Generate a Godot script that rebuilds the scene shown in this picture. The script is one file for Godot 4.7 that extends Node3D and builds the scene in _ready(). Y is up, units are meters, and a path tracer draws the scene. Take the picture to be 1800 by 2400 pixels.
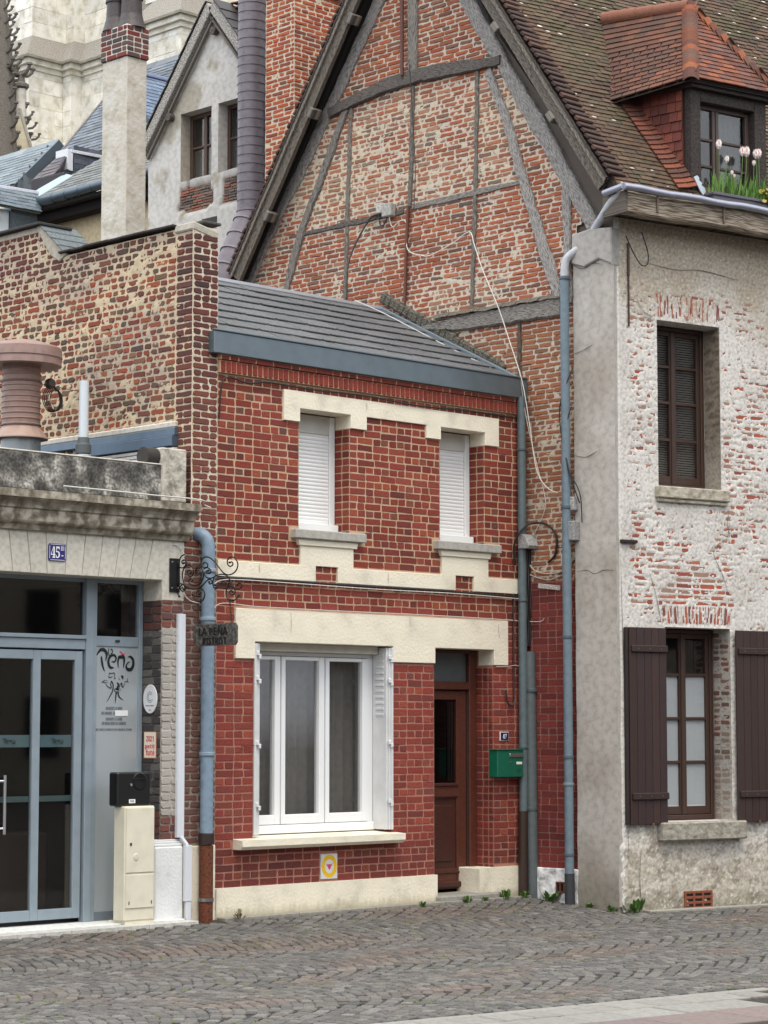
extends Node3D

var rng := RandomNumberGenerator.new()
var eye := Transform3D()          # the camera's place, to choose which pieces show largest
var used := {}
var M := {}                       # materials by name

func rnd(a: float, b: float) -> float: return rng.randf_range(a, b)
func pick(a: Array): return a[rng.randi() % a.size()]
func S(r: float, g: float, b: float) -> Color: return Color(r / 255.0, g / 255.0, b / 255.0)
func L(r: float, g: float, b: float) -> Color: return S(r, g, b).srgb_to_linear()
func V3(x: float, y: float, z: float) -> Vector3: return Vector3(x, y, z)
func sm(a: float, b: float, x: float) -> float:
	var t := clampf((x - a) / (b - a), 0.0, 1.0)
	return t * t * (3.0 - 2.0 * t)

# ------------------------------------------------------------------ mesh builder
class Geo:
	var v := PackedVector3Array()
	var n := PackedVector3Array()
	var c := PackedColorArray()
	var t := PackedVector2Array()
	var ix := PackedInt32Array()
	var col := Color.WHITE
	var xf := Transform3D()
	func vert(p: Vector3, nn: Vector3, uv := Vector2.ZERO) -> int:
		v.push_back(xf * p)
		n.push_back((xf.basis * nn).normalized())
		c.push_back(col)
		t.push_back(uv)
		return v.size() - 1
	func face(p: Array, u: Array = []) -> void:      # convex, counter-clockwise seen from outside
		var nn := Vector3.ZERO
		for i in p.size():
			nn += (p[i] as Vector3).cross(p[(i + 1) % p.size()])
		if nn.length_squared() < 1e-16: return
		nn = nn.normalized()
		var o := v.size()
		for i in p.size():
			vert(p[i], nn, u[i] if u.size() else Vector2(p[i].x, p[i].y))
		for i in range(1, p.size() - 1):
			ix.push_back(o); ix.push_back(o + i + 1); ix.push_back(o + i)
	func quad(a: Vector3, b: Vector3, d: Vector3, e: Vector3) -> void:
		face([a, b, d, e])
	func box(at: Vector3, s: Vector3, ch := 0.0) -> void:
		var h := s * 0.5
		ch = minf(ch, minf(h.x, minf(h.y, h.z)) * 0.7)
		if ch <= 0.0:
			for ax in 3:
				for sg in [-1.0, 1.0]:
					_side(at, h, h, ax, sg)
			return
		for ax in 3:
			for sg in [-1.0, 1.0]:
				var hh := h - Vector3(ch, ch, ch)
				hh[ax] = h[ax]
				_side(at, hh, h, ax, sg)
		for ax in 3:                                   # edges along ax
			var a1 := (ax + 1) % 3
			var a2 := (ax + 2) % 3
			for s1 in [-1.0, 1.0]:
				for s2 in [-1.0, 1.0]:
					var p := []
					for q in [[-1.0, 0], [1.0, 0], [1.0, 1], [-1.0, 1]]:
						var w := Vector3.ZERO
						w[ax] = q[0] * (h[ax] - ch)
						w[a1] = s1 * (h[a1] - (ch if q[1] == 0 else 0.0))
						w[a2] = s2 * (h[a2] - (0.0 if q[1] == 0 else ch))
						p.append(at + w)
					if s1 * s2 > 0: p.reverse()
					_out(p, at)
		for sx in [-1.0, 1.0]:
			for sy in [-1.0, 1.0]:
				for sz in [-1.0, 1.0]:
					var k := Vector3(sx, sy, sz)
					_out([at + k * Vector3(h.x, h.y - ch, h.z - ch), at + k * Vector3(h.x - ch, h.y, h.z - ch), at + k * Vector3(h.x - ch, h.y - ch, h.z)], at)
	func _out(p: Array, centre: Vector3) -> void:     # turns a face outwards from a point
		var nn: Vector3 = (p[1] - p[0]).cross(p[2] - p[0])
		if nn.dot(p[0] - centre) < 0: p.reverse()
		face(p)
	func _side(at: Vector3, hh: Vector3, _h: Vector3, ax: int, sg: float) -> void:
		var a1 := (ax + 1) % 3
		var a2 := (ax + 2) % 3
		var p := []
		for q in [[-1.0, -1.0], [1.0, -1.0], [1.0, 1.0], [-1.0, 1.0]]:
			var w := Vector3.ZERO
			w[ax] = sg * hh[ax]; w[a1] = q[0] * hh[a1]; w[a2] = q[1] * hh[a2]
			p.append(at + w)
		if sg < 0: p.reverse()
		face(p)
	func bounds(lo: Vector3, hi: Vector3, ch := 0.0) -> void:
		box((lo + hi) * 0.5, hi - lo, ch)
	func bar(a: Vector3, b: Vector3, w: float, h: float, up := Vector3.UP, ch := 0.0) -> void:   # a box from a to b
		var z := (b - a)
		var len := z.length()
		z /= len
		var x := up.cross(z).normalized()
		var y := z.cross(x)
		var keep := xf
		xf = xf * Transform3D(Basis(x, y, z), (a + b) * 0.5)
		box(Vector3.ZERO, Vector3(w, h, len), ch)
		xf = keep
	func prism(poly: PackedVector2Array, z0: float, z1: float, ch := 0.0) -> void:   # polygon in x,y pushed from z0 out to z1
		if Geometry2D.is_polygon_clockwise(poly): poly.reverse()
		var m := poly.size()
		var ins := PackedVector2Array()
		for i in m:
			var a := poly[(i + m - 1) % m]
			var b := poly[i]
			var d := poly[(i + 1) % m]
			var d1 := (b - a).normalized()
			var d2 := (d - b).normalized()
			var n1 := Vector2(-d1.y, d1.x)
			var n2 := Vector2(-d2.y, d2.x)
			var k := 1.0 + n1.dot(n2)
			ins.push_back(b + (n1 + n2) * (ch / maxf(k, 0.3)))
		var tr := Geometry2D.triangulate_polygon(ins)
		for f in [[z1, ins, false], [z0, poly, true]]:
			var pl: PackedVector2Array = f[1]
			for i in range(0, tr.size(), 3):
				var p := [Vector3(pl[tr[i]].x, pl[tr[i]].y, f[0]), Vector3(pl[tr[i + 1]].x, pl[tr[i + 1]].y, f[0]), Vector3(pl[tr[i + 2]].x, pl[tr[i + 2]].y, f[0])]
				if ((p[1] - p[0]).cross(p[2] - p[0]).z < 0) != f[2]: p.reverse()
				face(p)
		for i in m:
			var j := (i + 1) % m
			var a0 := Vector3(poly[i].x, poly[i].y, z0)
			var b0 := Vector3(poly[j].x, poly[j].y, z0)
			var a1 := Vector3(poly[i].x, poly[i].y, z1 - ch)
			var b1 := Vector3(poly[j].x, poly[j].y, z1 - ch)
			face([a0, b0, b1, a1])
			if ch > 0.0:
				face([a1, b1, Vector3(ins[j].x, ins[j].y, z1), Vector3(ins[i].x, ins[i].y, z1)])
	func tube(p: PackedVector3Array, r: float, sides := 8, caps := true, flat := 1.0) -> void:
		var up := Vector3.UP
		var d0 := (p[1] - p[0]).normalized()
		if absf(d0.dot(up)) > 0.9: up = Vector3.RIGHT
		var x := up.cross(d0).normalized()
		var rows := []
		var along := 0.0
		for i in p.size():
			var d: Vector3
			if i == 0: d = d0
			elif i == p.size() - 1: d = (p[i] - p[i - 1]).normalized()
			else: d = ((p[i] - p[i - 1]).normalized() + (p[i + 1] - p[i]).normalized()).normalized()
			x = (x - d * x.dot(d)).normalized()
			var y := d.cross(x)
			if i > 0: along += p[i].distance_to(p[i - 1])
			var row := v.size()
			for k in sides + 1:
				var a := TAU * k / sides
				var nn := x * cos(a) + y * sin(a) * flat
				vert(p[i] + nn * r, nn, Vector2(along, r * a))
			rows.append(row)
		for i in p.size() - 1:
			for k in sides:
				var a: int = rows[i] + k
				var b: int = rows[i + 1] + k
				for q in [a, b, b + 1, a, b + 1, a + 1]: ix.push_back(q)
		if caps:
			for e in [0, p.size() - 1]:
				var ring := []
				for k in sides:
					ring.append(xf.affine_inverse() * v[rows[e] + k])
				if e == 0: ring.reverse()
				face(ring)
	func lathe(at: Transform3D, prof: Array, sides := 24, smooth := false) -> void:   # profile of (radius, height) from the bottom up
		var keep := xf
		xf = xf * at
		for i in prof.size() - 1:
			var a: Vector2 = prof[i]
			var b: Vector2 = prof[i + 1]
			var e := (b - a).normalized()
			var o := v.size()
			for k in sides + 1:
				var g := TAU * k / sides
				var ca := cos(g)
				var sa := sin(g)
				var nn := Vector3(e.y * ca, -e.x, e.y * sa)
				vert(Vector3(a.x * ca, a.y, a.x * sa), nn, Vector2(g * a.x, a.y))
				vert(Vector3(b.x * ca, b.y, b.x * sa), nn, Vector2(g * b.x, b.y))
			for k in sides:
				var q := o + k * 2
				for w in [q, q + 3, q + 1, q, q + 2, q + 3]: ix.push_back(w)
		if smooth: pass
		xf = keep
	func grid(us: PackedFloat32Array, vs: PackedFloat32Array, at: Callable, keep = null, tint = null) -> void:
		var nu := us.size()
		var o := v.size()
		var pts := PackedVector3Array()
		for j in vs.size():
			for i in nu:
				pts.push_back(at.call(us[i], vs[j]))
		for j in vs.size():
			for i in nu:
				var pu := pts[j * nu + mini(i + 1, nu - 1)] - pts[j * nu + maxi(i - 1, 0)]
				var pv := pts[mini(j + 1, vs.size() - 1) * nu + i] - pts[maxi(j - 1, 0) * nu + i]
				if tint != null: col = tint.call(us[i], vs[j])
				vert(pts[j * nu + i], pu.cross(pv).normalized(), Vector2(us[i], vs[j]))
		for j in vs.size() - 1:
			for i in nu - 1:
				if keep != null and not keep.call((us[i] + us[i + 1]) * 0.5, (vs[j] + vs[j + 1]) * 0.5): continue
				var a := o + j * nu + i
				for q in [a, a + nu + 1, a + 1, a, a + nu, a + nu + 1]: ix.push_back(q)
	func add(m: Geo, at: Transform3D, tint: Color) -> void:       # a copy of another builder's shape
		var o := v.size()
		var nb := at.basis.inverse().transposed()
		for i in m.v.size():
			v.push_back(at * m.v[i]); n.push_back((nb * m.n[i]).normalized()); c.push_back(m.c[i] * tint); t.push_back(m.t[i])
		for i in m.ix: ix.push_back(i + o)
	func mesh(mat: Material) -> ArrayMesh:
		var a := []
		a.resize(Mesh.ARRAY_MAX)
		a[Mesh.ARRAY_VERTEX] = v; a[Mesh.ARRAY_NORMAL] = n; a[Mesh.ARRAY_COLOR] = c; a[Mesh.ARRAY_TEX_UV] = t; a[Mesh.ARRAY_INDEX] = ix
		var m := ArrayMesh.new()
		m.add_surface_from_arrays(Mesh.PRIMITIVE_TRIANGLES, a)
		m.surface_set_material(0, mat)
		return m

# ------------------------------------------------------------------ things and parts
func numbered(called: String, parent: Node) -> String:
	var key := str(parent.get_instance_id()) + called
	var k: int = used.get(key, 0)
	used[key] = k + 1
	return called if k == 0 else "%s_%03d" % [called, k]

func tag(o: Node, label: String, category := "", group := "") -> Node:
	if label: o.set_meta("label", label)
	if category: o.set_meta("category", category)
	if group: o.set_meta("group", group)
	return o

func thing(called: String, label: String, category: String, at := Vector3.ZERO, group := "") -> Node3D:
	var o := Node3D.new()
	o.name = numbered(called, self)
	add_child(o, true)
	o.position = at
	tag(o, label, category, group)
	return o

func obj(called: String, g: Geo, mat: String, parent: Node3D = null) -> MeshInstance3D:
	var o := MeshInstance3D.new()
	if g.v.size(): o.mesh = g.mesh(M[mat])
	_add(o, called, parent)
	return o

func _add(o: Node3D, called: String, parent: Node3D = null) -> void:
	var p: Node3D = parent if parent else (self as Node3D)
	o.name = numbered(called, p)
	p.add_child(o, true)

func unit(called: String, m: Mesh, at: Transform3D, parent: Node3D) -> MeshInstance3D:
	var o := MeshInstance3D.new()
	o.mesh = m
	o.transform = at
	_add(o, called, parent)
	return o

func kind(o: Node, k: String) -> Node:
	o.set_meta("kind", k)
	return o

# how large a piece shows in the photograph: 0 outside the frame
func shows(p: Vector3, size: float) -> float:
	var q := eye.affine_inverse() * p
	if q.z > -1.0: return 0.0
	var h := -q.z * 0.2212
	if absf(q.x) > h * 0.76 or absf(q.y) > h * 1.01: return 0.0
	return size / -q.z

# inner intervals of a scanline through polygons
func spans(v: float, outer: PackedVector2Array, holes: Array) -> Array:
	var segs := _cross(v, outer)
	for hole in holes:
		var cut := _cross(v, hole)
		for k in cut:
			var rest := []
			for s in segs:
				if k.y <= s.x or k.x >= s.y: rest.append(s)
				else:
					if k.x > s.x: rest.append(Vector2(s.x, k.x))
					if k.y < s.y: rest.append(Vector2(k.y, s.y))
			segs = rest
	return segs

func _cross(v: float, poly: PackedVector2Array) -> Array:
	var xs := []
	for i in poly.size():
		var a := poly[i]
		var b := poly[(i + 1) % poly.size()]
		if (a.y > v) != (b.y > v): xs.append(a.x + (v - a.y) / (b.y - a.y) * (b.x - a.x))
	xs.sort()
	var out := []
	for i in range(0, xs.size() - 1, 2): out.append(Vector2(xs[i], xs[i + 1]))
	return out

func rect(x0: float, y0: float, x1: float, y1: float) -> PackedVector2Array:
	return PackedVector2Array([Vector2(x0, y0), Vector2(x1, y0), Vector2(x1, y1), Vector2(x0, y1)])

func poly(a: Array) -> PackedVector2Array:
	var p := PackedVector2Array()
	for i in range(0, a.size(), 2): p.push_back(Vector2(a[i], a[i + 1]))
	return p

# one brick or stone: front towards +z, centred in x and y, its front near z = 0
func brick_geo(w: float, h: float, d: float, old: float, tint: Color, r: RandomNumberGenerator, soft := 0.006) -> Geo:
	var g := Geo.new()
	var hw := w * 0.5
	var hh := h * 0.5
	var ring := []
	var k := minf(soft * (1.0 + old), minf(hw, hh) * 0.5)
	for q in [[-1, -1], [1, -1], [1, 1], [-1, 1]]:
		var cx: float = q[0] * hw
		var cy: float = q[1] * hh
		var e := Vector2(cx - q[0] * k * r.randf_range(0.3, 1.0 + old), cy)
		var f := Vector2(cx, cy - q[1] * k * r.randf_range(0.3, 1.0 + old))
		if q[0] * q[1] > 0: ring.append_array([f, e])
		else: ring.append_array([e, f])
		var a: float = old * 0.004
		ring[-1] += Vector2(r.randf_range(-a, a), r.randf_range(-a, a))
		ring[-2] += Vector2(r.randf_range(-a, a), r.randf_range(-a, a))
	var mids := []
	for i in 8:
		mids.append(ring[i])
		if i % 2 == 1 and old > 0.4:
			var m: Vector2 = (ring[i] + ring[(i + 1) % 8]) * 0.5
			mids.append(m + Vector2(r.randf_range(-1, 1), r.randf_range(-1, 1)) * 0.0025 * old)
	var c0 := tint
	var cdark := tint
	var nn := mids.size()
	var tilt := Vector2(r.randf_range(-1, 1), r.randf_range(-1, 1)) * 0.012 * (0.4 + old)
	g.col = c0
	var front := []
	for p in mids:
		var q2: Vector2 = p - (p as Vector2).normalized() * soft * 0.8
		front.append(Vector3(q2.x, q2.y, tilt.dot(q2) + r.randf_range(-1, 1) * 0.0012 * old))
	g.face(front)
	g.col = cdark
	for i in nn:
		var j := (i + 1) % nn
		var a0 := Vector3(mids[i].x, mids[i].y, front[i].z - soft * 0.8)
		var b0 := Vector3(mids[j].x, mids[j].y, front[j].z - soft * 0.8)
		g.face([a0, b0, front[j], front[i]])
		g.face([Vector3(a0.x, a0.y, -d), Vector3(b0.x, b0.y, -d), b0, a0])
	return g

# A wall of bricks on a plane (u along x, v along y, out along z of `at`).
# o: ch course, jt joint, L and H brick lengths, ph share of headers in even and odd courses, pal colours, old 0..1, out, jw, limit, gap(u,v)->bool, tone(u,v)->Color
func masonry(parent: Node3D, called: String, at: Transform3D, outer: PackedVector2Array, holes: Array, o: Dictionary, mat: String, rest_name := "") -> void:
	var r := RandomNumberGenerator.new()
	r.seed = o.get("seed", 7)
	var lo := 1e9
	var hi := -1e9
	for p in outer: lo = minf(lo, p.y); hi = maxf(hi, p.y)
	var ch: float = o.ch
	var jt: float = o.jt
	var v0: float = o.get("v0", lo)
	var row := int(floor((lo - v0) / ch))
	var list := []
	var gap = o.get("gap")
	var tone = o.get("tone")
	var old: float = o.get("old", 0.5)
	while v0 + row * ch < hi:
		var v := v0 + row * ch
		var hgt := ch - jt
		var y0 := maxf(v, lo)
		var y1 := minf(v + hgt, hi)
		if y1 - y0 > hgt * 0.35:
			for s in spans((y0 + y1) * 0.5, outer, holes):
				var u: float = s.x + jt * 0.5
				var first := true
				while u < s.y - 0.02:
					var ph: float = o.ph[posmod(row, 2)]
					var w: float = o.H if r.randf() < ph else o.L
					if first and posmod(row, 2) == 1 and o.get("edge", true): w = o.H * (1.0 if o.H > 0.08 else 1.5)
					w *= 1.0 + r.randf_range(-0.06, 0.06) * (0.3 + old)
					if first and not o.get("edge", true): w *= r.randf_range(0.45, 1.0)
					first = false
					var left: float = s.y - u - jt * 0.5
					if left < w + 0.05: w = left if left < o.L * 1.1 else left * 0.5
					if w > 0.025:
						var cu := u + w * 0.5
						if not (gap != null and gap.call(cu, (y0 + y1) * 0.5)):
							list.append([cu, (y0 + y1) * 0.5, w, y1 - y0])
					u += w + jt
		row += 1
	var pal: Array = o.pal
	var jw: float = o.get("jw", 0.004)
	var out: float = o.get("out", 0.0)
	var dep: float = o.get("dep", 0.05)
	var ranked := []
	for i in list.size():
		var b: Array = list[i]
		var tint: Color = pal[r.randi() % pal.size()]
		tint = tint.lerp(pal[r.randi() % pal.size()], r.randf() * 0.5)
		tint = tint * r.randf_range(0.88, 1.12)
		if tone != null: tint = tone.call(b[0], b[1], tint)
		tint.a = 1.0
		var tf := at * Transform3D(Basis(Vector3(0, 0, 1), r.randf_range(-1, 1) * 0.012 * old), Vector3(b[0] + r.randf_range(-1, 1) * 0.003 * old, b[1] + r.randf_range(-1, 1) * 0.003 * old, out + r.randf_range(-1, 1) * jw))
		ranked.append([shows(parent.to_global(tf.origin) if parent.is_inside_tree() else tf.origin, sqrt(b[2] * b[3])), i, tint, tf])
	ranked.sort_custom(func(a, b): return a[0] > b[0] if a[0] != b[0] else a[1] < b[1])
	var limit: int = o.get("limit", 300)
	var cache := {}
	var rest := Geo.new()
	var pals := 12
	for k in ranked.size():
		var e: Array = ranked[k]
		var b: Array = list[e[1]]
		if k < limit and e[0] > 0.0:
			# alike pieces share meshes: lengths in steps of a centimetre, a dozen tones
			var wq := snappedf(b[2], 0.01)
			var variant := r.randi() % 3
			var key := "%.2f %.3f %d %d" % [wq, b[3], variant, int(e[2].r * 90) * 100 + int(e[2].g * 90)]
			if not cache.has(key):
				cache[key] = brick_geo(minf(wq, b[2] + jt * 0.6), b[3], dep, old, e[2], r, o.get("soft", 0.006)).mesh(M[mat])
			unit(called, cache[key], e[3], parent)
		else:
			rest.add(brick_geo(b[2], b[3], dep, old, e[2], r, o.get("soft", 0.006)), e[3], Color.WHITE)
	if rest.v.size():
		kind(obj(rest_name if rest_name else called + "work", rest, mat, parent), "stuff")

func lines(a: float, b: float, step: float, more: Array = []) -> PackedFloat32Array:
	var out := []
	var k := maxi(1, int(round((b - a) / step)))
	for i in k + 1:
		var x := a + (b - a) * i / k
		var ok := true
		for m in more:
			if absf(m - x) < step * 0.45 and m >= a and m <= b: ok = false
		if ok or i == 0 or i == k: out.append(x)
	for m in more:
		if m > a + 1e-4 and m < b - 1e-4: out.append(m)
	out.sort()
	return PackedFloat32Array(out)

func inside(p: Vector2, pls: Array) -> bool:
	for q in pls:
		if Geometry2D.is_point_in_polygon(p, q): return true
	return false

# a wall face with relief: sheet of cells on the plane of `at`, holes left open and lined with reveals of the given depth
func sheet(g: Geo, at: Transform3D, u0: float, v0: float, u1: float, v1: float, step: float, outer: PackedVector2Array, holes: Array, relief: Callable, tint, reveal := 0.0) -> void:
	var us := []
	var vs := []
	for h in holes:
		for p in h:
			us.append(p.x); vs.append(p.y)
	var keep := g.xf
	g.xf = at
	g.grid(lines(u0, u1, step, us), lines(v0, v1, step, vs), func(u, v): return Vector3(u, v, relief.call(u, v)),
		func(u, v): return (outer.is_empty() or Geometry2D.is_point_in_polygon(Vector2(u, v), outer)) and not inside(Vector2(u, v), holes), tint)
	if reveal > 0.0:
		for h in holes:
			var hp: PackedVector2Array = h
			if Geometry2D.is_polygon_clockwise(hp): hp.reverse()
			for i in hp.size():
				var a := hp[i]
				var b := hp[(i + 1) % hp.size()]
				if tint != null: g.col = tint.call(a.x, a.y)
				g.face([Vector3(a.x, a.y, 0.004), Vector3(b.x, b.y, 0.004), Vector3(b.x, b.y, -reveal), Vector3(a.x, a.y, -reveal)])
	g.xf = keep

# ------------------------------------------------------------------ materials
var noises := {}
func fnoise(sd: int, freq: float, oct := 4, cellular := false) -> FastNoiseLite:
	var key := "%d %f %d %s" % [sd, freq, oct, cellular]
	if not noises.has(key):
		var f := FastNoiseLite.new()
		f.seed = sd
		f.frequency = freq
		f.noise_type = FastNoiseLite.TYPE_CELLULAR if cellular else FastNoiseLite.TYPE_SIMPLEX_SMOOTH
		f.fractal_type = FastNoiseLite.FRACTAL_FBM
		f.fractal_octaves = oct
		noises[key] = f
	return noises[key]

func noise_image(sd: int, freq: float, oct: int, ramp: Array, size := 512, stretch := 1.0) -> Image:
	# ramp: [position, Color] stops over the noise's -1..1 range
	var f := fnoise(sd, freq, oct)
	var im := Image.create(size, size, false, Image.FORMAT_RGB8)
	var src := f.get_seamless_image(size, size, false, false, 0.15, false) if stretch == 1.0 else null
	for y in size:
		for x in size:
			var k: float
			if src: k = src.get_pixel(x, y).r * 2.0 - 1.0
			else:
				var a := f.get_noise_2d(x, y * stretch)
				var b := f.get_noise_2d(x - size, y * stretch)
				var w := sm(0.75, 1.0, float(x) / size)
				var k0 := lerpf(a, b, w)
				var a2 := f.get_noise_2d(x, (y - size) * stretch)
				var b2 := f.get_noise_2d(x - size, (y - size) * stretch)
				k = lerpf(k0, lerpf(a2, b2, w), sm(0.75, 1.0, float(y) / size))
			im.set_pixel(x, y, ramp_at(ramp, k))
	return im

func ramp_at(ramp: Array, k: float) -> Color:
	if k <= ramp[0][0]: return ramp[0][1]
	for i in range(1, ramp.size()):
		if k <= ramp[i][0]:
			return (ramp[i - 1][1] as Color).lerp(ramp[i][1], (k - ramp[i - 1][0]) / (ramp[i][0] - ramp[i - 1][0]))
	return ramp[-1][1]

func tex(im: Image) -> ImageTexture: return ImageTexture.create_from_image(im)

func bump(sd: int, freq: float, oct: int, strength: float, size := 512) -> ImageTexture:
	var im := fnoise(sd, freq, oct).get_seamless_image(size, size, false, false, 0.15, true)
	im.convert(Image.FORMAT_RGBA8)
	im.bump_map_to_normal_map(strength)
	return tex(im)

func grey(a: float) -> Color: return Color(a, a, a)

func mat(called: String, colour: Color, rough: float, albedo: Texture2D = null, normal: Texture2D = null, scale := 1.0, metal := 0.0, nscale := 1.0, tri := true, spec := 0.5) -> StandardMaterial3D:
	var m := StandardMaterial3D.new()
	m.resource_name = called
	m.albedo_color = colour
	m.roughness = rough
	m.metallic = metal
	m.metallic_specular = spec
	m.vertex_color_use_as_albedo = true
	if albedo: m.albedo_texture = albedo
	if normal:
		m.normal_enabled = true
		m.normal_texture = normal
		m.normal_scale = nscale
	if albedo or normal:
		m.uv1_triplanar = tri
		m.uv1_world_triplanar = tri
		m.uv1_scale = Vector3(scale, scale, scale)
	M[called] = m
	return m

func make_materials() -> void:
	var grain := tex(noise_image(3, 0.035, 5, [[-0.6, grey(0.66)], [-0.1, grey(0.84)], [0.2, grey(0.92)], [0.6, grey(1.0)]]))
	var blotch := tex(noise_image(11, 0.012, 5, [[-0.6, grey(0.94)], [0.0, grey(0.98)], [0.5, grey(1.0)]]))
	var soft := tex(noise_image(12, 0.02, 6, [[-0.6, grey(0.88)], [-0.15, grey(0.95)], [0.15, grey(0.98)], [0.5, grey(1.0)]]))
	var nfine := bump(5, 0.09, 4, 3.0)
	var nrough := bump(8, 0.03, 5, 6.0)
	mat("brick_red", Color.WHITE, 0.85, grain, nfine, 3.2, 0.0, 0.6)
	mat("brick_old", Color.WHITE, 0.92, grain, nrough, 4.5, 0.0, 0.6)
	mat("mortar", Color.WHITE, 0.95, soft, nrough, 5.0, 0.0, 0.4)
	mat("plaster", Color.WHITE, 0.95, soft, nfine, 1.0, 0.0, 0.18)
	mat("paint", Color.WHITE, 0.75, tex(noise_image(14, 0.009, 6, [[-0.6, grey(0.9)], [-0.25, grey(0.965)], [0.05, grey(0.985)], [0.5, grey(1.0)]])), nfine, 0.55, 0.0, 0.25)
	mat("smooth_paint", Color.WHITE, 0.35, blotch, null, 0.7)
	mat("plastic", Color.WHITE, 0.3)
	mat("stone", Color.WHITE, 0.9, soft, nrough, 1.4, 0.0, 0.22)
	mat("zinc", Color.WHITE, 0.42, blotch, null, 0.8, 0.55)
	mat("pipe_paint", Color.WHITE, 0.5, tex(noise_image(13, 0.012, 6, [[-0.6, grey(0.86)], [-0.15, grey(0.96)], [0.2, grey(1.0)]])), nfine, 1.6, 0.0, 0.2)
	mat("metal", Color.WHITE, 0.3, null, null, 1.0, 0.9)
	mat("iron", Color.WHITE, 0.5, blotch, nfine, 3.0, 0.2, 0.4)
	mat("rubber", Color.WHITE, 0.55)
	mat("slate", Color.WHITE, 0.5, grain, nfine, 1.6, 0.0, 0.4)
	mat("tile", Color.WHITE, 0.85, grain, nrough, 3.0, 0.0, 0.7)
	mat("print", Color.WHITE, 0.6)
	# weathered timber: the grain runs along u
	var gr := noise_image(21, 0.03, 5, [[-0.5, grey(0.22)], [-0.2, grey(0.55)], [0.0, grey(0.84)], [0.4, grey(1.0)]], 512, 7.0)
	var gn := gr.duplicate() as Image
	gn.convert(Image.FORMAT_RGBA8)
	gn.bump_map_to_normal_map(4.0)
	mat("timber", Color.WHITE, 0.95, tex(gr), tex(gn), 1.0, 0.0, 0.8, false)
	M["timber"].uv1_scale = Vector3(0.8, 2.2, 1)
	var fg := noise_image(23, 0.02, 4, [[-0.5, grey(0.7)], [0.1, grey(0.88)], [0.5, grey(1.0)]], 512, 9.0)
	mat("wood", Color.WHITE, 0.5, tex(fg), null, 1.0, 0.0, 1.0, false)
	M["wood"].uv1_scale = Vector3(0.7, 1.6, 1)
	# soot-stained concrete
	var soot := noise_image(31, 0.008, 5, [[-0.5, S(72, 71, 68)], [-0.15, S(96, 94, 90)], [0.1, S(130, 127, 121)], [0.3, S(170, 167, 160)], [0.5, S(200, 197, 189)]])
	var fine_soot := noise_image(33, 0.06, 5, [[-0.4, grey(0.62)], [0.0, grey(0.85)], [0.4, grey(1.0)]])
	for y in 512:
		for x in 512: soot.set_pixel(x, y, soot.get_pixel(x, y) * fine_soot.get_pixel(x, y))
	mat("sooty", Color.WHITE, 0.95, tex(soot), nrough, 0.8, 0.0, 0.3)
	var lich := noise_image(37, 0.02, 5, [[-0.5, S(180, 174, 162)], [-0.1, S(214, 209, 199)], [0.15, S(230, 226, 217)], [0.5, S(246, 243, 235)]])
	mat("lichen_stone", Color.WHITE, 0.95, tex(lich), nrough, 0.8, 0.0, 0.7)
	var corn := noise_image(43, 0.012, 5, [[-0.5, S(96, 89, 76)], [-0.2, S(122, 114, 100)], [0.05, S(150, 142, 127)], [0.35, S(184, 177, 162)]])
	mat("cornice", Color.WHITE, 0.95, tex(corn), nrough, 1.1, 0.0, 0.25)
	var pst := noise_image(44, 0.010, 5, [[-0.6, grey(0.6)], [-0.15, grey(0.86)], [0.3, grey(1.0)]])
	mat("pier_stain", Color.WHITE, 0.95, tex(pst), nrough, 1.2, 0.0, 0.6)
	var pan := mat("panel", Color.WHITE, 0.35)
	pan.metallic = 0.3
	mat("rubble", Color.WHITE, 0.95, tex(noise_image(45, 0.05, 5, [[-0.4, S(86, 82, 76)], [0.0, S(150, 145, 138)], [0.2, S(196, 192, 184)], [0.4, S(232, 230, 224)]])), nrough, 2.2, 0.0, 1.2)
	mat("limewash", Color.WHITE, 0.95, tex(noise_image(47, 0.03, 6, [[-0.5, grey(0.8)], [-0.1, grey(0.93)], [0.2, grey(0.98)], [0.5, grey(1.0)]])), nrough, 1.3, 0.0, 0.12)
	mat("dark_wood", Color.WHITE, 0.55, blotch, nfine, 1.5, 0.0, 0.3)
	mat("flaky_wood", Color.WHITE, 0.85, tex(noise_image(48, 0.03, 5, [[-0.6, grey(0.6)], [0.1, grey(0.9)], [0.35, grey(1.0)]])), nrough, 1.6, 0.0, 0.5)
	var pe := noise_image(49, 0.012, 5, [[-0.4, S(130, 118, 106)], [-0.08, S(176, 166, 154)], [0.06, S(226, 222, 214)], [0.4, S(250, 248, 242)]], 512, 5.0)
	mat("peeling", Color(1, 1, 1), 0.9, tex(pe), nfine, 1.0, 0.0, 0.3, false)
	M["peeling"].uv1_scale = Vector3(0.5, 2.0, 1)
	mat("pier_stain_soft", Color.WHITE, 0.95, tex(noise_image(52, 0.010, 4, [[-0.6, S(222, 219, 211)], [-0.2, S(243, 240, 234)], [0.3, grey(1.0)]])), nrough, 0.7, 0.0, 0.3)
	mat("limestone", Color.WHITE, 0.95, tex(noise_image(53, 0.016, 5, [[-0.6, S(214, 210, 202)], [-0.2, S(240, 238, 232)], [0.2, grey(1.0)]])), nfine, 0.35, 0.0, 0.4)
	mat("dark_stone", Color.WHITE, 0.95, grain, nrough, 1.5, 0.0, 0.8)
	mat("dirt", Color.WHITE, 0.95, grain, nrough, 1.5, 0.0, 0.6)
	mat("cobble", Color.WHITE, 0.75, grain, nrough, 3.5, 0.0, 0.6)
	var rs := noise_image(54, 0.03, 5, [[-0.5, S(150, 120, 110)], [-0.1, S(220, 190, 170)], [0.1, S(255, 220, 190)], [0.5, S(190, 230, 240)]])
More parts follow.
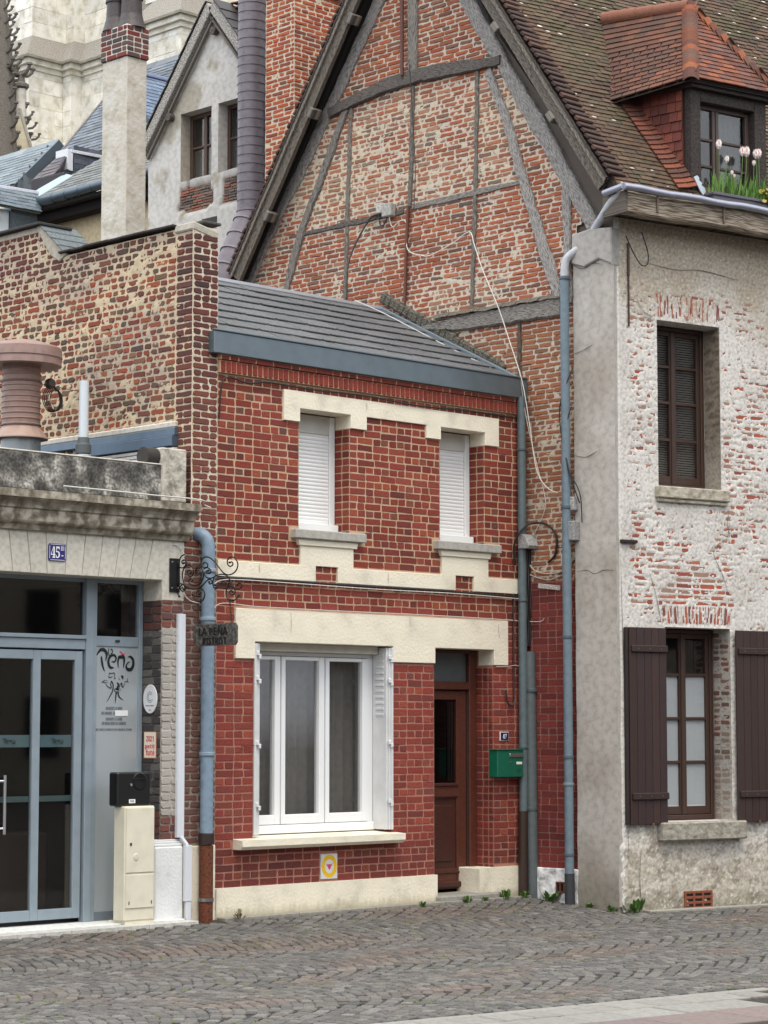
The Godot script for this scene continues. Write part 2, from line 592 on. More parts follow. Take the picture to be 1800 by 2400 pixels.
	mat("rusty", Color.WHITE, 0.9, tex(rs), nrough, 2.0, 0.0, 0.6)
	mat("enamel", Color.WHITE, 0.35, blotch, nfine, 1.5, 0.0, 0.1)
	mat("stained_paint", Color.WHITE, 0.7, grain, nfine, 2.0, 0.0, 0.3)
	mat("sign_iron", Color.WHITE, 0.7, tex(noise_image(55, 0.02, 4, [[-0.4, grey(0.6)], [0.1, grey(0.8)], [0.3, grey(1.0)]])), nrough, 2.0, 0.0, 0.3)
	# glazing
	var g := mat("glass", Color(0.05, 0.055, 0.06, 0.10), 0.03)
	g.transparency = BaseMaterial3D.TRANSPARENCY_ALPHA
	g.vertex_color_use_as_albedo = false
	var gd := mat("dark_glass", Color(0.02, 0.024, 0.025), 0.06)
	gd.vertex_color_use_as_albedo = false
	mat("leaf", Color.WHITE, 0.6)
	M["leaf"].backlight_enabled = true
	M["leaf"].backlight = Color(0.25, 0.3, 0.1)
	mat("petal", Color.WHITE, 0.6)
	M["petal"].backlight_enabled = true
	M["petal"].backlight = Color(0.4, 0.35, 0.35)

func light_and_camera() -> void:
	var cam := Camera3D.new()
	cam.name = "camera"
	cam.position = Vector3(-13.843, 1.7, 16.141)
	cam.rotation_degrees = Vector3(5.36, -44.763, 0)
	cam.fov = 24.946
	cam.keep_aspect = Camera3D.KEEP_HEIGHT
	cam.near = 0.1
	cam.far = 400.0
	add_child(cam)
	eye = cam.transform
	var we := WorldEnvironment.new()
	we.name = "environment"
	var e := Environment.new()
	e.background_mode = Environment.BG_SKY
	var sky := Sky.new()
	var sk := ProceduralSkyMaterial.new()
	sk.sky_top_color = Color(0.97, 0.985, 1.0)
	sk.sky_horizon_color = Color(0.74, 0.76, 0.79)
	sk.sky_curve = 0.45
	sk.sky_energy_multiplier = 1.15
	sk.ground_bottom_color = Color(0.35, 0.34, 0.33)
	sk.ground_horizon_color = Color(0.5, 0.5, 0.5)
	sky.sky_material = sk
	e.sky = sky
	e.tonemap_mode = Environment.TONE_MAPPER_LINEAR
	e.tonemap_exposure = 1.93
	e.sdfgi_enabled = true
	e.ssao_enabled = true
	e.ssil_enabled = true
	we.environment = e
	add_child(we)
	var sun := DirectionalLight3D.new()
	sun.name = "sun"
	sun.light_energy = 0.4
	sun.light_color = Color(1.0, 0.97, 0.93)
	sun.light_angular_distance = 25.0
	sun.shadow_enabled = true
	sun.rotation_degrees = Vector3(-62, -30, 0)
	add_child(sun)

func _ready() -> void:
	rng.seed = 4711
	light_and_camera()
	make_materials()
	build_all()

func more_materials() -> void:
	pass

# ------------------------------------------------------------------ the small red brick house
const RED := [[150, 62, 49], [156, 66, 52], [140, 57, 46], [160, 74, 58], [128, 54, 46], [145, 62, 52], [116, 54, 49], [152, 60, 46]]

func palette(a: Array) -> Array:
	var out := []
	for q in a: out.append(L(q[0], q[1], q[2]))
	return out

func cream(g: Geo) -> void: g.col = L(236, 228, 207)

func red_house() -> void:
	var h := thing("brick_house", "small two-storey red brick house with cream painted lintels and slate roof", "house")
	var W := 4.2
	var face := Transform3D()
	var outer := rect(0, 0, W, 5.2)
	var wins := [rect(1.02, 3.59, 1.69, 4.75), rect(2.96, 3.59, 3.62, 4.75), rect(0.46, 0.70, 2.27, 2.51), rect(2.87, 0.05, 3.74, 2.51)]
	# cream trim leaves no bricks behind it
	var trim_a := poly([0.81, 4.62, 1.02, 4.62, 1.02, 4.75, 1.69, 4.75, 1.69, 4.62, 1.91, 4.62, 1.91, 4.75, 2.75, 4.75, 2.75, 4.62, 2.96, 4.62, 2.96, 4.75, 3.62, 4.75, 3.62, 4.62, 3.83, 4.62, 3.83, 4.915, 0.81, 4.915])
	var trim_b := poly([0.0, 3.10, 1.23, 3.10, 1.23, 3.25, 1.52, 3.25, 1.52, 3.10, 3.17, 3.10, 3.17, 3.25, 3.44, 3.25, 3.44, 3.10, 4.16, 3.10, 4.16, 3.25, 3.66, 3.25, 3.66, 3.44, 2.97, 3.44, 2.97, 3.25, 1.73, 3.25, 1.73, 3.44, 1.03, 3.44, 1.03, 3.25, 0.0, 3.25])
	var trim_c := poly([0.22, 2.35, 0.46, 2.35, 0.46, 2.51, 2.27, 2.51, 2.27, 2.355, 2.87, 2.355, 2.87, 2.51, 3.74, 2.51, 3.74, 2.355, 3.955, 2.355, 3.955, 2.815, 0.22, 2.815])
	var g := Geo.new()
	var fn := fnoise(2, 2.0, 3)
	var wider := []
	for w in wins: wider.append(rect(w[0].x - 0.004, w[0].y - 0.004, w[2].x + 0.004, w[2].y + 0.004))
	sheet(g, face, 0, 0, W, 5.2, 0.06, PackedVector2Array(), wider, func(u, v): return -0.0025 + fn.get_noise_2d(u * 9, v * 9) * 0.0015,
		func(u, v): return L(198, 168, 138).lerp(L(172, 122, 104), sm(3.2, 2.4, v + fn.get_noise_2d(u * 2, v * 2) * 0.4)), 0.3)
	var wall := obj("wall", g, "mortar", h)
	var b := Geo.new()                                             # the body behind the front
	b.col = L(120, 112, 104)
	b.bounds(V3(0.02, 0, -4.1), V3(4.18, 5.3, -0.62))
	obj("body", b, "plaster", h)
	var holes := wins.duplicate()
	holes.append_array([trim_a, trim_b, trim_c, rect(0, 0, 2.885, 0.262), rect(3.49, 0, 4.2, 0.30), rect(0.9, 3.44, 1.9, 3.59), rect(2.85, 3.44, 3.85, 3.59), rect(0.2, 0.58, 2.35, 0.70), rect(1.31, 0.28, 1.53, 0.52)])
	var f3 := fnoise(41, 0.9, 3)
	var shade := func(u: float, v: float, c: Color) -> Color:
		var k: float = f3.get_noise_2d(u * 1.6, v * 1.6)
		var row := int(floor((v - 0.265) / 0.0715))
		if posmod(row, 2) == 1:
			var q := rng.randf()
			if q < 0.04: c = L(116, 74, 68)
			elif q < 0.2: c = L(172, 84, 58)
			elif q < 0.32: c = L(140, 78, 62)
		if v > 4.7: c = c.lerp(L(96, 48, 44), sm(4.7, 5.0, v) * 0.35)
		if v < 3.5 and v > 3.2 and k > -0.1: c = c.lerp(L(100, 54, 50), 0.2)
		if v < 0.62: c = c.lerp(L(100, 52, 50), 0.45)
		elif v < 2.6: c = c.lerp(L(160, 72, 64), 0.3)
		if k > 0.15: c = c.lerp(L(170, 84, 70), (k - 0.15) * 1.3)
		return c
	masonry(wall, "brick", face, rect(0.0, 0.0, W, 4.985), holes, {"ch": 0.0715, "jt": 0.0138, "L": 0.205, "H": 0.0956, "ph": [0.06, 0.97], "pal": palette(RED), "old": 0.75, "jw": 0.0015, "dep": 0.05, "seed": 12, "v0": 0.265, "tone": shade, "soft": 0.0035, "out": 0.0015}, "brick_red")
	# brick jambs of the openings (the sides that face the camera)
	for w in [[1.69, 3.59, 4.62, 0.2], [3.62, 3.59, 4.62, 0.2], [2.27, 0.70, 2.355, 0.2], [3.74, 0.30, 2.355, 0.24]]:
		var jt := Transform3D(Basis(V3(0, 0, 1), V3(0, 1, 0), V3(-1, 0, 0)), V3(w[0] - 0.002, 0, -w[3] - 0.02))
		masonry(wall, "brick", jt, rect(0, w[1], w[3] + 0.018, w[2]), [], {"ch": 0.0715, "jt": 0.0125, "L": 0.105, "H": 0.1, "ph": [0.5, 0.2], "pal": palette(RED), "old": 0.3, "jw": 0.002, "dep": 0.05, "seed": 5, "v0": 0.265, "limit": 0, "tone": func(_u, _v, c): return c * 0.9}, "brick_red", "jamb_brickwork")
	# soldier course and the courses over it
	var sc := Geo.new()
	sc.col = L(204, 166, 134)
	sc.bounds(V3(0.0, 4.99, -0.1), V3(4.17, 5.105, 0.026))
	sc.bounds(V3(0.0, 5.11, -0.1), V3(4.17, 5.2, 0.045))
	obj("cornice_mortar", sc, "mortar", h)
	var k := 0
	var x := 0.012
	var sold := []
	while x < 4.12:
		var tn: Color = L(146, 58, 46) * rnd(0.8, 1.2)
		var br := brick_geo(0.05, 0.102, 0.06, 0.4, tn, rng, 0.005)
		unit("soldier_brick", br.mesh(M["brick_red"]), Transform3D(Basis(V3(0, 1, 0), -0.22 + rnd(-0.05, 0.05)), V3(x + 0.026, 5.047, 0.035)), h)
		x += 0.0655
		k += 1
	masonry(h, "cornice_brick", Transform3D(Basis(), V3(0, 0, 0.05)), rect(0.0, 5.108, 4.17, 5.2), [], {"ch": 0.047, "jt": 0.008, "L": 0.212, "H": 0.1, "ph": [0.5, 0.5], "pal": palette(RED), "old": 0.3, "jw": 0.003, "dep": 0.05, "seed": 3, "limit": 60, "tone": func(_u, _v, c): return c * 0.85}, "brick_red")
	# cream trim
	g = Geo.new(); cream(g); g.prism(trim_a, -0.2, 0.022, 0.004)
	obj("upper_lintel", g, "paint", h)
	g = Geo.new(); cream(g); g.prism(trim_b, -0.05, 0.022, 0.004)
	obj("string_course", g, "paint", h)
	g = Geo.new(); cream(g); g.prism(trim_c, -0.2, 0.024, 0.005)
	obj("ground_floor_lintel", g, "paint", h)
	for x0 in [0.0, 1.95]:
		g = Geo.new(); cream(g)
		g.prism(poly([1.0 + x0, 3.44, 1.76 + x0 - 0.02 * x0, 3.44, 1.78 + x0 - 0.02 * x0, 3.502, 0.98 + x0, 3.502]), -0.02, 0.04, 0.004)
		obj("sill_moulding", g, "paint", h)
		g = Geo.new(); g.col = L(176, 173, 165)
		g.bounds(V3(0.92 + x0, 3.503, -0.21), V3(1.86 + x0, 3.59, 0.075), 0.008)
		tag(obj("stone_sill", g, "stone", h), "")
	g = Geo.new(); cream(g)
	g.bounds(V3(0.0, -0.1, -0.1), V3(2.885, 0.262, 0.0285), 0.006)
	var splash := func(u: float, v: float) -> Color: return L(236, 228, 207).lerp(L(150, 142, 112), clampf(sm(0.10, 0.0, v + fn.get_noise_2d(u * 7, 2) * 0.05) * 0.6 + maxf(0.0, fn.get_noise_2d(u * 6, v * 3 + 8) - 0.3) * 0.4, 0, 0.7))
	sheet(g, Transform3D(Basis(), V3(0, 0, 0.03)), 0.0, -0.05, 2.885, 0.262, 0.03, PackedVector2Array(), [], func(_u, _v): return 0.0, splash)
	obj("plinth", g, "paint", h)
	g = Geo.new(); cream(g)
	g.bounds(V3(3.50, -0.1, -0.3), V3(4.16, 0.30, 0.0285), 0.008)
	sheet(g, Transform3D(Basis(), V3(0, 0, 0.03)), 3.50, -0.05, 4.16, 0.30, 0.03, PackedVector2Array(), [], func(_u, _v): return 0.0, splash)
	obj("plinth", g, "paint", h)
	g = Geo.new(); cream(g)
	g.prism(poly([-0.22, 0.62, 0.135, 0.62, 0.135, 0.695, -0.22, 0.71]), 0.0, 1.06, 0.006)
	var gs := Geo.new(); cream(gs)
	gs.xf = Transform3D(Basis(V3(0, 0, 1), V3(0, 1, 0), V3(-1, 0, 0)), V3(2.33, 0, 0))
	gs.prism(poly([-0.22, 0.60, 0.10, 0.60, 0.135, 0.63, 0.135, 0.69, -0.22, 0.712]), 0.0, 1.053, 0.004)
	obj("window_sill", gs, "paint", h)
	gs = Geo.new(); cream(gs)
	gs.xf = Transform3D(Basis(V3(0, 0, 1), V3(0, 1, 0), V3(-1, 0, 0)), V3(1.274, 0, 0))
	gs.prism(poly([-0.22, 0.60, 0.10, 0.60, 0.135, 0.63, 0.135, 0.69, -0.22, 0.712]), 0.0, 1.054, 0.004)
	obj("window_sill", gs, "paint", h)
	g = Geo.new(); g.col = L(150, 147, 140)
	g.bounds(V3(2.86, -0.15, -0.26), V3(3.74, 0.055, 0.12), 0.015)
	obj("door_step", g, "stone", h)
	for q in [[3.8, 2.78, 3.805, 2.7, 3.82, 2.64], [0.9, 2.81, 0.91, 2.7, 0.905, 2.6], [2.5, 2.81, 2.51, 2.72], [1.9, 4.9, 1.905, 4.82], [0.5, 3.24, 0.51, 3.16], [2.2, 3.24, 2.2, 3.13]]:
		g = Geo.new(); g.col = L(196, 186, 162)
		stroke(g, Transform3D(), pt(q), [0.001, 0.006, 0.003], 0.0265)
		obj("stain", g, "print", h)
	upper_window(h, 1.02, 1.69)
	upper_window(h, 2.96, 3.62)
	big_window(h)
	front_door(h)
	# gutter box
	g = Geo.new(); g.col = L(112, 124, 132)
	g.bounds(V3(-0.115, 5.155, -0.04), V3(4.215, 5.362, 0.08), 0.006)
	g.bounds(V3(-0.12, 5.362, 0.05), V3(4.205, 5.38, 0.092), 0.005)
	obj("gutter_fascia", g, "zinc", h)
	# slate roof
	var sl := 0.493
	var up := V3(0, sl, -1).normalized()
	var nrm := V3(0, 1, sl).normalized()
	var rb := Basis(V3(1, 0, 0), up, nrm)
	g = Geo.new(); g.col = L(60, 64, 68)
	g.xf = Transform3D(rb, V3(0, 5.36, 0.0))
	g.bounds(V3(0.0, -0.06, -0.08), V3(4.2, 2.29, -0.012))
	var roof := obj("roof", g, "slate", h)
	var ex := 0.285
	for rr in 8:
		var off := fposmod(-0.082 * rr, 0.42)
		var xx := off - 0.42
		while xx < 4.19:
			var a := maxf(xx, 0.004)
			var e := minf(xx + 0.409, 4.19)
			var top := minf(rr * ex + ex * 1.25, 2.29)
			if e - a > 0.04:
				var s := Geo.new()
				s.col = L(116, 119, 122) * rnd(0.86, 1.12)
				s.col.a = 1
				var y0: float = rr * ex
				s.prism(poly([a, y0, e - 0.035, y0, e, y0 + 0.03, e, top, a, top]), 0.0, 0.011, 0.001)
				unit("slate", s.mesh(M["slate"]), Transform3D(rb, V3(0, 5.36, 0) + nrm * 0.012) * Transform3D(Basis(), V3(0, y0, 0)) * Transform3D(Basis(V3(1, 0, 0), -0.062 + rnd(-0.008, 0.008)) * Basis(V3(0, 0, 1), rnd(-0.006, 0.006)), V3(0, 0, 0.006 + rnd(0, 0.003))) * Transform3D(Basis(), V3(0, -y0, 0)), roof)
			xx += 0.42
	g = Geo.new(); g.col = L(172, 178, 186)
	g.xf = Transform3D(rb, V3(0, 5.36, 0.0))
	g.bounds(V3(0.0, 2.20, -0.02), V3(4.2, 2.33, 0.034), 0.006)
	obj("ridge_flashing", g, "zinc", h)
	g = Geo.new(); g.col = L(120, 132, 140)
	g.xf = Transform3D(rb, V3(0, 5.36, 0.0))
	g.bounds(V3(4.06, -0.05, 0.012), V3(4.10, 2.3, 0.05), 0.006)
	g.bounds(V3(4.10, -0.05, 0.012), V3(4.2, 2.3, 0.03), 0.004)
	obj("side_flashing", g, "zinc", h)

func upper_window(h: Node3D, x0: float, x1: float) -> void:
	var w := Node3D.new()
	_add(w, "window", h)
	var white := L(228, 230, 230)
	var g := Geo.new(); g.col = white
	g.bounds(V3(x0, 3.60, -0.26), V3(x0 + 0.07, 4.74, -0.2), 0.004)
	g.bounds(V3(x1 - 0.075, 3.60, -0.26), V3(x1 - 0.004, 4.74, -0.2), 0.004)
	g.bounds(V3(x0 + 0.03, 3.60, -0.26), V3(x1 - 0.02, 3.675, -0.13), 0.004)
	obj("frame", g, "plastic", w)
	g = Geo.new(); g.col = L(196, 194, 188)
	g.bounds(V3(x0 + 0.07, 4.56, -0.26), V3(x1 - 0.076, 4.74, -0.205), 0.004)
	obj("shutter_box", g, "smooth_paint", w)
	var n := 23
	var sl := Geo.new(); sl.col = L(232, 233, 233)
	var wd := x1 - x0 - 0.15
	var prof := []
	for i in 6:
		var a := float(i) / 5.0
		prof.append(Vector2(0.0045 * sin(PI * a), -0.018 + 0.036 * a))
	for i in 5:
		var p: Vector2 = prof[i]
		var q: Vector2 = prof[i + 1]
		sl.face([V3(-wd / 2, p.y, p.x), V3(wd / 2, p.y, p.x), V3(wd / 2, q.y, q.x), V3(-wd / 2, q.y, q.x)])
	sl.bounds(V3(-wd / 2, -0.018, -0.006), V3(wd / 2, 0.018, -0.002))
	var sm_ := sl.mesh(M["plastic"])
	for i in n:
		unit("slat", sm_, Transform3D(Basis(), V3((x0 + x1) / 2 - 0.003, 3.735 + 0.0372 * i, -0.222)), w)
	g = Geo.new(); g.col = white
	g.bounds(V3(x0 + 0.075, 3.676, -0.235), V3(x1 - 0.08, 3.716, -0.21), 0.004)
	obj("bottom_bar", g, "plastic", w)

func big_window(h: Node3D) -> void:
	var w := Node3D.new()
	_add(w, "window", h)
	var white := L(232, 234, 236)
	var g := Geo.new(); g.col = white
	var z0 := -0.27
	var z1 := -0.2
	g.bounds(V3(0.47, 0.72, z0), V3(2.22, 0.80, z1 + 0.02), 0.005)
	g.bounds(V3(0.47, 2.395, z0), V3(2.22, 2.43, z1), 0.004)
	g.bounds(V3(0.47, 0.80, z0), V3(0.53, 2.395, z1), 0.004)
	g.bounds(V3(2.13, 0.80, z0), V3(2.21, 2.395, z1), 0.004)
	obj("frame", g, "plastic", w)
	for s in [[0.53, 0.97], [0.985, 1.545], [1.56, 2.128]]:
		var a: float = s[0]
		var e: float = s[1]
		g = Geo.new(); g.col = white
		var y0 := 0.805
		var y1 := 2.39
		var t := 0.052
		g.bounds(V3(a, y0, z0 + 0.01), V3(a + t, y1, z1 + 0.012), 0.005)
		g.bounds(V3(e - t - 0.02, y0, z0 + 0.01), V3(e, y1, z1 + 0.012), 0.005)
		g.bounds(V3(a + t, y0, z0 + 0.01), V3(e - t - 0.02, y0 + 0.09, z1 + 0.011), 0.005)
		g.bounds(V3(a + t, y1 - 0.035, z0 + 0.01), V3(e - t - 0.02, y1, z1 + 0.011), 0.005)
		obj("sash", g, "plastic", w)
		g = Geo.new()
		g.bounds(V3(a + t - 0.01, y0 + 0.08, z1 - 0.03), V3(e - t - 0.01, y1 - 0.03, z1 - 0.026))
		obj("pane", g, "glass", w)
	# net curtain and the dim room behind
	var cur := Geo.new()
	var us := lines(0.5, 2.2, 0.012)
	var vs := lines(0.78, 2.42, 0.4)
	cur.grid(us, vs, func(u, v): return V3(u, v, -0.36 + 0.012 * sin(u * 62.0 + sin(u * 11.0) * 2.0)), null, func(u, v): return L(122, 119, 116))
	obj("curtain", cur, "plaster", w)
	g = Geo.new(); g.col = L(40, 40, 42)
	g.bounds(V3(0.4, 0.6, -0.61), V3(2.4, 2.6, -0.6))
	obj("room_back", g, "plaster", w)
	g = Geo.new(); g.col = L(196, 192, 182)
	g.bounds(V3(0.57, 2.432, -0.24), V3(2.18, 2.508, -0.1), 0.004)
	obj("shutter_box", g, "smooth_paint", w)
	# folding metal shutters standing in the reveals
	for side in [0, 1]:
		var sh := Geo.new()
		sh.col = L(214, 215, 216)
		for leaf in 3:
			var xl: float = 0.468 + leaf * 0.03 if side == 0 else 2.262 - leaf * 0.026
			var zf := 0.02 - leaf * 0.012
			sh.bounds(V3(xl - 0.009, 0.725, -0.195), V3(xl + 0.009, 2.495, zf), 0.004)
			sh.bounds(V3(xl - 0.013, 0.725, zf - 0.018), V3(xl + 0.013, 2.495, zf + 0.004), 0.004)
		if side == 1:
			for i in 11:
				sh.bounds(V3(2.192, 1.83 + i * 0.058, -0.15), V3(2.202, 1.853 + i * 0.058, -0.04), 0.003)
		obj("folding_shutter", sh, "smooth_paint", w)
		for y in [0.98, 1.55, 2.15, 2.38]:
			g = Geo.new(); g.col = L(222, 223, 224)
			var xm := 0.5 if side == 0 else 2.235
			g.bounds(V3(xm - 0.028, y, 0.012), V3(xm + 0.004, y + 0.045, 0.036), 0.006)
			g.bounds(V3(xm + 0.002, y - 0.03, 0.01), V3(xm + 0.034, y + 0.015, 0.034), 0.006)
			obj("hinge", g, "smooth_paint", w)
		g = Geo.new(); g.col = L(96, 48, 36)
		var hx := 0.44 if side == 0 else 2.29
		g.tube(PackedVector3Array([V3(hx, 1.55, 0.03), V3(hx + (-0.14 if side == 0 else 0.06), 1.545, 0.02)]), 0.006, 6)
		obj("shutter_hook", g, "iron", w)

func front_door(h: Node3D) -> void:
	var d := Node3D.new()
	_add(d, "door", h)
	var br := L(98, 50, 34)
	var dk := L(78, 40, 29)
	var g := Geo.new(); g.col = br
	g.bounds(V3(3.625, 0.06, -0.30), V3(3.735, 2.505, -0.22), 0.008)
	g.bounds(V3(2.875, 0.06, -0.30), V3(2.95, 2.505, -0.22), 0.008)
	g.bounds(V3(2.95, 2.10, -0.30), V3(3.625, 2.185, -0.215), 0.01)
	g.bounds(V3(2.95, 2.48, -0.30), V3(3.625, 2.505, -0.222), 0.004)
	obj("frame", g, "wood", d)
	g = Geo.new(); g.col = br
	var z := -0.262
	for q in [[2.955, 0.085, 3.10, 2.095], [3.47, 0.085, 3.615, 2.095], [3.10, 2.0, 3.47, 2.095], [3.10, 1.0, 3.47, 1.14], [3.10, 0.085, 3.47, 0.29]]:
		g.bounds(V3(q[0] + 0.001, q[1], z - 0.045), V3(q[2] - 0.001, q[3], z), 0.004)
	obj("leaf", g, "wood", d)
	g = Geo.new(); g.col = dk
	g.bounds(V3(3.10, 0.29, z - 0.04), V3(3.47, 1.0, z - 0.018))
	g.bounds(V3(3.15, 0.36, z - 0.03), V3(3.42, 0.93, z - 0.006), 0.012)
	obj("panel", g, "wood", d)
	g = Geo.new(); g.col = dk
	g.bounds(V3(3.085, 1.12, z - 0.02), V3(3.49, 1.155, z + 0.016), 0.007)
	g.bounds(V3(3.085, 1.01, z - 0.02), V3(3.49, 1.03, z + 0.01), 0.005)
	g.bounds(V3(2.96, 0.10, z - 0.02), V3(3.61, 0.16, z + 0.035), 0.012)
	g.bounds(V3(2.96, 0.24, z - 0.02), V3(3.61, 0.262, z + 0.014), 0.006)
	obj("moulding", g, "wood", d)
	g = Geo.new()
	g.bounds(V3(3.10, 1.14, z - 0.034), V3(3.47, 2.0, z - 0.028))
	obj("pane", g, "dark_glass", d)
	g = Geo.new(); g.col = L(70, 66, 64)
	for i in 4:
		g.bounds(V3(3.36 + i * 0.024, 1.17, z - 0.02), V3(3.366 + i * 0.024, 1.98, z - 0.012), 0.002)
	obj("glazing_bar", g, "metal", d)
	g = Geo.new(); g.col = L(84, 90, 92)
	g.bounds(V3(2.95, 2.185, -0.28), V3(3.625, 2.48, -0.274))
	obj("transom_pane", g, "smooth_paint", d)
	g = Geo.new(); g.col = L(140, 140, 140)
	g.bounds(V3(3.618, 0.09, -0.262), V3(3.6235, 2.09, -0.245))
	obj("draught_strip", g, "metal", d)

# ------------------------------------------------------------------ the old brick side wall
const OLD := [[162, 78, 54], [176, 92, 60], [142, 68, 54], [128, 68, 58], [184, 106, 68], [112, 72, 62], [108, 86, 74], [152, 80, 62], [170, 84, 58], [134, 106, 84], [96, 84, 76]]
const DARKB := [[104, 58, 54], [92, 56, 54], [118, 62, 54], [84, 60, 58], [110, 68, 60], [128, 70, 60]]

func west(x: float) -> Transform3D: return Transform3D(Basis(V3(0, 0, 1), V3(0, 1, 0), V3(-1, 0, 0)), V3(x, 0, 0))   # plane facing -x: u along z, v up

func side_wall() -> void:
	var h := thing("brick_party_wall", "tall old brick party wall with dark quoin above the bistro's flat roof", "wall")
	var fn := fnoise(51, 1.0, 4)
	var patch := fnoise(52, 1.1, 3)
	var at := west(-0.3)
	var outline := poly([-6.0, 3.6, 0.0, 3.6, 0.0, 6.33, -2.0, 6.33, -2.36, 6.68, -6.0, 6.68])
	var g := Geo.new()
	sheet(g, at, -5.98, 3.6, 0.0, 6.7, 0.022, outline, [], func(u, v): return -0.004 + fn.get_noise_2d(u * 9, v * 9) * 0.009 + clampf((patch.get_noise_2d(u * 2.2, v * 3.4) - 0.36) * 0.05, 0.0, 0.006),
		func(u, v): return L(206, 188, 158).lerp(L(180, 166, 148), clampf(patch.get_noise_2d(u * 0.8 + 9, v * 0.8) * 1.6 + 0.3, 0, 1)))
	var wall := obj("wall", g, "mortar", h)
	var tone := func(u: float, v: float, c: Color) -> Color:
		var k: float = patch.get_noise_2d(u * 1.0, v * 1.2 + 4.0)
		c = c.lerp(L(112, 92, 78), clampf(0.05 + k, 0.0, 0.35))
		if v > 6.1: c = c.lerp(L(82, 62, 58), 0.55)
		if u < -2.3 and v > 5.9: c = c.lerp(L(116, 54, 54), 0.6)
		return c
	masonry(wall, "brick", at, poly([-5.95, 3.6, -0.255, 3.6, -0.255, 6.32, -2.0, 6.32, -2.36, 6.66, -5.95, 6.66]), [], {"ch": 0.0635, "jt": 0.0135, "L": 0.187, "H": 0.094, "ph": [0.6, 0.84], "pal": palette(OLD), "old": 1.0, "jw": 0.004, "out": 0.0, "seed": 31, "v0": 3.6, "tone": tone, "edge": false, "soft": 0.009}, "brick_old")
	var quoin := func(_u: float, v: float, c: Color) -> Color: return c.lerp(L(132, 78, 66), sm(5.4, 4.2, v) * 0.5)
	masonry(wall, "quoin_brick", at, rect(-0.25, 3.6, 0.0, 6.28), [], {"ch": 0.0635, "jt": 0.012, "L": 0.22, "H": 0.1, "ph": [0.0, 1.0], "pal": palette(DARKB), "old": 0.8, "jw": 0.003, "seed": 32, "v0": 3.6, "tone": quoin, "soft": 0.008, "out": 0.003}, "brick_old")
	# the front face of its end, running down beside the red house
	g = Geo.new()
	sheet(g, Transform3D(), -0.40, 0.66, 0.0, 6.33, 0.022, poly([-0.40, 0.6, 0.0, 0.6, 0.0, 6.34, -0.3, 6.34, -0.3, 3.6, -0.40, 3.6]), [], func(u, v): return -0.004 + fn.get_noise_2d(u * 8, v * 8) * 0.006,
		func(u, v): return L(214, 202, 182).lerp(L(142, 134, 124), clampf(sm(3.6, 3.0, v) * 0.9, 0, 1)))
	obj("end_face", g, "mortar", h)
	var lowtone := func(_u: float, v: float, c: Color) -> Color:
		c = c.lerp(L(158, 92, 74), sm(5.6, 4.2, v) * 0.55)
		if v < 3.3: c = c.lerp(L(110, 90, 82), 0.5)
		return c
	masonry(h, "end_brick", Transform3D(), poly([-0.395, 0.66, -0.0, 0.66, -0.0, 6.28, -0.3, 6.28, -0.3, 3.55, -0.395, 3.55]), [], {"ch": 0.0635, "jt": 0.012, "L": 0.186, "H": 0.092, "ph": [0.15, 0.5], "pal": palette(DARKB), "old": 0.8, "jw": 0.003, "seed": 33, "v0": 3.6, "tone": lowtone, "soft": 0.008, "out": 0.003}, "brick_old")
	g = Geo.new(); cream(g)
	g.bounds(V3(-0.395, -0.1, -0.1), V3(-0.002, 0.655, 0.02), 0.01)
	obj("plinth", g, "paint", h)
	g = Geo.new(); g.col = L(120, 96, 84)
	g.bounds(V3(-0.292, 3.6, -6.0), V3(-0.004, 6.28, -0.012))
	g.bounds(V3(-0.292, 6.28, -6.0), V3(-0.004, 6.62, -2.36))
	obj("core", g, "brick_old", h)
	# copings
	g = Geo.new(); g.col = L(58, 52, 48)
	for i in 9:
		var z := -2.02 + i * 0.196
		g.xf = Transform3D(Basis(V3(0, 0, 1), -0.06) * Basis(V3(1, 0, 0), rnd(-0.01, 0.01)), V3(-0.15, 6.352 + rnd(-0.004, 0.004), z + 0.098))
		g.box(Vector3.ZERO, V3(0.39, 0.022, 0.2), 0.004)
	g.xf = Transform3D()
	kind(obj("coping_tiles", g, "tile", h), "stuff")
	g = Geo.new(); g.col = L(178, 172, 160)
	g.xf = Transform3D(Basis(V3(0, 0, 1), -0.2), V3(-0.15, 6.325, -0.14))
	g.bounds(V3(-0.16, -0.07, -0.13), V3(0.16, 0.01, 0.142), 0.012)
	obj("mortar_cap", g, "stone", h)
	g = Geo.new(); g.col = L(92, 88, 82)
	g.bounds(V3(-0.17, 6.375, -0.32), V3(0.05, 6.4, -0.02), 0.004)
	obj("cap_tile", g, "tile", h)
	g = Geo.new(); g.col = L(66, 62, 60)
	g.bounds(V3(-0.36, 6.69, -6.0), V3(0.06, 6.72, -2.32), 0.006)
	obj("upper_coping", g, "tile", h)
	g = Geo.new(); g.col = L(180, 172, 158)
	g.bounds(V3(-0.303, 6.62, -6.0), V3(-0.01, 6.69, -2.38), 0.01)
	g.prism(poly([-0.303, 6.30, -0.02, 6.30, -0.02, 6.64, -0.303, 6.64]), -2.40, -2.37, 0.006)
	obj("render_band", g, "stone", h)
	g = Geo.new(); g.col = L(176, 168, 154)
	g.xf = west(-0.302)
	g.prism(poly([-2.42, 6.69, -2.36, 6.69, -1.92, 6.34, -2.04, 6.28, -2.18, 6.36, -2.3, 6.5]), -0.05, 0.014, 0.008)
	obj("mortar_fillet", g, "stone", h)
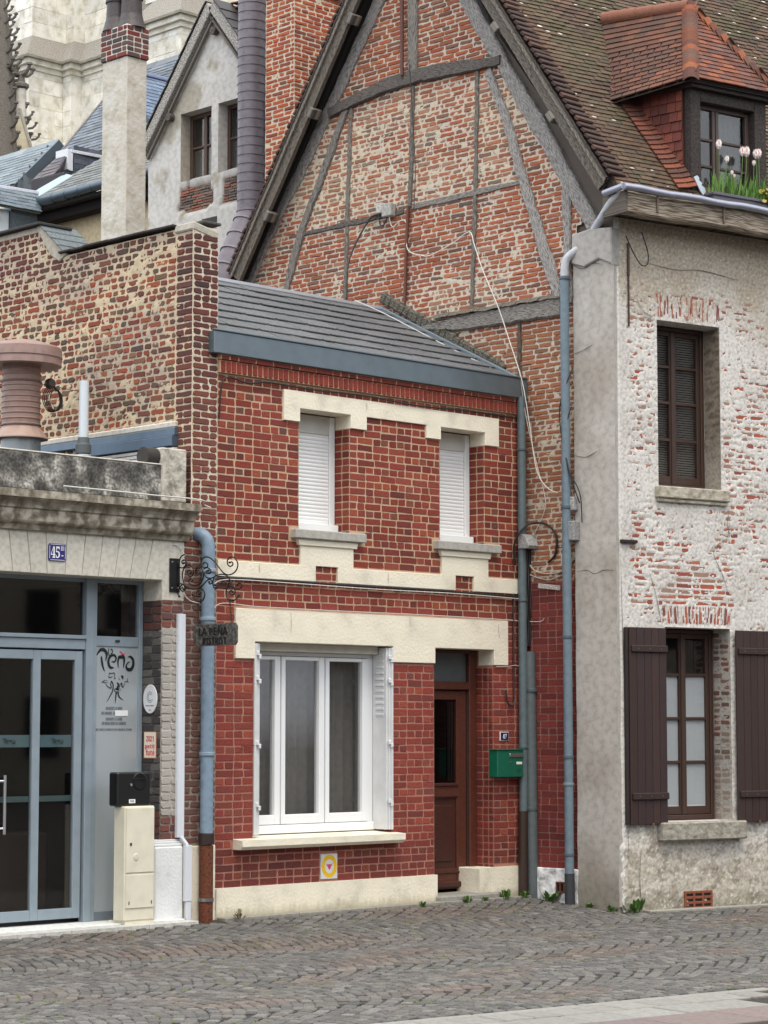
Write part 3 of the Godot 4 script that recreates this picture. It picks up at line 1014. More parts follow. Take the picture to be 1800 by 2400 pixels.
	for i in 4:
		var s := Geo.new()
		s.col = L(98, 108, 110) * rnd(0.9, 1.12)
		var a := V3(0.0, 6.70, -2.38).lerp(V3(0.0, 6.355, -1.96), i / 4.0)
		var b := V3(0.0, 6.70, -2.38).lerp(V3(0.0, 6.355, -1.96), (i + 1.25) / 4.0)
		var dn := (b - a).normalized()
		s.xf = Transform3D(Basis(V3(1, 0, 0), dn, V3(1, 0, 0).cross(dn)), a + V3(0, 0.012, 0.006))
		s.bounds(V3(-0.33, 0, -0.004), V3(0.14, a.distance_to(b), 0.005), 0.002)
		obj("step_slate", s, "slate", h)

# ------------------------------------------------------------------ the bistro
func bistro() -> void:
	var h := thing("bistro_building", "low single-storey bistro with stone voussoirs, blackened parapet and grey metal glazing", "building")
	var stone := L(208, 203, 190)
	# flat arch of wedge stones
	var bot := [-2.27, -2.08, -1.91, -1.72, -1.54, -1.36, -1.18, -1.01, -0.83]
	var top := [-2.32, -2.13, -1.93, -1.70, -1.50, -1.31, -1.12, -0.94, -0.745]
	for i in range(6, 9):                                         # mirrored leftwards past the edge of the photograph
		bot.append(-1.815 * 2 - bot[i])
		top.append(-1.815 * 2 - top[i])
	bot.sort(); top.sort()
	for i in bot.size() - 1:
		var a: float = bot[i]
		if bot[i + 1] - a < 0.1: continue
		var g := Geo.new()
		g.col = stone * rnd(0.93, 1.04)
		g.col.a = 1
		g.prism(poly([a + 0.003, 3.032, bot[i + 1] - 0.003, 3.032, top[i + 1] - 0.003, 3.40, top[i] + 0.003, 3.40]), -0.28, rnd(-0.001, 0.001), 0.004)
		obj("voussoir", g, "stone", h)
	var g := Geo.new(); g.col = stone
	g.prism(poly([-0.827, 3.032, -0.64, 3.032, -0.64, 2.852, -0.385, 2.852, -0.385, 3.40, -0.742, 3.40]), -0.28, 0.002, 0.006)
	obj("springer", g, "stone", h)
	g = Geo.new(); g.col = L(196, 191, 178)
	g.bounds(V3(-4.0, 3.035, -0.26), V3(-0.4, 3.75, -0.012))
	g.bounds(V3(-6.0, 0.0, -0.5), V3(-2.99, 3.75, -0.012))
	obj("wall", g, "stone", h)
	# cornice
	g = Geo.new(); g.col = Color.WHITE
	g.xf = Transform3D(Basis(V3(0, 0, 1), V3(0, 1, 0), V3(-1, 0, 0)), V3(-0.30, 0, 0))
	var prof := poly([-0.1, 3.39, 0.03, 3.395, 0.045, 3.44, 0.09, 3.455, 0.10, 3.47, 0.105, 3.565, 0.125, 3.575, 0.13, 3.60, 0.145, 3.625, 0.18, 3.65, 0.205, 3.655, 0.21, 3.72, -0.1, 3.76])
	g.prism(prof, 0.06, 5.7, 0.0)
	obj("cornice", g, "cornice", h)
	g = Geo.new(); g.col = Color.WHITE
	g.bounds(V3(-6.0, 3.745, -0.2), V3(-0.66, 4.07, 0.0), 0.008)
	obj("parapet", g, "sooty", h)
	g = Geo.new(); g.col = L(215, 210, 200)
	g.bounds(V3(-6.0, 4.071, -0.21), V3(-0.66, 4.083, 0.004), 0.003)
	obj("parapet_capping", g, "stone", h)
	g = Geo.new(); g.col = L(196, 190, 178)
	g.bounds(V3(-0.659, 3.745, -0.2), V3(-0.365, 4.235, 0.004), 0.012)
	obj("parapet_end", g, "pier_stain", h)
	g = Geo.new(); g.col = L(58, 55, 52)
	g.xf = Transform3D(Basis(V3(0, 1, 0), V3(0, 0, 1), V3(1, 0, 0)), V3(-0.8, 4.15, -0.1))
	g.tube(PackedVector3Array([V3(0, 0, 0), V3(0, 0, 0.141)]), 0.085, 14)
	obj("scupper", g, "stone", h)
	g = Geo.new(); g.col = L(90, 88, 86)
	g.bounds(V3(-6.0, 3.85, -4.0), V3(-0.302, 3.98, -0.201))
	obj("flat_roof", g, "zinc", h)
	# flashing boards on the party wall
	g = Geo.new(); g.col = L(205, 200, 190)
	g.bounds(V3(-0.345, 4.465, -3.4), V3(-0.29, 4.525, -0.205), 0.012)
	obj("mortar_fillet", g, "stone", h)
	g = Geo.new(); g.col = L(104, 122, 138)
	g.bounds(V3(-0.35, 4.39, -3.4), V3(-0.29, 4.464, -0.205), 0.006)
	obj("flashing", g, "zinc", h)
	g = Geo.new(); g.col = L(96, 114, 132)
	g.bounds(V3(-0.38, 4.29, -1.45), V3(-0.29, 4.388, -0.205), 0.006)
	obj("flashing", g, "zinc", h)
	for i in 8:
		g = Geo.new(); g.col = L(200, 198, 194)
		g.bounds(V3(-0.36, 3.99 + i * 0.037, -1.4), V3(-0.30, 4.02 + i * 0.037, -0.205), 0.004)
		obj("slat", g, "paint", h)
	# pier of bricks right of the opening, painted pale grey
	var fn := fnoise(61, 1.0, 3)
	g = Geo.new()
	sheet(g, Transform3D(), -0.64, 0.0, -0.395, 2.852, 0.03, PackedVector2Array(), [], func(u, v): return -0.006 + fn.get_noise_2d(u * 8, v * 8) * 0.005, func(_u, v): return L(188, 182, 174) if v > 0.95 and v < 2.62 else L(150, 134, 122))
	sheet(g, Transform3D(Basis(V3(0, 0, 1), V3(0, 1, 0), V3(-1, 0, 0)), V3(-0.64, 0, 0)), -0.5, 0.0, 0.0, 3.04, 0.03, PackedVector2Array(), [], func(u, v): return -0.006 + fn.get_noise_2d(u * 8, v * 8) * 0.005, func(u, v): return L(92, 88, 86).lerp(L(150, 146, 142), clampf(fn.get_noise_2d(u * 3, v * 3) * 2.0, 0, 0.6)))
	obj("pier", g, "mortar", h)
	g = Geo.new(); g.col = L(120, 110, 104)
	g.bounds(V3(-0.63, 0.0, -0.6), V3(-0.396, 2.85, -0.02))
	obj("pier_core", g, "mortar", h)
	var paint := func(_u: float, v: float, c: Color) -> Color:
		if v > 0.95 and v < 2.62: return L(196, 190, 182) * rng.randf_range(0.9, 1.05)
		return c
	masonry(h, "pier_brick", Transform3D(), rect(-0.638, 0.72, -0.395, 2.85), [], {"ch": 0.07, "jt": 0.012, "L": 0.12, "H": 0.1, "ph": [0.3, 0.6], "pal": palette([[128, 84, 78], [110, 76, 74], [140, 82, 70]]), "old": 0.8, "jw": 0.003, "seed": 41, "tone": paint, "out": 0.002}, "brick_old")
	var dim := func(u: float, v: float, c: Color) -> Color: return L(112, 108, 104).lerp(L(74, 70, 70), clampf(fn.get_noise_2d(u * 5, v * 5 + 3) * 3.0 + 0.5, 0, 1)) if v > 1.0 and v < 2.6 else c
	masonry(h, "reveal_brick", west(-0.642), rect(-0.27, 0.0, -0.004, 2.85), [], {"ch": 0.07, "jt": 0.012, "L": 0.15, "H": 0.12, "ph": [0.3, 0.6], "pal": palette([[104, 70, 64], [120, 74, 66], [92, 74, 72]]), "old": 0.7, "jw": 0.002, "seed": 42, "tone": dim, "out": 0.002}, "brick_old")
	g = Geo.new(); g.col = L(224, 226, 226)
	g.bounds(V3(-0.735, -0.1, -0.27), V3(-0.41, 0.66, 0.05), 0.012)
	g.bounds(V3(-0.735, 0.66, -0.27), V3(-0.41, 0.685, 0.035), 0.006)
	g.bounds(V3(-0.735, 0.685, -0.27), V3(-0.41, 0.705, 0.022), 0.005)
	g.bounds(V3(-0.735, 0.705, -0.27), V3(-0.41, 0.722, 0.010), 0.004)
	obj("white_plinth", g, "paint", h)
	glazing(h)

func glazing(h: Node3D) -> void:
	var al := L(140, 152, 162)
	var z0 := -0.32
	var z1 := -0.265
	var g := Geo.new(); g.col = al
	g.bounds(V3(-1.295, 0.02, z0), V3(-1.215, 3.03, z1 + 0.02), 0.004)
	g.bounds(V3(-1.213, 0.02, z0), V3(-1.165, 3.03, z1 + 0.005), 0.004)
	g.bounds(V3(-0.69, 0.02, z0), V3(-0.645, 3.03, z1 + 0.005), 0.004)
	obj("glazing_post", g, "smooth_paint", h)
	g = Geo.new(); g.col = al
	g.bounds(V3(-6.0, 2.49, z0), V3(-1.296, 2.525, z1 + 0.03), 0.004)
	g.bounds(V3(-6.0, 2.40, z0), V3(-1.296, 2.489, z1 + 0.012), 0.004)
	g.bounds(V3(-1.164, 2.435, z0), V3(-0.691, 2.525, z1), 0.004)
	g.bounds(V3(-6.0, 3.0, z0), V3(-0.646, 3.035, z1 - 0.01), 0.004)
	obj("transom_bar", g, "smooth_paint", h)
	for q in [[-3.0, 2.525, -1.30], [-1.165, 2.525, -0.69]]:
		g = Geo.new()
		g.bounds(V3(q[0], q[1], z1 - 0.035), V3(q[2], 3.0, z1 - 0.03))
		obj("transom_pane", g, "glass", h)
	# the glazed door, two leaves
	var d := Node3D.new()
	_add(d, "door", h)
	g = Geo.new(); g.col = al
	for q in [[-1.40, -1.318], [-1.85, -1.77], [-2.42, -2.34], [-2.985, -2.90]]:
		g = Geo.new(); g.col = al
		g.bounds(V3(q[0], 0.06, z0 + 0.01), V3(q[1], 2.385, z1), 0.004)
		obj("stile", g, "smooth_paint", d)
	for q in [[-1.7695, -1.4005], [-2.3395, -1.8505], [-2.8995, -2.4205]]:
		for y in [[2.305, 2.385], [0.06, 0.15]]:
			g = Geo.new(); g.col = al
			g.bounds(V3(q[0], y[0], z0 + 0.01), V3(q[1], y[1], z1), 0.004)
			obj("rail", g, "smooth_paint", d)
	var film := Geo.new(); film.col = L(108, 134, 140)
	for q in [[-1.77, -1.40], [-2.34, -1.85], [-2.90, -2.42]]:
		g = Geo.new()
		g.bounds(V3(q[0], 0.15, z1 - 0.028), V3(q[1], 2.305, z1 - 0.022))
		obj("pane", g, "glass", d)
		film = Geo.new(); film.col = L(96, 122, 128)
		film.bounds(V3(q[0], 1.545, z1 - 0.032), V3(q[1] - 0.01, 1.65, z1 - 0.029))
		obj("film_band", film, "plastic", d)
		film = Geo.new(); film.col = L(78, 100, 100)
		film.bounds(V3(q[0], 1.075, z1 - 0.032), V3(q[1] - 0.01, 1.125, z1 - 0.029))
		obj("film_band", film, "plastic", d)
		var lg := Geo.new()
		pena(lg, Transform3D(Basis(V3(0.13, 0, 0), V3(0, 0.13, 0), V3(0, 0, 1)), V3((q[0] + q[1]) / 2 - 0.05, 1.59, z1 - 0.02)), L(18, 26, 28))
		obj("band_lettering", lg, "print", d)
	g = Geo.new(); g.col = L(200, 202, 205)
	g.tube(PackedVector3Array([V3(-2.185, 0.81, -0.19), V3(-2.185, 1.31, -0.19)]), 0.014, 12)
	for y in [0.86, 1.26]: g.tube(PackedVector3Array([V3(-2.185, y, -0.19), V3(-2.25, y, -0.22)]), 0.01, 8)
	obj("handle", g, "metal", d)
	# opaque panel beside the door
	g = Geo.new(); g.col = L(172, 180, 184)
	g.bounds(V3(-1.165, 0.06, z0), V3(-0.69, 2.435, z1 - 0.012))
	var panel := obj("side_panel", g, "panel", h)
	g = Geo.new(); g.col = L(112, 122, 130)
	g.bounds(V3(-1.164, 0.02, z0), V3(-0.691, 0.10, z1 - 0.006), 0.003)
	obj("kick_rail", g, "smooth_paint", h)
	g = Geo.new(); g.col = L(40, 44, 48)
	g.bounds(V3(-0.96, 2.475, z1), V3(-0.91, 2.495, z1 + 0.012), 0.005)
	obj("vent_slot", g, "rubber", h)
	print_panel(panel)
	# a dim room behind the panes
	g = Geo.new(); g.col = L(30, 29, 29)
	g.bounds(V3(-6.0, 0.0, -3.6), V3(-0.4, 3.6, -3.5))
	g.bounds(V3(-0.55, 0.0, -3.5), V3(-0.42, 3.6, -0.6))
	g.bounds(V3(-6.0, 0.0, -3.5), V3(-5.9, 3.6, -0.5))
	g.bounds(V3(-6.0, 3.04, -3.5), V3(-0.55, 3.1, -0.33))
	g.bounds(V3(-6.0, -0.05, -3.5), V3(-0.55, 0.01, -0.33))
	obj("room", g, "plaster", h)
	g = Geo.new(); g.col = L(60, 48, 38)
	g.bounds(V3(-1.9, 0.01, -1.4), V3(-1.2, 0.78, -0.9), 0.02)
	obj("counter", g, "wood", h)
	g = Geo.new(); g.col = L(150, 146, 138)
	g.bounds(V3(-1.95, 0.01, -2.4), V3(-1.0, 0.55, -2.0), 0.02)
	g.bounds(V3(-2.9, 2.2, -3.4), V3(-2.2, 2.7, -3.38), 0.01)
	obj("bench", g, "plaster", h)
	g = Geo.new(); g.col = L(170, 130, 40)
	g.bounds(V3(-1.72, 1.72, -1.2), V3(-1.66, 1.84, -1.18), 0.004)
	obj("yellow_card", g, "print", h)
	g = Geo.new(); g.col = L(222, 224, 222)
	g.prism(poly([-6.0, 0.0, -0.42, 0.0, -0.42, 0.02, -6.0, 0.02]), -0.35, 0.09, 0.004)
	obj("threshold", g, "stone", h)
	for i in 9:
		g = Geo.new(); g.col = L(196, 194, 188) * rnd(0.95, 1.03); g.col.a = 1
		g.bounds(V3(-2.9 + i * 0.28, -0.05, 0.092), V3(-2.625 + i * 0.28, 0.008, 0.24), 0.003)
		obj("edging_slab", g, "stone", h)

# a brush stroke lying in the plane of `at`: points and half-widths
func stroke(g: Geo, at: Transform3D, p: Array, w: Array, z := 0.0) -> void:
	var c := Curve2D.new()
	for i in p.size():
		var a: Vector2 = p[maxi(i - 1, 0)]
		var b: Vector2 = p[mini(i + 1, p.size() - 1)]
		var t := (b - a) / 6.0
		c.add_point(p[i], -t, t)
	var n := maxi(6, (p.size() - 1) * 7)
	var total := c.get_baked_length()
	var keep := g.xf
	g.xf = at
	var l := []
	var r := []
	for i in n + 1:
		var f := float(i) / n
		var q := c.sample_baked(total * f, true)
		var q2 := c.sample_baked(minf(total, total * f + total * 0.004), true)
		var q1 := c.sample_baked(maxf(0, total * f - total * 0.004), true)
		var d := (q2 - q1).normalized()
		var k := f * (w.size() - 1)
		var ww: float = lerpf(w[int(floor(k))], w[mini(int(floor(k)) + 1, w.size() - 1)], k - floor(k))
		var nn := Vector2(-d.y, d.x) * ww
		l.append(q + nn); r.append(q - nn)
	for i in n:
		g.face([V3(r[i].x, r[i].y, z), V3(r[i + 1].x, r[i + 1].y, z), V3(l[i + 1].x, l[i + 1].y, z), V3(l[i].x, l[i].y, z)])
	g.xf = keep

func pt(a: Array) -> Array:
	var o := []
	for i in range(0, a.size(), 2): o.append(Vector2(a[i], a[i + 1]))
	return o

# the brush-written name, one unit wide and about 0.45 high
func pena(g: Geo, at: Transform3D, ink: Color) -> void:
	g.col = ink
	stroke(g, at, pt([0.0, 0.11, 0.09, 0.2, 0.2, 0.21, 0.27, 0.14, 0.24, 0.03]), [0.004, 0.025, 0.03, 0.03, 0.006])
	stroke(g, at, pt([0.13, 0.10, 0.16, -0.03, 0.215, -0.14]), [0.02, 0.026, 0.008])
	stroke(g, at, pt([0.4, 0.02, 0.48, 0.02, 0.52, 0.08, 0.46, 0.13, 0.36, 0.10, 0.315, 0.02, 0.36, -0.07, 0.46, -0.08]), [0.006, 0.016, 0.02, 0.02, 0.026, 0.03, 0.026, 0.006])
	stroke(g, at, pt([0.585, -0.08, 0.57, 0.02, 0.6, 0.11]), [0.006, 0.02, 0.025])
	stroke(g, at, pt([0.6, 0.1, 0.66, 0.1, 0.72, 0.1, 0.735, 0.02, 0.715, -0.08]), [0.026, 0.03, 0.03, 0.02, 0.006])
	stroke(g, at, pt([0.83, 0.1, 0.9, 0.11, 0.97, 0.06, 0.98, -0.03, 0.92, -0.1, 0.83, -0.1, 0.79, -0.05, 0.84, 0.01, 0.9, 0.02]), [0.004, 0.02, 0.03, 0.032, 0.032, 0.03, 0.024, 0.012, 0.004])

func tilde_mark(g: Geo, at: Transform3D, ink: Color) -> void:
	g.col = ink
	stroke(g, at, pt([0.6, 0.19, 0.65, 0.18, 0.7, 0.14, 0.76, 0.16]), [0.003, 0.013, 0.016, 0.004])

func print_panel(panel: Node3D) -> void:
	var z := -0.2735
	var at := Transform3D(Basis(V3(0.425, 0, 0), V3(0, 0.54, 0), V3(0, 0, 1)), V3(-1.16, 2.29, z))
	var g := Geo.new()
	var ink := L(20, 22, 26)
	pena(g, at, ink)
	obj("shop_name", g, "print", panel)
	g = Geo.new()
	tilde_mark(g, at, L(205, 45, 80))
	obj("red_tilde", g, "print", panel)
	g = Geo.new(); g.col = ink
	stroke(g, at, pt([0.325, 0.24, 0.315, 0.16, 0.35, 0.12, 0.38, 0.13]), [0.006, 0.01, 0.01, 0.004])
	stroke(g, at, pt([0.365, 0.2, 0.4, 0.225, 0.425, 0.19, 0.4, 0.15, 0.37, 0.165]), [0.004, 0.01, 0.012, 0.01, 0.004])
	obj("shop_name", g, "print", panel)
	# line drawing of two waiters
	g = Geo.new(); g.col = ink
	var q := func(a: Array, w: Array):
		var o := []
		for i in range(0, a.size(), 2): o.append(Vector2((a[i] - 65) * 0.000522, -(a[i + 1] - 300) * 0.000415))
		stroke(g, Transform3D(Basis(), V3(-1.16, 2.37, z)), o, w)
	q.call([340, 760, 355, 715, 400, 725, 440, 705, 465, 740, 445, 775], [0.002, 0.004, 0.003, 0.004, 0.003, 0.002])
	q.call([345, 765, 335, 800, 370, 810, 415, 780], [0.002, 0.004, 0.004, 0.003])
	q.call([460, 780, 470, 830, 445, 832], [0.003, 0.004, 0.002])
	q.call([180, 912, 250, 915, 330, 925], [0.003, 0.003, 0.001])
	q.call([205, 905, 260, 865, 315, 890], [0.005, 0.002, 0.001])
	q.call([265, 935, 310, 1000, 385, 1035, 380, 950, 390, 880], [0.002, 0.003, 0.005, 0.005, 0.003])
	q.call([390, 880, 430, 960, 410, 1120, 295, 1330], [0.006, 0.006, 0.005, 0.001])
	q.call([600, 770, 635, 790, 635, 840], [0.006, 0.011, 0.003])
	q.call([555, 800, 555, 840, 580, 850], [0.001, 0.002, 0.001])
	q.call([510, 915, 545, 950, 530, 1020, 520, 1075], [0.003, 0.010, 0.010, 0.026])
	q.call([450, 1080, 480, 1050, 550, 1080], [0.003, 0.004, 0.003])
	q.call([450, 1085, 490, 1110, 580, 1112], [0.003, 0.003, 0.002])
	q.call([610, 915, 640, 1015, 690, 910], [0.008, 0.004, 0.002])
	q.call([590, 930, 570, 1010, 600, 1090], [0.004, 0.003, 0.001])
	q.call([670, 890, 765, 895], [0.002, 0.003])
	q.call([745, 800, 735, 885], [0.001, 0.004])
	q.call([500, 1120, 490, 1230, 483, 1360], [0.008, 0.006, 0.001])
	q.call([535, 1115, 565, 1220, 660, 1295], [0.008, 0.006, 0.001])
	obj("waiter_drawing", g, "print", panel)
	g = Geo.new(); g.col = L(205, 70, 90)
	q.call([462, 870, 470, 900, 462, 925], [0.002, 0.004, 0.002])
	obj("neck_scarf", g, "print", panel)
	var rows := [["OUVERT LE MIDI", 1.885, 0.185], ["DU MARDI  AU", 1.842, 0.16], ["OUVERT LE SOIR", 1.79, 0.185], ["DU MERCREDI AU SAMEDI", 1.752, 0.27], ["DE 12H À 13H30 ET DE 19H30 À 21H30", 1.70, 0.40]]
	for k in rows.size():
		lettering(panel, "opening_hours", rows[k][0], Transform3D(Basis(), V3(-0.955 - (0.06 if k == 1 else 0.0), rows[k][1], z)), rows[k][2], 0.026, L(96, 100, 106))
	g = Geo.new(); g.col = L(228, 229, 230)
	g.bounds(V3(-0.945, 1.818, z - 0.001), V3(-0.80, 1.868, z + 0.0015))
	obj("paper_strip", g, "print", panel)

# flat lettering: text centred on the plane of `at`, squeezed to the given width and height
func lettering(parent: Node3D, called: String, text: String, at: Transform3D, width: float, height: float, ink: Color, serif := false, thick := 0.0006) -> MeshInstance3D:
	var tm := TextMesh.new()
	var f := SystemFont.new()
	f.font_names = PackedStringArray(["Droid Serif" if serif else "Droid Sans"])
	f.font_weight = 700
	tm.font = f
	tm.font_size = 32
	tm.pixel_size = 0.01
	tm.depth = 0.02
	tm.curve_step = 2.0
	tm.text = text
	var bx := tm.get_aabb()
	var o := MeshInstance3D.new()
	var key := "ink %d %d %d" % [int(ink.r * 255), int(ink.g * 255), int(ink.b * 255)]
	if not M.has(key):
		var m := mat(key, ink.linear_to_srgb(), 0.6)
		m.vertex_color_use_as_albedo = false
	tm.material = M[key]
	o.mesh = tm
	var s := V3(width / maxf(bx.size.x, 0.01), height / maxf(bx.size.y, 0.01), thick / 0.02)
	o.transform = at * Transform3D(Basis.from_scale(s), -(bx.position + bx.size * 0.5) * s + V3(0, 0, thick * 0.5))
	_add(o, called, parent)
	return o

# ------------------------------------------------------------------ the timber-framed house
const ORANGE := [[180, 96, 64], [190, 108, 72], [170, 88, 60], [178, 112, 84], [152, 86, 62], [192, 114, 78], [166, 98, 74], [136, 98, 80], [184, 102, 66], [116, 94, 84]]

# a weathered beam lying on the plane of `at`: path points, half-widths, how far it stands out
func beam(parent: Node3D, called: String, at: Transform3D, p: Array, w: Array, out: float, tone: Color, wob := 0.012, mat_ := "timber") -> void:
	var pts := pt(p)
	var total := 0.0
	for i in pts.size() - 1: total += pts[i].distance_to(pts[i + 1])
	var n := maxi(4, int(total / 0.12))
	var c := Curve2D.new()
	for i in pts.size():
		var t: Vector2 = (pts[mini(i + 1, pts.size() - 1)] - pts[maxi(i - 1, 0)]) / 6.0
		c.add_point(pts[i], -t, t)
	var len := c.get_baked_length()
	var g := Geo.new()
	g.col = tone
	g.xf = at
	var rows := []
	var u0 := rnd(0, 5)
	for i in n + 1:
		var f := float(i) / n
		var q := c.sample_baked(len * f, true)
		var d := (c.sample_baked(minf(len, len * f + 0.02), true) - c.sample_baked(maxf(0, len * f - 0.02), true)).normalized()
		var nn := Vector2(-d.y, d.x)
		var k := f * (w.size() - 1)
		var ww: float = lerpf(w[int(floor(k))], w[mini(int(floor(k)) + 1, w.size() - 1)], k - floor(k))
		var a := q + nn * (ww + rnd(-wob, wob))
		var b := q - nn * (ww + rnd(-wob, wob))
		var ia := q + (a - q) * 0.82
		var ib := q + (b - q) * 0.82
		var o1 := out + rnd(-1, 1) * 0.004
		rows.append([V3(b.x, b.y, -0.08), V3(b.x, b.y, out * 0.45), V3(ib.x, ib.y, o1), V3((ia.x + ib.x) * 0.5, (ia.y + ib.y) * 0.5, o1 + rnd(-0.003, 0.004)), V3(ia.x, ia.y, o1), V3(a.x, a.y, out * 0.45), V3(a.x, a.y, -0.08), len * f + u0, ww])
	for i in n:
		var gi := 0.0
		for k in 6:
			var v0: float = gi
			gi += (rows[i][k + 1] as Vector3).distance_to(rows[i][k])
			g.face([rows[i][k], rows[i + 1][k], rows[i + 1][k + 1], rows[i][k + 1]], [Vector2(rows[i][7], v0), Vector2(rows[i + 1][7], v0), Vector2(rows[i + 1][7], gi), Vector2(rows[i][7], gi)])
	g.face([rows[0][0], rows[0][1], rows[0][2], rows[0][4], rows[0][5], rows[0][6]])
	var e: Array = rows[n]
	g.face([e[6], e[5], e[4], e[2], e[1], e[0]])
	obj(called, g, mat_, parent)

const COT := 11.0
func cot() -> Transform3D:                                         # the front of the cottage: s along, y up, o out
	var a := deg_to_rad(COT)
	return Transform3D(Basis(V3(cos(a), 0, sin(a)), V3(0, 1, 0), V3(-sin(a), 0, cos(a))), V3(4.22, 0, 1.25))

func timber_house() -> void:
	var h := thing("timber_framed_house", "old timber-framed house with patched brick gable, whitewashed front and steep tiled roof", "house")
	gable(h)
	cottage_front(h)
	cottage_roof(h)
	dormer(h)

func gable(h: Node3D) -> void:
	var at := west(4.22)
	var fn := fnoise(71, 1.0, 4)
	var big := fnoise(72, 0.7, 3)
	var outline := poly([0, 3.23, 0.76, 3.23, 0.76, 6.9, 0.95, 6.95, -1.48, 10.75, -4.5, 6.95, -4.5, 5.9, -2.2, 5.9, 0, 5.2])
	var smear := func(u: float, v: float) -> float:               # where old mortar is smeared over the bricks
		var k: float = big.get_noise_2d(u * 1.1, v * 1.1) + 0.35 * sm(7.3, 7.8, v) * sm(9.2, 8.6, v) - 0.18 * sm(7.5, 7.2, v)
		if u < -2.75: k += 0.25
		if v > 8.9: k -= 0.5
		return k
	var g := Geo.new()
	sheet(g, at, -4.5, 3.23, 0.96, 10.8, 0.022, outline, [], func(u, v): return -0.004 + fn.get_noise_2d(u * 11, v * 13) * 0.009 + clampf((smear.call(u, v) as float) * 0.009, -0.003, 0.0015),
		func(u, v): return L(198, 186, 170).lerp(L(204, 190, 166), clampf(smear.call(u, v), 0, 1)))
	var wall := obj("gable_wall", g, "mortar", h)
	var tone := func(u: float, v: float, c: Color) -> Color:
		var k: float = clampf(smear.call(u, v) as float, 0.0, 0.6)
		c = c.lerp(L(204, 180, 156), k * 0.25 + (0.25 if k > 0.1 and rng.randf() < 0.25 else 0.0))
		if v < 5.9: c = c.lerp(L(168, 120, 84), 0.45)
		elif v < 7.4 and u < -1.3 and u > -2.1: c = c.lerp(L(168, 84, 52), 0.4)
		return c
	var hole := []
	masonry(wall, "brick", at, outline, hole, {"ch": 0.0545, "jt": 0.0135, "L": 0.205, "H": 0.11, "ph": [0.2, 0.25], "pal": palette(ORANGE), "old": 1.0, "jw": 0.003, "seed": 51, "v0": 3.23, "tone": tone, "edge": false, "soft": 0.008}, "brick_old")
	# the newer red bricks low down beside the door
	g = Geo.new()
	sheet(g, at, 0.0, 0.28, 0.76, 3.23, 0.05, PackedVector2Array(), [], func(u, v): return -0.005 + fn.get_noise_2d(u * 10, v * 10) * 0.002, func(_u, _v): return L(150, 110, 98))
	obj("lower_wall", g, "mortar", h)
	masonry(h, "lower_brick", at, rect(0.0, 0.29, 0.755, 3.22), [], {"ch": 0.0715, "jt": 0.0105, "L": 0.212, "H": 0.1, "ph": [0.3, 0.7], "pal": palette([[138, 56, 50], [128, 50, 46], [146, 64, 56], [118, 50, 48]]), "old": 0.25, "jw": 0.002, "seed": 52, "v0": 0.29, "soft": 0.005, "limit": 200}, "brick_red")
	g = Geo.new(); g.col = Color.WHITE
	g.bounds(V3(4.19, -0.2, 0.0), V3(4.5, 0.288, 0.75), 0.01)
	obj("grey_plinth", g, "pier_stain", h)
	# body behind
	g = Geo.new(); g.col = L(110, 100, 92)
	g.xf = Transform3D(Basis(V3(0, 0, -1), V3(0, 1, 0), V3(1, 0, 0)), V3(4.26, 0, 0))
	g.prism(poly([-1.22, -0.2, 4.45, -0.2, 4.45, 6.9, 1.48, 10.7, -1.22, 7.06]), 0.0, 0.3)
	obj("core", g, "brick_old", h)
	var T1 := L(186, 181, 176)
	var T2 := L(160, 153, 146)
	var T3 := L(118, 111, 106)
	beam(h, "tie_beam", at, [-2.95, 8.80, -2.5, 8.88, -1.9, 8.955, -1.2, 8.94, -0.6, 8.89, -0.26, 8.87], [0.065, 0.075, 0.085, 0.085, 0.075, 0.055], 0.05, T3, 0.01)
	beam(h, "rafter", at, [-4.42, 6.93, -3.86, 7.73, -3.42, 8.24, -2.74, 9.15, -2.13, 9.97, -1.5, 10.78], [0.085, 0.085, 0.08, 0.08, 0.08, 0.07], 0.03, T1)
	beam(h, "rafter", at, [-1.45, 10.74, -0.79, 9.68, -0.33, 8.96, 0.05, 8.36, 0.30, 8.0, 0.62, 7.47, 1.0, 6.86], [0.07, 0.08, 0.09, 0.08, 0.095, 0.085, 0.085], 0.03, T1)
	beam(h, "brace", at, [-2.68, 8.80, -3.02, 8.2, -3.42, 7.5, -3.72, 6.75], [0.05, 0.055, 0.055, 0.05], 0.025, T2)
	beam(h, "brace", at, [-0.46, 8.80, -0.14, 8.05, 0.03, 7.52, 0.28, 6.85, 0.46, 6.35, 0.56, 6.12], [0.05, 0.06, 0.065, 0.06, 0.07, 0.075], 0.03, T1, 0.016)
	beam(h, "post", at, [-2.60, 8.80, -2.66, 7.7, -2.70, 6.4], [0.028, 0.03, 0.026], 0.015, L(150, 142, 132), 0.01)
	beam(h, "post", at, [-1.60, 8.90, -1.65, 7.7, -1.68, 7.4], [0.025, 0.03, 0.03], 0.015, L(142, 134, 126), 0.008)
	beam(h, "post", at, [-1.605, 10.3, -1.605, 9.6, -1.605, 8.98], [0.075, 0.075, 0.075], 0.03, T2, 0.006)
	beam(h, "post", at, [-0.625, 8.86, -0.66, 7.6, -0.72, 6.18], [0.026, 0.028, 0.024], 0.015, L(146, 138, 128), 0.009)
	beam(h, "post", at, [0.63, 7.42, 0.645, 7.0, 0.66, 6.1], [0.05, 0.055, 0.05], 0.028, T1)
	beam(h, "post", at, [-0.03, 6.0, -0.035, 5.75, -0.04, 5.3], [0.025, 0.025, 0.025], 0.012, L(120, 104, 92), 0.006)
	beam(h, "rail", at, [-3.4, 7.455, -2.68, 7.455, -1.75, 7.46], [0.026, 0.032, 0.03], 0.015, T3, 0.008)
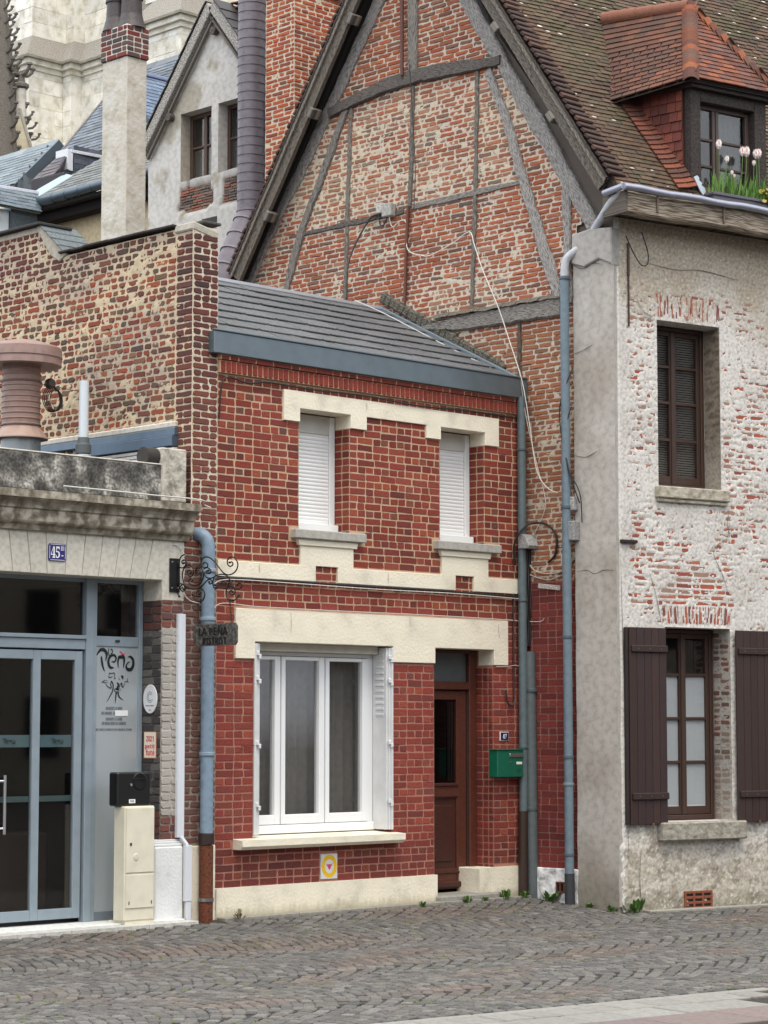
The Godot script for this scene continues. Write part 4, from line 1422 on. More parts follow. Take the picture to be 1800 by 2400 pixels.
	beam(h, "rail", at, [-1.62, 7.485, -0.7, 7.49, 0.03, 7.49], [0.03, 0.034, 0.026], 0.015, T2, 0.008)
	beam(h, "wall_plate", at, [-1.44, 6.10, -1.1, 6.085, -0.3, 6.08, 0.57, 6.08], [0.02, 0.085, 0.1, 0.105], 0.05, T2, 0.012)
	# crumbling cement fillets over the wall plate and along the lower roof
	g = Geo.new()
	g.col = L(158, 152, 144)
	var path := []
	for i in 30:
		var f := i / 29.0
		path.append(Vector2(lerpf(-1.3, 0.6, f), 6.205 + 0.02 * fn.get_noise_2d(f * 9, 3)))
	for i in 29:
		g.xf = at
		var a: Vector2 = path[i]
		var b: Vector2 = path[i + 1]
		var d0: float = 0.05 + 0.03 * fn.get_noise_2d(i * 0.9, 1)
		g.face([V3(a.x, a.y - 0.035, d0 + 0.02), V3(b.x, b.y - 0.035, d0 + 0.02), V3(b.x, b.y + 0.03, -0.01), V3(a.x, a.y + 0.03, -0.01)])
	obj("cement_fillet", g, "rubble", h)
	g = Geo.new(); g.col = L(150, 146, 138)
	g.xf = at
	for i in 26:
		var f := i / 26.0
		var z := lerpf(-2.08, -0.25, f)
		var y := lerpf(6.53, 5.50, f)
		g.xf = at * Transform3D(Basis(V3(0, 0, 1), -0.51 + rnd(-0.15, 0.15)), V3(z + 0.03, y - 0.02, 0.0))
		g.box(Vector3.ZERO, V3(0.1, 0.12 + rnd(-0.02, 0.04), 0.07 + rnd(0, 0.04)), 0.02)
	g.xf = at
	g.prism(poly([-1.45, 6.08, -1.2, 5.98, -0.8, 5.86, -0.6, 5.72, -0.3, 5.55, -0.5, 5.5, -1.6, 6.0]), -0.05, 0.02, 0.01)
	kind(obj("roof_cement", g, "rubble", h), "stuff")
	# pilaster of grey render at the corner
	g = Geo.new()
	var cr := fnoise(75, 0.8, 4)
	sheet(g, west(4.195), 0.735, -0.2, 1.275, 6.62, 0.03, PackedVector2Array(), [], func(u, v): return cr.get_noise_2d(u * 2, v * 2) * 0.008,
		func(u, v): return L(186, 181, 174).lerp(L(166, 158, 148), clampf(cr.get_noise_2d(u * 1.6, v * 0.9) * 1.4 + 0.3, 0, 1)).lerp(L(128, 122, 108), sm(0.5, 0.0, v) * 0.7))
	var pil := obj("corner_pilaster", g, "plaster", h)
	g = Geo.new(); g.col = L(176, 170, 162)
	g.bounds(V3(4.2, -0.2, 0.738), V3(4.5, 6.6, 1.262))
	obj("pilaster_side", g, "plaster", h)
	g = Geo.new(); g.col = L(172, 168, 162)
	g.xf = west(4.2)
	g.prism(poly([0.73, 6.50, 0.90, 6.44, 1.1, 6.50, 1.27, 6.42, 1.27, 6.80, 1.0, 6.83, 0.74, 6.80]), -0.3, 0.035, 0.012)
	obj("pilaster_cap", g, "plaster", h)
	for cr_ in [[0.73, 6.50, 0.86, 6.43, 1.0, 6.47, 1.12, 6.44], [0.76, 3.30, 0.9, 3.31, 1.0, 3.27, 1.12, 3.30, 1.26, 3.29], [0.72, 5.55, 0.85, 5.57, 1.0, 5.62], [0.74, 4.5, 0.9, 4.47, 1.05, 4.52]]:
		var ck := Geo.new(); ck.col = L(74, 68, 62)
		stroke(ck, west(4.182), pt(cr_), [0.001, 0.0035, 0.003, 0.0045, 0.001])
		obj("crack", ck, "print", pil)
	# verge boards and tile ends, overhanging the wall
	for side in [0, 1]:
		var a := V3(4.0, 7.02, -4.32) if side == 0 else V3(4.02, 7.2, 1.3)
		var b := V3(4.0, 11.22, -1.45) if side == 0 else V3(4.02, 11.22, -1.46)
		var d := (b - a).normalized()
		var nr := V3(-1, 0, 0).cross(d) * (1.0 if side == 0 else -1.0)
		if nr.y < 0: nr = -nr
		var keepb := Basis(nr.cross(d), nr, d)
		for q in [["bargeboard", 0.0, 0.0, 0.05, 0.13, L(134, 124, 113)], ["bargeboard", 0.035, 0.075, 0.04, 0.045, L(158, 148, 137)], ["bargeboard", 0.05, 0.105, 0.03, 0.02, L(88, 78, 70)]]:
			g = Geo.new(); g.col = q[5]
			var ln := a.distance_to(b)
			var steps := int(ln / 0.25)
			for i in steps:
				var p0: Vector3 = a + d * (ln * i / steps) + V3(-1, 0, 0) * q[1] + nr * (q[2] + fn.get_noise_2d(i * 0.7, 5) * 0.006)
				var p1: Vector3 = a + d * (ln * (i + 1) / steps) + V3(-1, 0, 0) * q[1] + nr * (q[2] + fn.get_noise_2d((i + 1) * 0.7, 5) * 0.006)
				var c := []
				for pp in [p0, p1]:
					c.append([pp + nr * -q[4] * 0.5 + V3(q[3], 0, 0) * 0.5, pp + nr * -q[4] * 0.5 - V3(q[3], 0, 0) * 0.5, pp + nr * q[4] * 0.5 - V3(q[3], 0, 0) * 0.5, pp + nr * q[4] * 0.5 + V3(q[3], 0, 0) * 0.5])
				for k in 4:
					var l := (k + 1) % 4
					var f4 := [c[0][k], c[0][l], c[1][l], c[1][k]]
					var cen: Vector3 = (p0 + p1) * 0.5
					var uv := [Vector2(i * 0.25, k * 0.1), Vector2(i * 0.25, k * 0.1 + q[4]), Vector2(i * 0.25 + 0.25, k * 0.1 + q[4]), Vector2(i * 0.25 + 0.25, k * 0.1)]
					if ((f4[1] - f4[0]).cross(f4[2] - f4[0])).dot(f4[0] - cen) < 0:
						f4.reverse(); uv.reverse()
					g.face(f4, uv)
			obj(q[0], g, "timber", h)
		# soffit
		g = Geo.new(); g.col = L(58, 52, 48)
		g.bar(a + V3(0.13, 0, 0) + nr * 0.05, b + V3(0.13, 0, 0) + nr * 0.05, 0.3, 0.02, nr)
		obj("verge_soffit", g, "timber", h)
		# purlin ends
		for f in ([0.17, 0.43, 0.66] if side == 0 else [0.22, 0.5, 0.72]):
			g = Geo.new(); g.col = L(150, 144, 136)
			var pp: Vector3 = a + d * (a.distance_to(b) * f) + V3(0.02, 0, 0) - nr * 0.085
			g.xf = Transform3D(keepb, pp)
			g.box(Vector3.ZERO, V3(0.16, 0.07, 0.12), 0.008)
			obj("purlin_end", g, "timber", h)
		# verge tile ends
		var n := int(a.distance_to(b) / 0.085)
		var tl := brick_geo(0.078, 0.034, 0.24, 0.8, L(74, 54, 47), rng, 0.006).mesh(M["tile"])
		var tl2 := brick_geo(0.076, 0.036, 0.24, 0.8, L(92, 66, 54), rng, 0.006).mesh(M["tile"])
		for i in n:
			var p2 := a + d * (0.085 * (i + 0.5)) + nr * (0.16 + rnd(-0.006, 0.006)) + V3(-0.05 + rnd(-0.012, 0.008), 0, 0)
			unit("verge_tile", tl if rng.randf() < 0.6 else tl2, Transform3D(Basis(nr.cross(V3(-1, 0, 0)), nr, V3(-1, 0, 0)) * Basis(V3(0, 0, 1), 0.25 if side == 1 else -0.25), p2), h)

func cottage_front(h: Node3D) -> void:
	var at := cot()
	var wins := [rect(0.57, 4.18, 1.43, 5.91), rect(0.63, 0.765, 1.52, 2.74)]
	var fa := fnoise(81, 1.0, 4)
	var fb := fnoise(82, 1.0, 3)
	var fc := fnoise(83, 1.0, 5)
	# how far the limewash has fallen off the bricks: 0 covered .. 1 bare
	var bare := func(u: float, v: float) -> float:
		var b := 0.37 + 0.42 * fb.get_noise_2d(u * 0.9, v * 0.9 + 3.0)
		b *= sm(0.10, 0.22, u) * sm(6.5, 6.0, v)
		if v < 2.95: b *= 0.55 * sm(2.2, 2.9, v)
		if v > 2.95 and v < 3.45 and absf(u - 1.06) < 0.48 * sm(3.5, 2.98, v) + 0.05: b = 0.70
		if (v > 5.92 and v < 6.2 and u > 0.53 and u < 1.46) or (v > 2.76 and v < 2.98 and u > 0.6 and u < 1.56): b = 0.50
		if v > 5.3 and v < 6.3: b *= 0.8
		return b
	var relief := func(u: float, v: float) -> float:
		var b: float = bare.call(u, v)
		var arch: bool = (v > 5.93 and v < 6.18 and u > 0.54 and u < 1.45) or (v > 2.765 and v < 2.965 and u > 0.6 and u < 1.56)
		var row := floorf(v / 0.0605)
		var joint := 1.0
		var k: float
		if arch:
			k = fa.get_noise_2d(u * 24.0, v * 4.0)
		else:
			var f := v / 0.0605 - row
			joint = sm(-0.02, 0.12, f) * sm(0.86, 0.70, f)
			k = fa.get_noise_2d(u * 5.2 + row * 3.1, row * 7.7 + f * 0.7)
		k += fc.get_noise_2d(u * 26.0, v * 34.0) * 0.16
		var gone: float = sm(0.535, 0.505, k * 0.55 + 0.5 + (0.5 - b) * 0.75) * joint
		var w := 0.0042 + fc.get_noise_2d(u * 1.6, v * 1.6) * 0.002 + joint * 0.0004 - gone * 0.0068
		if v < 0.62: w += absf(fc.get_noise_2d(u * 3.5, v * 5.0)) * 0.02 - 0.004
		return w
	var tint := func(u: float, v: float) -> Color:
		var k: float = fc.get_noise_2d(u * 1.3, v * 1.3)
		var c := L(220, 216, 210).lerp(L(206, 201, 194), clampf(k * 1.6 + 0.4, 0, 1))
		c = c.lerp(L(186, 172, 150), sm(5.7, 6.5, v + k * 0.4) * 0.85)
		c = c.lerp(L(176, 164, 138), sm(0.75, 0.35, v + k * 0.3) * 0.55)
		c = c.lerp(L(120, 116, 96), sm(0.12, -0.12, v + k * 0.1) * 0.6)
		if v < 0.9 and fc.get_noise_2d(u * 5 + 4, v * 5) > 0.18: c = c.lerp(L(130, 120, 104), 0.5)
		if fa.get_noise_2d(u * 22.0 + 5.0, v * 30.0) > 0.42: c = c.lerp(L(236, 234, 230), 0.6)
		elif fa.get_noise_2d(u * 20.0, v * 26.0 + 9.0) > 0.46: c = c.lerp(L(150, 144, 136), 0.5)
		if u < 0.07 + 0.03 * fa.get_noise_2d(v * 9, 2): c = L(226, 223, 217)
		return c
	var g := Geo.new()
	sheet(g, at, 0.0, -0.25, 2.45, 6.98, 0.0145, PackedVector2Array(), wins, relief, tint, 0.3)
	sheet(g, at, 2.45, -0.25, 5.0, 6.98, 0.2, PackedVector2Array(), [], func(_u, _v): return 0.004, tint)
	var wall := obj("front_wall", g, "limewash", h)
	g = Geo.new(); g.col = L(120, 112, 100)
	g.xf = at
	g.bounds(V3(0.3, -0.2, -3.0), V3(5.0, 6.9, -0.7))
	obj("core", g, "plaster", h)
	var gap := func(u: float, v: float): return (v > 5.93 and v < 6.19 and u > 0.54 and u < 1.45) or (v > 2.765 and v < 2.975 and u > 0.6 and u < 1.56) or v < 2.4
	var btone := func(_u: float, _v: float, c: Color) -> Color: return c.lerp(L(176, 160, 144), 0.0 if rng.randf() < 0.55 else 0.6)
	masonry(wall, "brick", at, rect(0.1, 2.4, 2.4, 6.3), [rect(0.545, 4.15, 1.455, 5.935), rect(0.6, 0.7, 1.55, 2.765)], {"ch": 0.0605, "jt": 0.013, "L": 0.205, "H": 0.1, "ph": [0.3, 0.6], "pal": palette([[196, 104, 76], [186, 96, 72], [176, 92, 78], [150, 86, 80], [190, 120, 96]]), "old": 1.0, "jw": 0.002, "seed": 61, "v0": 0.0, "gap": gap, "tone": btone, "edge": false, "soft": 0.008}, "brick_old")
	for q in [[0.555, 5.94, 0.885, 0.235, 17], [0.61, 2.775, 0.93, 0.19, 19]]:      # brick flat arches over the two windows
		for i in int(q[4]):
			var f: float = (i + 0.5) / q[4]
			var b := brick_geo(q[2] / q[4] - 0.013, q[3], 0.05, 1.0, pick(palette([[196, 110, 84], [182, 100, 80], [150, 90, 88], [188, 120, 100]])), rng, 0.007)
			unit("arch_brick", b.mesh(M["brick_old"]), at * Transform3D(Basis(V3(0, 0, 1), (0.5 - f) * 0.35 * (1.0 if q[1] < 4.0 else 0.3)), V3(q[0] + q[2] * f, q[1] + q[3] * 0.5, 0.0015)), wall)
	# bricks of the window sides
	var side := Transform3D(at.basis * Basis(V3(0, 0, 1), V3(0, 1, 0), V3(-1, 0, 0)), at * V3(1.518, 0, -0.27))
	masonry(wall, "jamb_brick", side, rect(0.0, 0.78, 0.262, 2.72), [], {"ch": 0.0605, "jt": 0.014, "L": 0.15, "H": 0.1, "ph": [0.5, 0.5], "pal": palette([[150, 96, 78], [132, 92, 78], [120, 98, 86], [176, 160, 144]]), "old": 1.0, "jw": 0.003, "seed": 62, "soft": 0.009, "tone": func(_u, v, c): return c.lerp(L(190, 182, 170), sm(1.6, 1.0, v) * 0.6)}, "brick_old")
	g = Geo.new()
	sheet(g, Transform3D(at.basis * Basis(V3(0, 0, 1), V3(0, 1, 0), V3(-1, 0, 0)), at * V3(1.426, 0, 0)), -0.24, 4.19, 0.0, 5.9, 0.03, PackedVector2Array(), [], func(u, v): return fa.get_noise_2d(u * 6, v * 10) * 0.004, func(u, v): return L(150, 138, 122).lerp(L(112, 98, 86), clampf(fa.get_noise_2d(u * 5, v * 16) * 2.0 + 0.3, 0, 1)).lerp(L(190, 182, 170), sm(4.9, 4.3, v) * 0.6))
	obj("upper_jamb", g, "limewash", h)
	# stone sills
	g = Geo.new(); g.col = L(196, 192, 182)
	g.xf = at
	g.bounds(V3(0.52, 4.06, -0.28), V3(1.515, 4.185, 0.055), 0.012)
	g.bounds(V3(0.54, 4.02, -0.02), V3(1.495, 4.058, 0.035), 0.008)
	obj("upper_sill", g, "lichen_stone", h)
	g = Geo.new(); g.col = L(176, 174, 168)
	g.xf = at
	g.bounds(V3(0.50, 0.575, -0.28), V3(1.64, 0.762, 0.105), 0.014)
	obj("lower_sill", g, "lichen_stone", h)
	casement(h, true)
	casement(h, false)
	# boarded shutters folded back against the wall
	for sd in [0, 1]:
		var s := Node3D.new()
		_add(s, "shutter", h)
		s.transform = at
		var x0 := 0.115 if sd == 0 else 1.555
		var bw := 0.0975
		for i in 5:
			g = Geo.new(); g.col = L(56, 39, 35) * rnd(0.92, 1.1); g.col.a = 1
			g.bounds(V3(x0 + i * bw + 0.0015, 0.745 + rnd(-0.003, 0.003), 0.035), V3(x0 + (i + 1) * bw - 0.0015, 2.725, 0.062 + rnd(-0.001, 0.001)), 0.005)
			obj("board", g, "dark_wood", s)
		for y in [2.475, 0.995]:
			g = Geo.new(); g.col = L(52, 37, 33)
			g.bounds(V3(x0 + 0.02, y, 0.063), V3(x0 + 0.49, y + 0.068, 0.085), 0.006)
			obj("batten", g, "dark_wood", s)
			for k in 3:
				g = Geo.new(); g.col = L(150, 146, 140)
				g.box(V3(x0 + 0.10 + k * 0.15, y + 0.034, 0.086), V3(0.01, 0.01, 0.004))
				obj("bolt", g, "metal", s)
		if sd == 0:
			g = Geo.new(); g.col = L(40, 32, 30)
			g.bounds(V3(x0 - 0.035, 0.75, 0.004), V3(x0 - 0.002, 2.725, 0.05), 0.006)
			obj("edge_board", g, "dark_wood", s)
		g = Geo.new(); g.col = L(110, 96, 70)
		g.box(V3(x0 + 0.28, 0.73, 0.075), V3(0.016, 0.06, 0.02), 0.004)
		obj("latch", g, "iron", s)
	# terracotta air grid
	var vg := Node3D.new()
	_add(vg, "air_grid", h)
	vg.transform = at
	g = Geo.new(); g.col = L(150, 84, 58)
	for i in 4: g.bounds(V3(0.845 + i * 0.117, -0.125, -0.03), V3(0.872 + i * 0.117, 0.06, 0.02), 0.004)
	for j in 4: g.bounds(V3(0.846, -0.125 + j * 0.0527, -0.03), V3(1.222, -0.098 + j * 0.0527, 0.017), 0.004)
	obj("terracotta_grid", g, "tile", vg)
	g = Geo.new(); g.col = L(20, 18, 16)
	g.bounds(V3(0.85, -0.12, 0.006), V3(1.22, 0.055, 0.009))
	obj("dark_back", g, "rubber", vg)
	# iron wall anchors
	g = Geo.new(); g.col = L(78, 58, 50)
	g.xf = at
	g.bounds(V3(0.175, 6.32, 0.005), V3(0.20, 6.67, 0.03), 0.006)
	g.bounds(V3(0.18, 5.80, 0.005), V3(0.197, 6.319, 0.026), 0.005)
	obj("wall_anchor", g, "iron", h)
	g = Geo.new(); g.col = L(50, 40, 36)
	g.xf = at
	g.bounds(V3(0.05, 3.575, 0.0), V3(0.26, 3.61, 0.04), 0.006)
	obj("wall_anchor", g, "iron", h)
	for q in [[1.52, 3.9, 1.5, 3.7, 1.3, 3.55, 1.42, 3.3, 1.5, 3.1], [0.30, 6.1, 0.38, 5.98, 0.52, 5.93], [0.05, 3.5, 0.07, 2.6, 0.10, 1.4, 0.12, 0.4], [0.42, 3.3, 0.5, 3.1, 0.58, 2.78], [1.53, 4.0, 1.5, 3.85, 1.53, 3.7], [0.28, 0.5, 0.26, 0.2, 0.28, -0.05], [0.35, 6.5, 0.8, 6.46, 1.2, 6.49, 1.7, 6.44]]:
		var ck := Geo.new(); ck.col = L(92, 84, 74)
		stroke(ck, at, pt(q), [0.001, 0.003, 0.0025, 0.004, 0.001], 0.0135)
		obj("crack", ck, "print", wall)

func casement(h: Node3D, upper: bool) -> void:
	var at := cot()
	var w := Node3D.new()
	_add(w, "window", h)
	w.transform = at
	var x0 := 0.575 if upper else 0.635
	var x1 := 1.425 if upper else 1.50
	var y0 := 4.19 if upper else 0.77
	var y1 := 5.90 if upper else 2.73
	var z := -0.255
	var br := L(64, 43, 38)
	var g := Geo.new(); g.col = br
	g.bounds(V3(x0, y0, z - 0.06), V3(x0 + 0.045, y1, z + 0.012), 0.006)
	g.bounds(V3(x1 - 0.045, y0, z - 0.06), V3(x1, y1, z + 0.012), 0.006)
	g.bounds(V3(x0 + 0.045, y1 - 0.04, z - 0.06), V3(x1 - 0.045, y1, z + 0.011), 0.006)
	g.bounds(V3(x0 + 0.045, y0, z - 0.06), V3(x1 - 0.045, y0 + 0.05, z + 0.03), 0.008)
	obj("frame", g, "dark_wood", w)
	var mid := (x0 + x1) * 0.5 + (0.0 if upper else 0.02)
	for s in [[x0 + 0.047, mid - 0.001], [mid + 0.001, x1 - 0.047]]:
		g = Geo.new(); g.col = br
		var a: float = s[0]
		var e: float = s[1]
		var b0 := y0 + 0.052
		var b1 := y1 - 0.042
		g.bounds(V3(a, b0, z - 0.045), V3(a + 0.045, b1, z), 0.005)
		g.bounds(V3(e - 0.045, b0, z - 0.045), V3(e, b1, z), 0.005)
		g.bounds(V3(a + 0.045, b0, z - 0.045), V3(e - 0.045, b0 + 0.085, z - 0.001), 0.005)
		g.bounds(V3(a + 0.045, b1 - 0.05, z - 0.045), V3(e - 0.045, b1, z - 0.001), 0.005)
		var rows := [5.48, 5.10, 4.71] if upper else [2.26, 1.81, 1.36]
		for y in rows:
			g.bounds(V3(a + 0.045, y - 0.016, z - 0.04), V3(e - 0.045, y + 0.016, z - 0.004), 0.005)
		obj("sash", g, "dark_wood", w)
		var edges := [b0 + 0.085]
		for y in rows: edges.append(y)
		edges.append(b1 - 0.05)
		edges.sort()
		for k in edges.size() - 1:
			var p := Geo.new()
			p.bounds(V3(a + 0.04, edges[k] + 0.014, z - 0.026), V3(e - 0.04, edges[k + 1] - 0.014, z - 0.022))
			obj("pane", p, "glass", w)
	g = Geo.new(); g.col = br
	g.bounds(V3(mid - 0.03, y0 + 0.053, z - 0.0), V3(mid + 0.014, y1 - 0.043, z + 0.014), 0.006)
	obj("meeting_stile", g, "dark_wood", w)
	if upper:
		var n := 62
		for i in n:
			g = Geo.new(); g.col = L(188, 186, 183)
			g.xf = Transform3D(Basis(V3(1, 0, 0), -0.7), V3((x0 + x1) / 2, 4.32 + i * 0.0252, z - 0.075))
			g.box(Vector3.ZERO, V3(0.74, 0.0015, 0.02))
			obj("blind_slat", g, "plastic", w)
	else:
		g = Geo.new(); g.col = L(205, 212, 216)
		g.bounds(V3(x0 + 0.05, y0 + 0.1, z - 0.032), V3(x1 - 0.05, 2.255, z - 0.030))
		obj("frosted_film", g, "plastic", w)
	g = Geo.new(); g.col = L(34, 32, 32)
	g.bounds(V3(x0 - 0.1, y0 - 0.1, z - 0.42), V3(x1 + 0.1, y1 + 0.1, z - 0.4))
	g.bounds(V3(x0 - 0.02, y0, z - 0.4), V3(x0 - 0.005, y1, z - 0.06))
	g.bounds(V3(x1 + 0.005, y0, z - 0.4), V3(x1 + 0.02, y1, z - 0.06))
	obj("room_back", g, "plaster", w)

# y of the main roof above the front wall at distance o out from it
func roof_y(o: float) -> float: return 7.13 + 1.487 * (0.28 - o)

func cottage_roof(h: Node3D) -> void:
	var at := cot()
	var fn := fnoise(91, 1.0, 4)
	var run := 2.75 + 0.28
	var up := V3(0, 1.487, -1).normalized()
	var nrm := V3(0, 1, 1.487).normalized()
	var rb := at.basis * Basis(V3(1, 0, 0), up, nrm)
	var o0 := at * V3(0, 7.13, 0.28)
	var plane := Transform3D(rb, o0)
	var slope := sqrt(1.0 + 1.487 * 1.487)
	var g := Geo.new(); g.col = L(50, 42, 38)
	g.xf = plane
	g.prism(poly([-0.15, 0.0, 5.0, 0.0, 5.0, run * slope, -0.72, run * slope]), -0.1, -0.012)
	var roof := obj("roof", g, "tile", h)
	var list := []
	var rows := int(run * slope / 0.0655)
	var rr := RandomNumberGenerator.new()
	rr.seed = 77
	var pal := palette([[104, 82, 68], [96, 76, 62], [110, 86, 70], [88, 70, 58], [116, 88, 70], [84, 70, 58]])
	for r in rows:
		var v := r * 0.0655
		var o := 0.28 - v / slope
		var u0 := -0.19 + 0.194 * o
		var u := u0 + (0.08 if r % 2 else 0.0) + rr.randf_range(-0.01, 0.01)
		if r % 2: list.append([u0 + 0.04, v, 0.075])
		while u < 4.4:
			# nothing under the dormer
			var cx := u + 0.08
			var under := o < 0.19 and o > -1.2 and cx > lerpf(0.93, 0.72, sm(0.2, -0.5, o)) + 0.25 * sm(-0.7, -1.3, o) and cx < 1.93 - 0.4 * sm(-0.6, -1.3, o)
			if not under and shows(plane * V3(cx, v, 0), 0.1) > 0.0: list.append([cx, v, 0.155])
			u += 0.161
	var ranked := []
	for q in list:
		var c: Color = pal[rr.randi() % pal.size()] * rr.randf_range(0.8, 1.2)
		var k: float = fn.get_noise_2d(q[0] * 1.4, q[1] * 1.4)
		c = c.lerp(L(92, 88, 60), clampf(k * 1.3 + 0.22 + q[1] * 0.05, 0.0, 0.6))
		if q[0] < 0.15 - 0.1 * q[1]: c = c.lerp(L(112, 74, 58), 0.35)
		c.a = 1.0
		var tf := plane * Transform3D(Basis(V3(1, 0, 0), -0.17 + rr.randf_range(-0.02, 0.02)) * Basis(V3(0, 0, 1), rr.randf_range(-0.015, 0.015)), V3(q[0] + rr.randf_range(-0.003, 0.003), q[1] + 0.075, -0.003 + fn.get_noise_2d(q[0] * 0.9, q[1] * 0.9) * 0.02))
		ranked.append([shows(tf.origin, 0.1), q[2], c, tf, ranked.size()])
	ranked.sort_custom(func(a, b): return a[0] > b[0] if a[0] != b[0] else a[4] < b[4])
	var rest := Geo.new()
	var cache := {}
	for i in ranked.size():
		var e: Array = ranked[i]
		if i < 300:
			var key := "%.2f %d %d" % [e[1], int(e[2].r * 120), int(e[2].g * 120)]
			if not cache.has(key): cache[key] = tile_geo(e[1], 0.15, e[2], rr).mesh(M["tile"])
			unit("roof_tile", cache[key], e[3], roof)
		else: rest.add(tile_geo(e[1], 0.15, e[2], rr), e[3], Color.WHITE)
	kind(obj("roof_tiling", rest, "tile", roof), "stuff")
	# pale lichen spots
	g = Geo.new()
	for i in 150:
		var q: Array = ranked[rr.randi() % ranked.size()]
		var tf: Transform3D = q[3] * Transform3D(Basis(), V3(rr.randf_range(-0.05, 0.05), rr.randf_range(-0.065, -0.03), 0.016))
		if rr.randf() > 0.15 + 0.5 * sm(8.0, 9.5, tf.origin.y): continue
		g.xf = tf
		g.col = L(206, 204, 192) * rr.randf_range(0.75, 1.05)
		var rad := rr.randf_range(0.012, 0.028)
		var ring := []
		for k in 7: ring.append(V3(cos(TAU * k / 7) * rad * rr.randf_range(0.8, 1.9), sin(TAU * k / 7) * rad * rr.randf_range(0.4, 0.8), 0))
		g.face(ring)
	kind(obj("lichen", g, "plaster", roof), "stuff")
	# rear slope
	g = Geo.new(); g.col = L(74, 58, 50)
	var ridge := V3(4.0, 11.25, -1.47)
	g.face([V3(4.0, 6.6, -4.75), V3(9.0, 6.6, -4.75), V3(9.0, 11.3, -1.47), V3(4.0, 11.3, -1.47)])
	g.face([V3(4.0, 11.26, -1.47), V3(9.0, 11.26, -1.47), V3(9.0, 6.56, -4.75), V3(4.0, 6.56, -4.75)])
	obj("rear_slope", g, "tile", h)
	# eaves box and gutter
	g = Geo.new()
	g.col = L(150, 142, 132)
	g.xf = at
	beam(h, "eaves_board", at * Transform3D(Basis(), V3(0, 0, 0.33)), [-0.10, 7.0, 0.4, 6.99, 1.2, 7.005, 2.2, 6.99, 5.0, 7.0], [0.115, 0.118, 0.115, 0.118], 0.035, L(168, 158, 146), 0.004, "peeling")
	g = Geo.new(); g.col = L(128, 118, 108)
	g.xf = at
	g.bounds(V3(-0.135, 6.885, 0.0), V3(-0.10, 7.115, 0.366), 0.006)
	obj("eaves_end", g, "timber", h)
	g = Geo.new(); g.col = L(70, 62, 56)
	g.xf = at
	g.bounds(V3(-0.10, 6.92, -0.02), V3(5.0, 6.945, 0.33), 0.004)
	obj("eaves_soffit", g, "timber", h)
	g = Geo.new(); g.col = L(168, 170, 184)
	g.xf = at
	var gp := PackedVector3Array()
	for i in 26: gp.push_back(V3(-0.19 + i * 0.2, 7.135 + 0.006 * sin(i * 1.7) - i * 0.001, 0.405))
	g.tube(gp, 0.036, 12)
	g.tube(PackedVector3Array([V3(-0.19, 7.135, 0.405), V3(-0.19, 7.12, 0.1)]), 0.034, 12)
	obj("gutter", g, "zinc", h)
	for s in [0.27, 1.17]:
		g = Geo.new(); g.col = L(112, 92, 84)
		g.xf = at
		g.bounds(V3(s, 6.93, 0.368), V3(s + 0.022, 7.11, 0.385), 0.004)
		obj("gutter_bracket", g, "iron", h)

func tile_geo(w: float, hgt: float, c: Color, r: RandomNumberGenerator) -> Geo:
	var g := Geo.new()
	g.col = c
	var a := w * 0.5
	var b := hgt * 0.5
	var d := 0.011
	var e := r.randf_range(0.0, 0.006)
	var x := [-a, -a * 0.33, a * 0.33, a]
	var y := [-b + r.randf_range(-0.003, 0.003), -b - e * 0.4, -b - e * 0.4, -b + r.randf_range(-0.003, 0.003)]
	for i in 3:
		g.face([V3(x[i], y[i], d), V3(x[i + 1], y[i + 1], d), V3(x[i + 1], b, d), V3(x[i], b, d)])
		g.face([V3(x[i], y[i], -0.002), V3(x[i + 1], y[i + 1], -0.002), V3(x[i + 1], y[i + 1], d), V3(x[i], y[i], d)])
	g.face([V3(-a, b, d), V3(-a, b, -0.002), V3(-a, y[0], -0.002), V3(-a, y[0], d)])
	g.face([V3(a, y[3], d), V3(a, y[3], -0.002), V3(a, b, -0.002), V3(a, b, d)])
	return g

# tiles in rows over a sloping polygon given in the slope's own plane
func tiled(parent: Node3D, called: String, plane: Transform3D, shape: PackedVector2Array, gauge: float, w: float, pal: Array, sd: int, limit: int, tilt := 0.10, mt := "tile", hide := 0.0) -> void:
	var r := RandomNumberGenerator.new()
	r.seed = sd
	var hi := -1e9
	var lo := 1e9
	for p in shape: hi = maxf(hi, p.y); lo = minf(lo, p.y)
	var n := 0
	var rest := Geo.new()
	var cache := {}
	var row := 0
	while lo + row * gauge < hi:
		var v := lo + row * gauge
		for s in spans(v + gauge * 0.4, shape, []):
			var u: float = s.x + (w * 0.5 if row % 2 else 0.0)
			if row % 2: u -= w
			while u < s.y - 0.01:
				var a := maxf(u, s.x)
				var e := minf(u + w, s.y)
				if e - a > 0.025:
					var c: Color = pal[r.randi() % pal.size()] * r.randf_range(0.8, 1.2)
					c.a = 1.0
					var wq := snappedf(e - a - 0.004, 0.01)
					var tf := plane * Transform3D(Basis(V3(1, 0, 0), -tilt * 1.5 + r.randf_range(-0.015, 0.015)), V3((a + e) * 0.5, v + gauge * 1.1, r.randf_range(-0.001, 0.003)))
					if n < limit:
						var key := "%.2f %d %d" % [wq, int(c.r * 120), int(c.g * 120)]
						if not cache.has(key): cache[key] = tile_geo(wq, gauge * 2.2, c, r).mesh(M[mt])
						unit(called, cache[key], tf, parent)
						n += 1
					else: rest.add(tile_geo(wq, gauge * 2.2, c, r), tf, Color.WHITE)
				u += w
		row += 1
	if rest.v.size(): kind(obj(called + "s_joined", rest, mt, parent), "stuff")

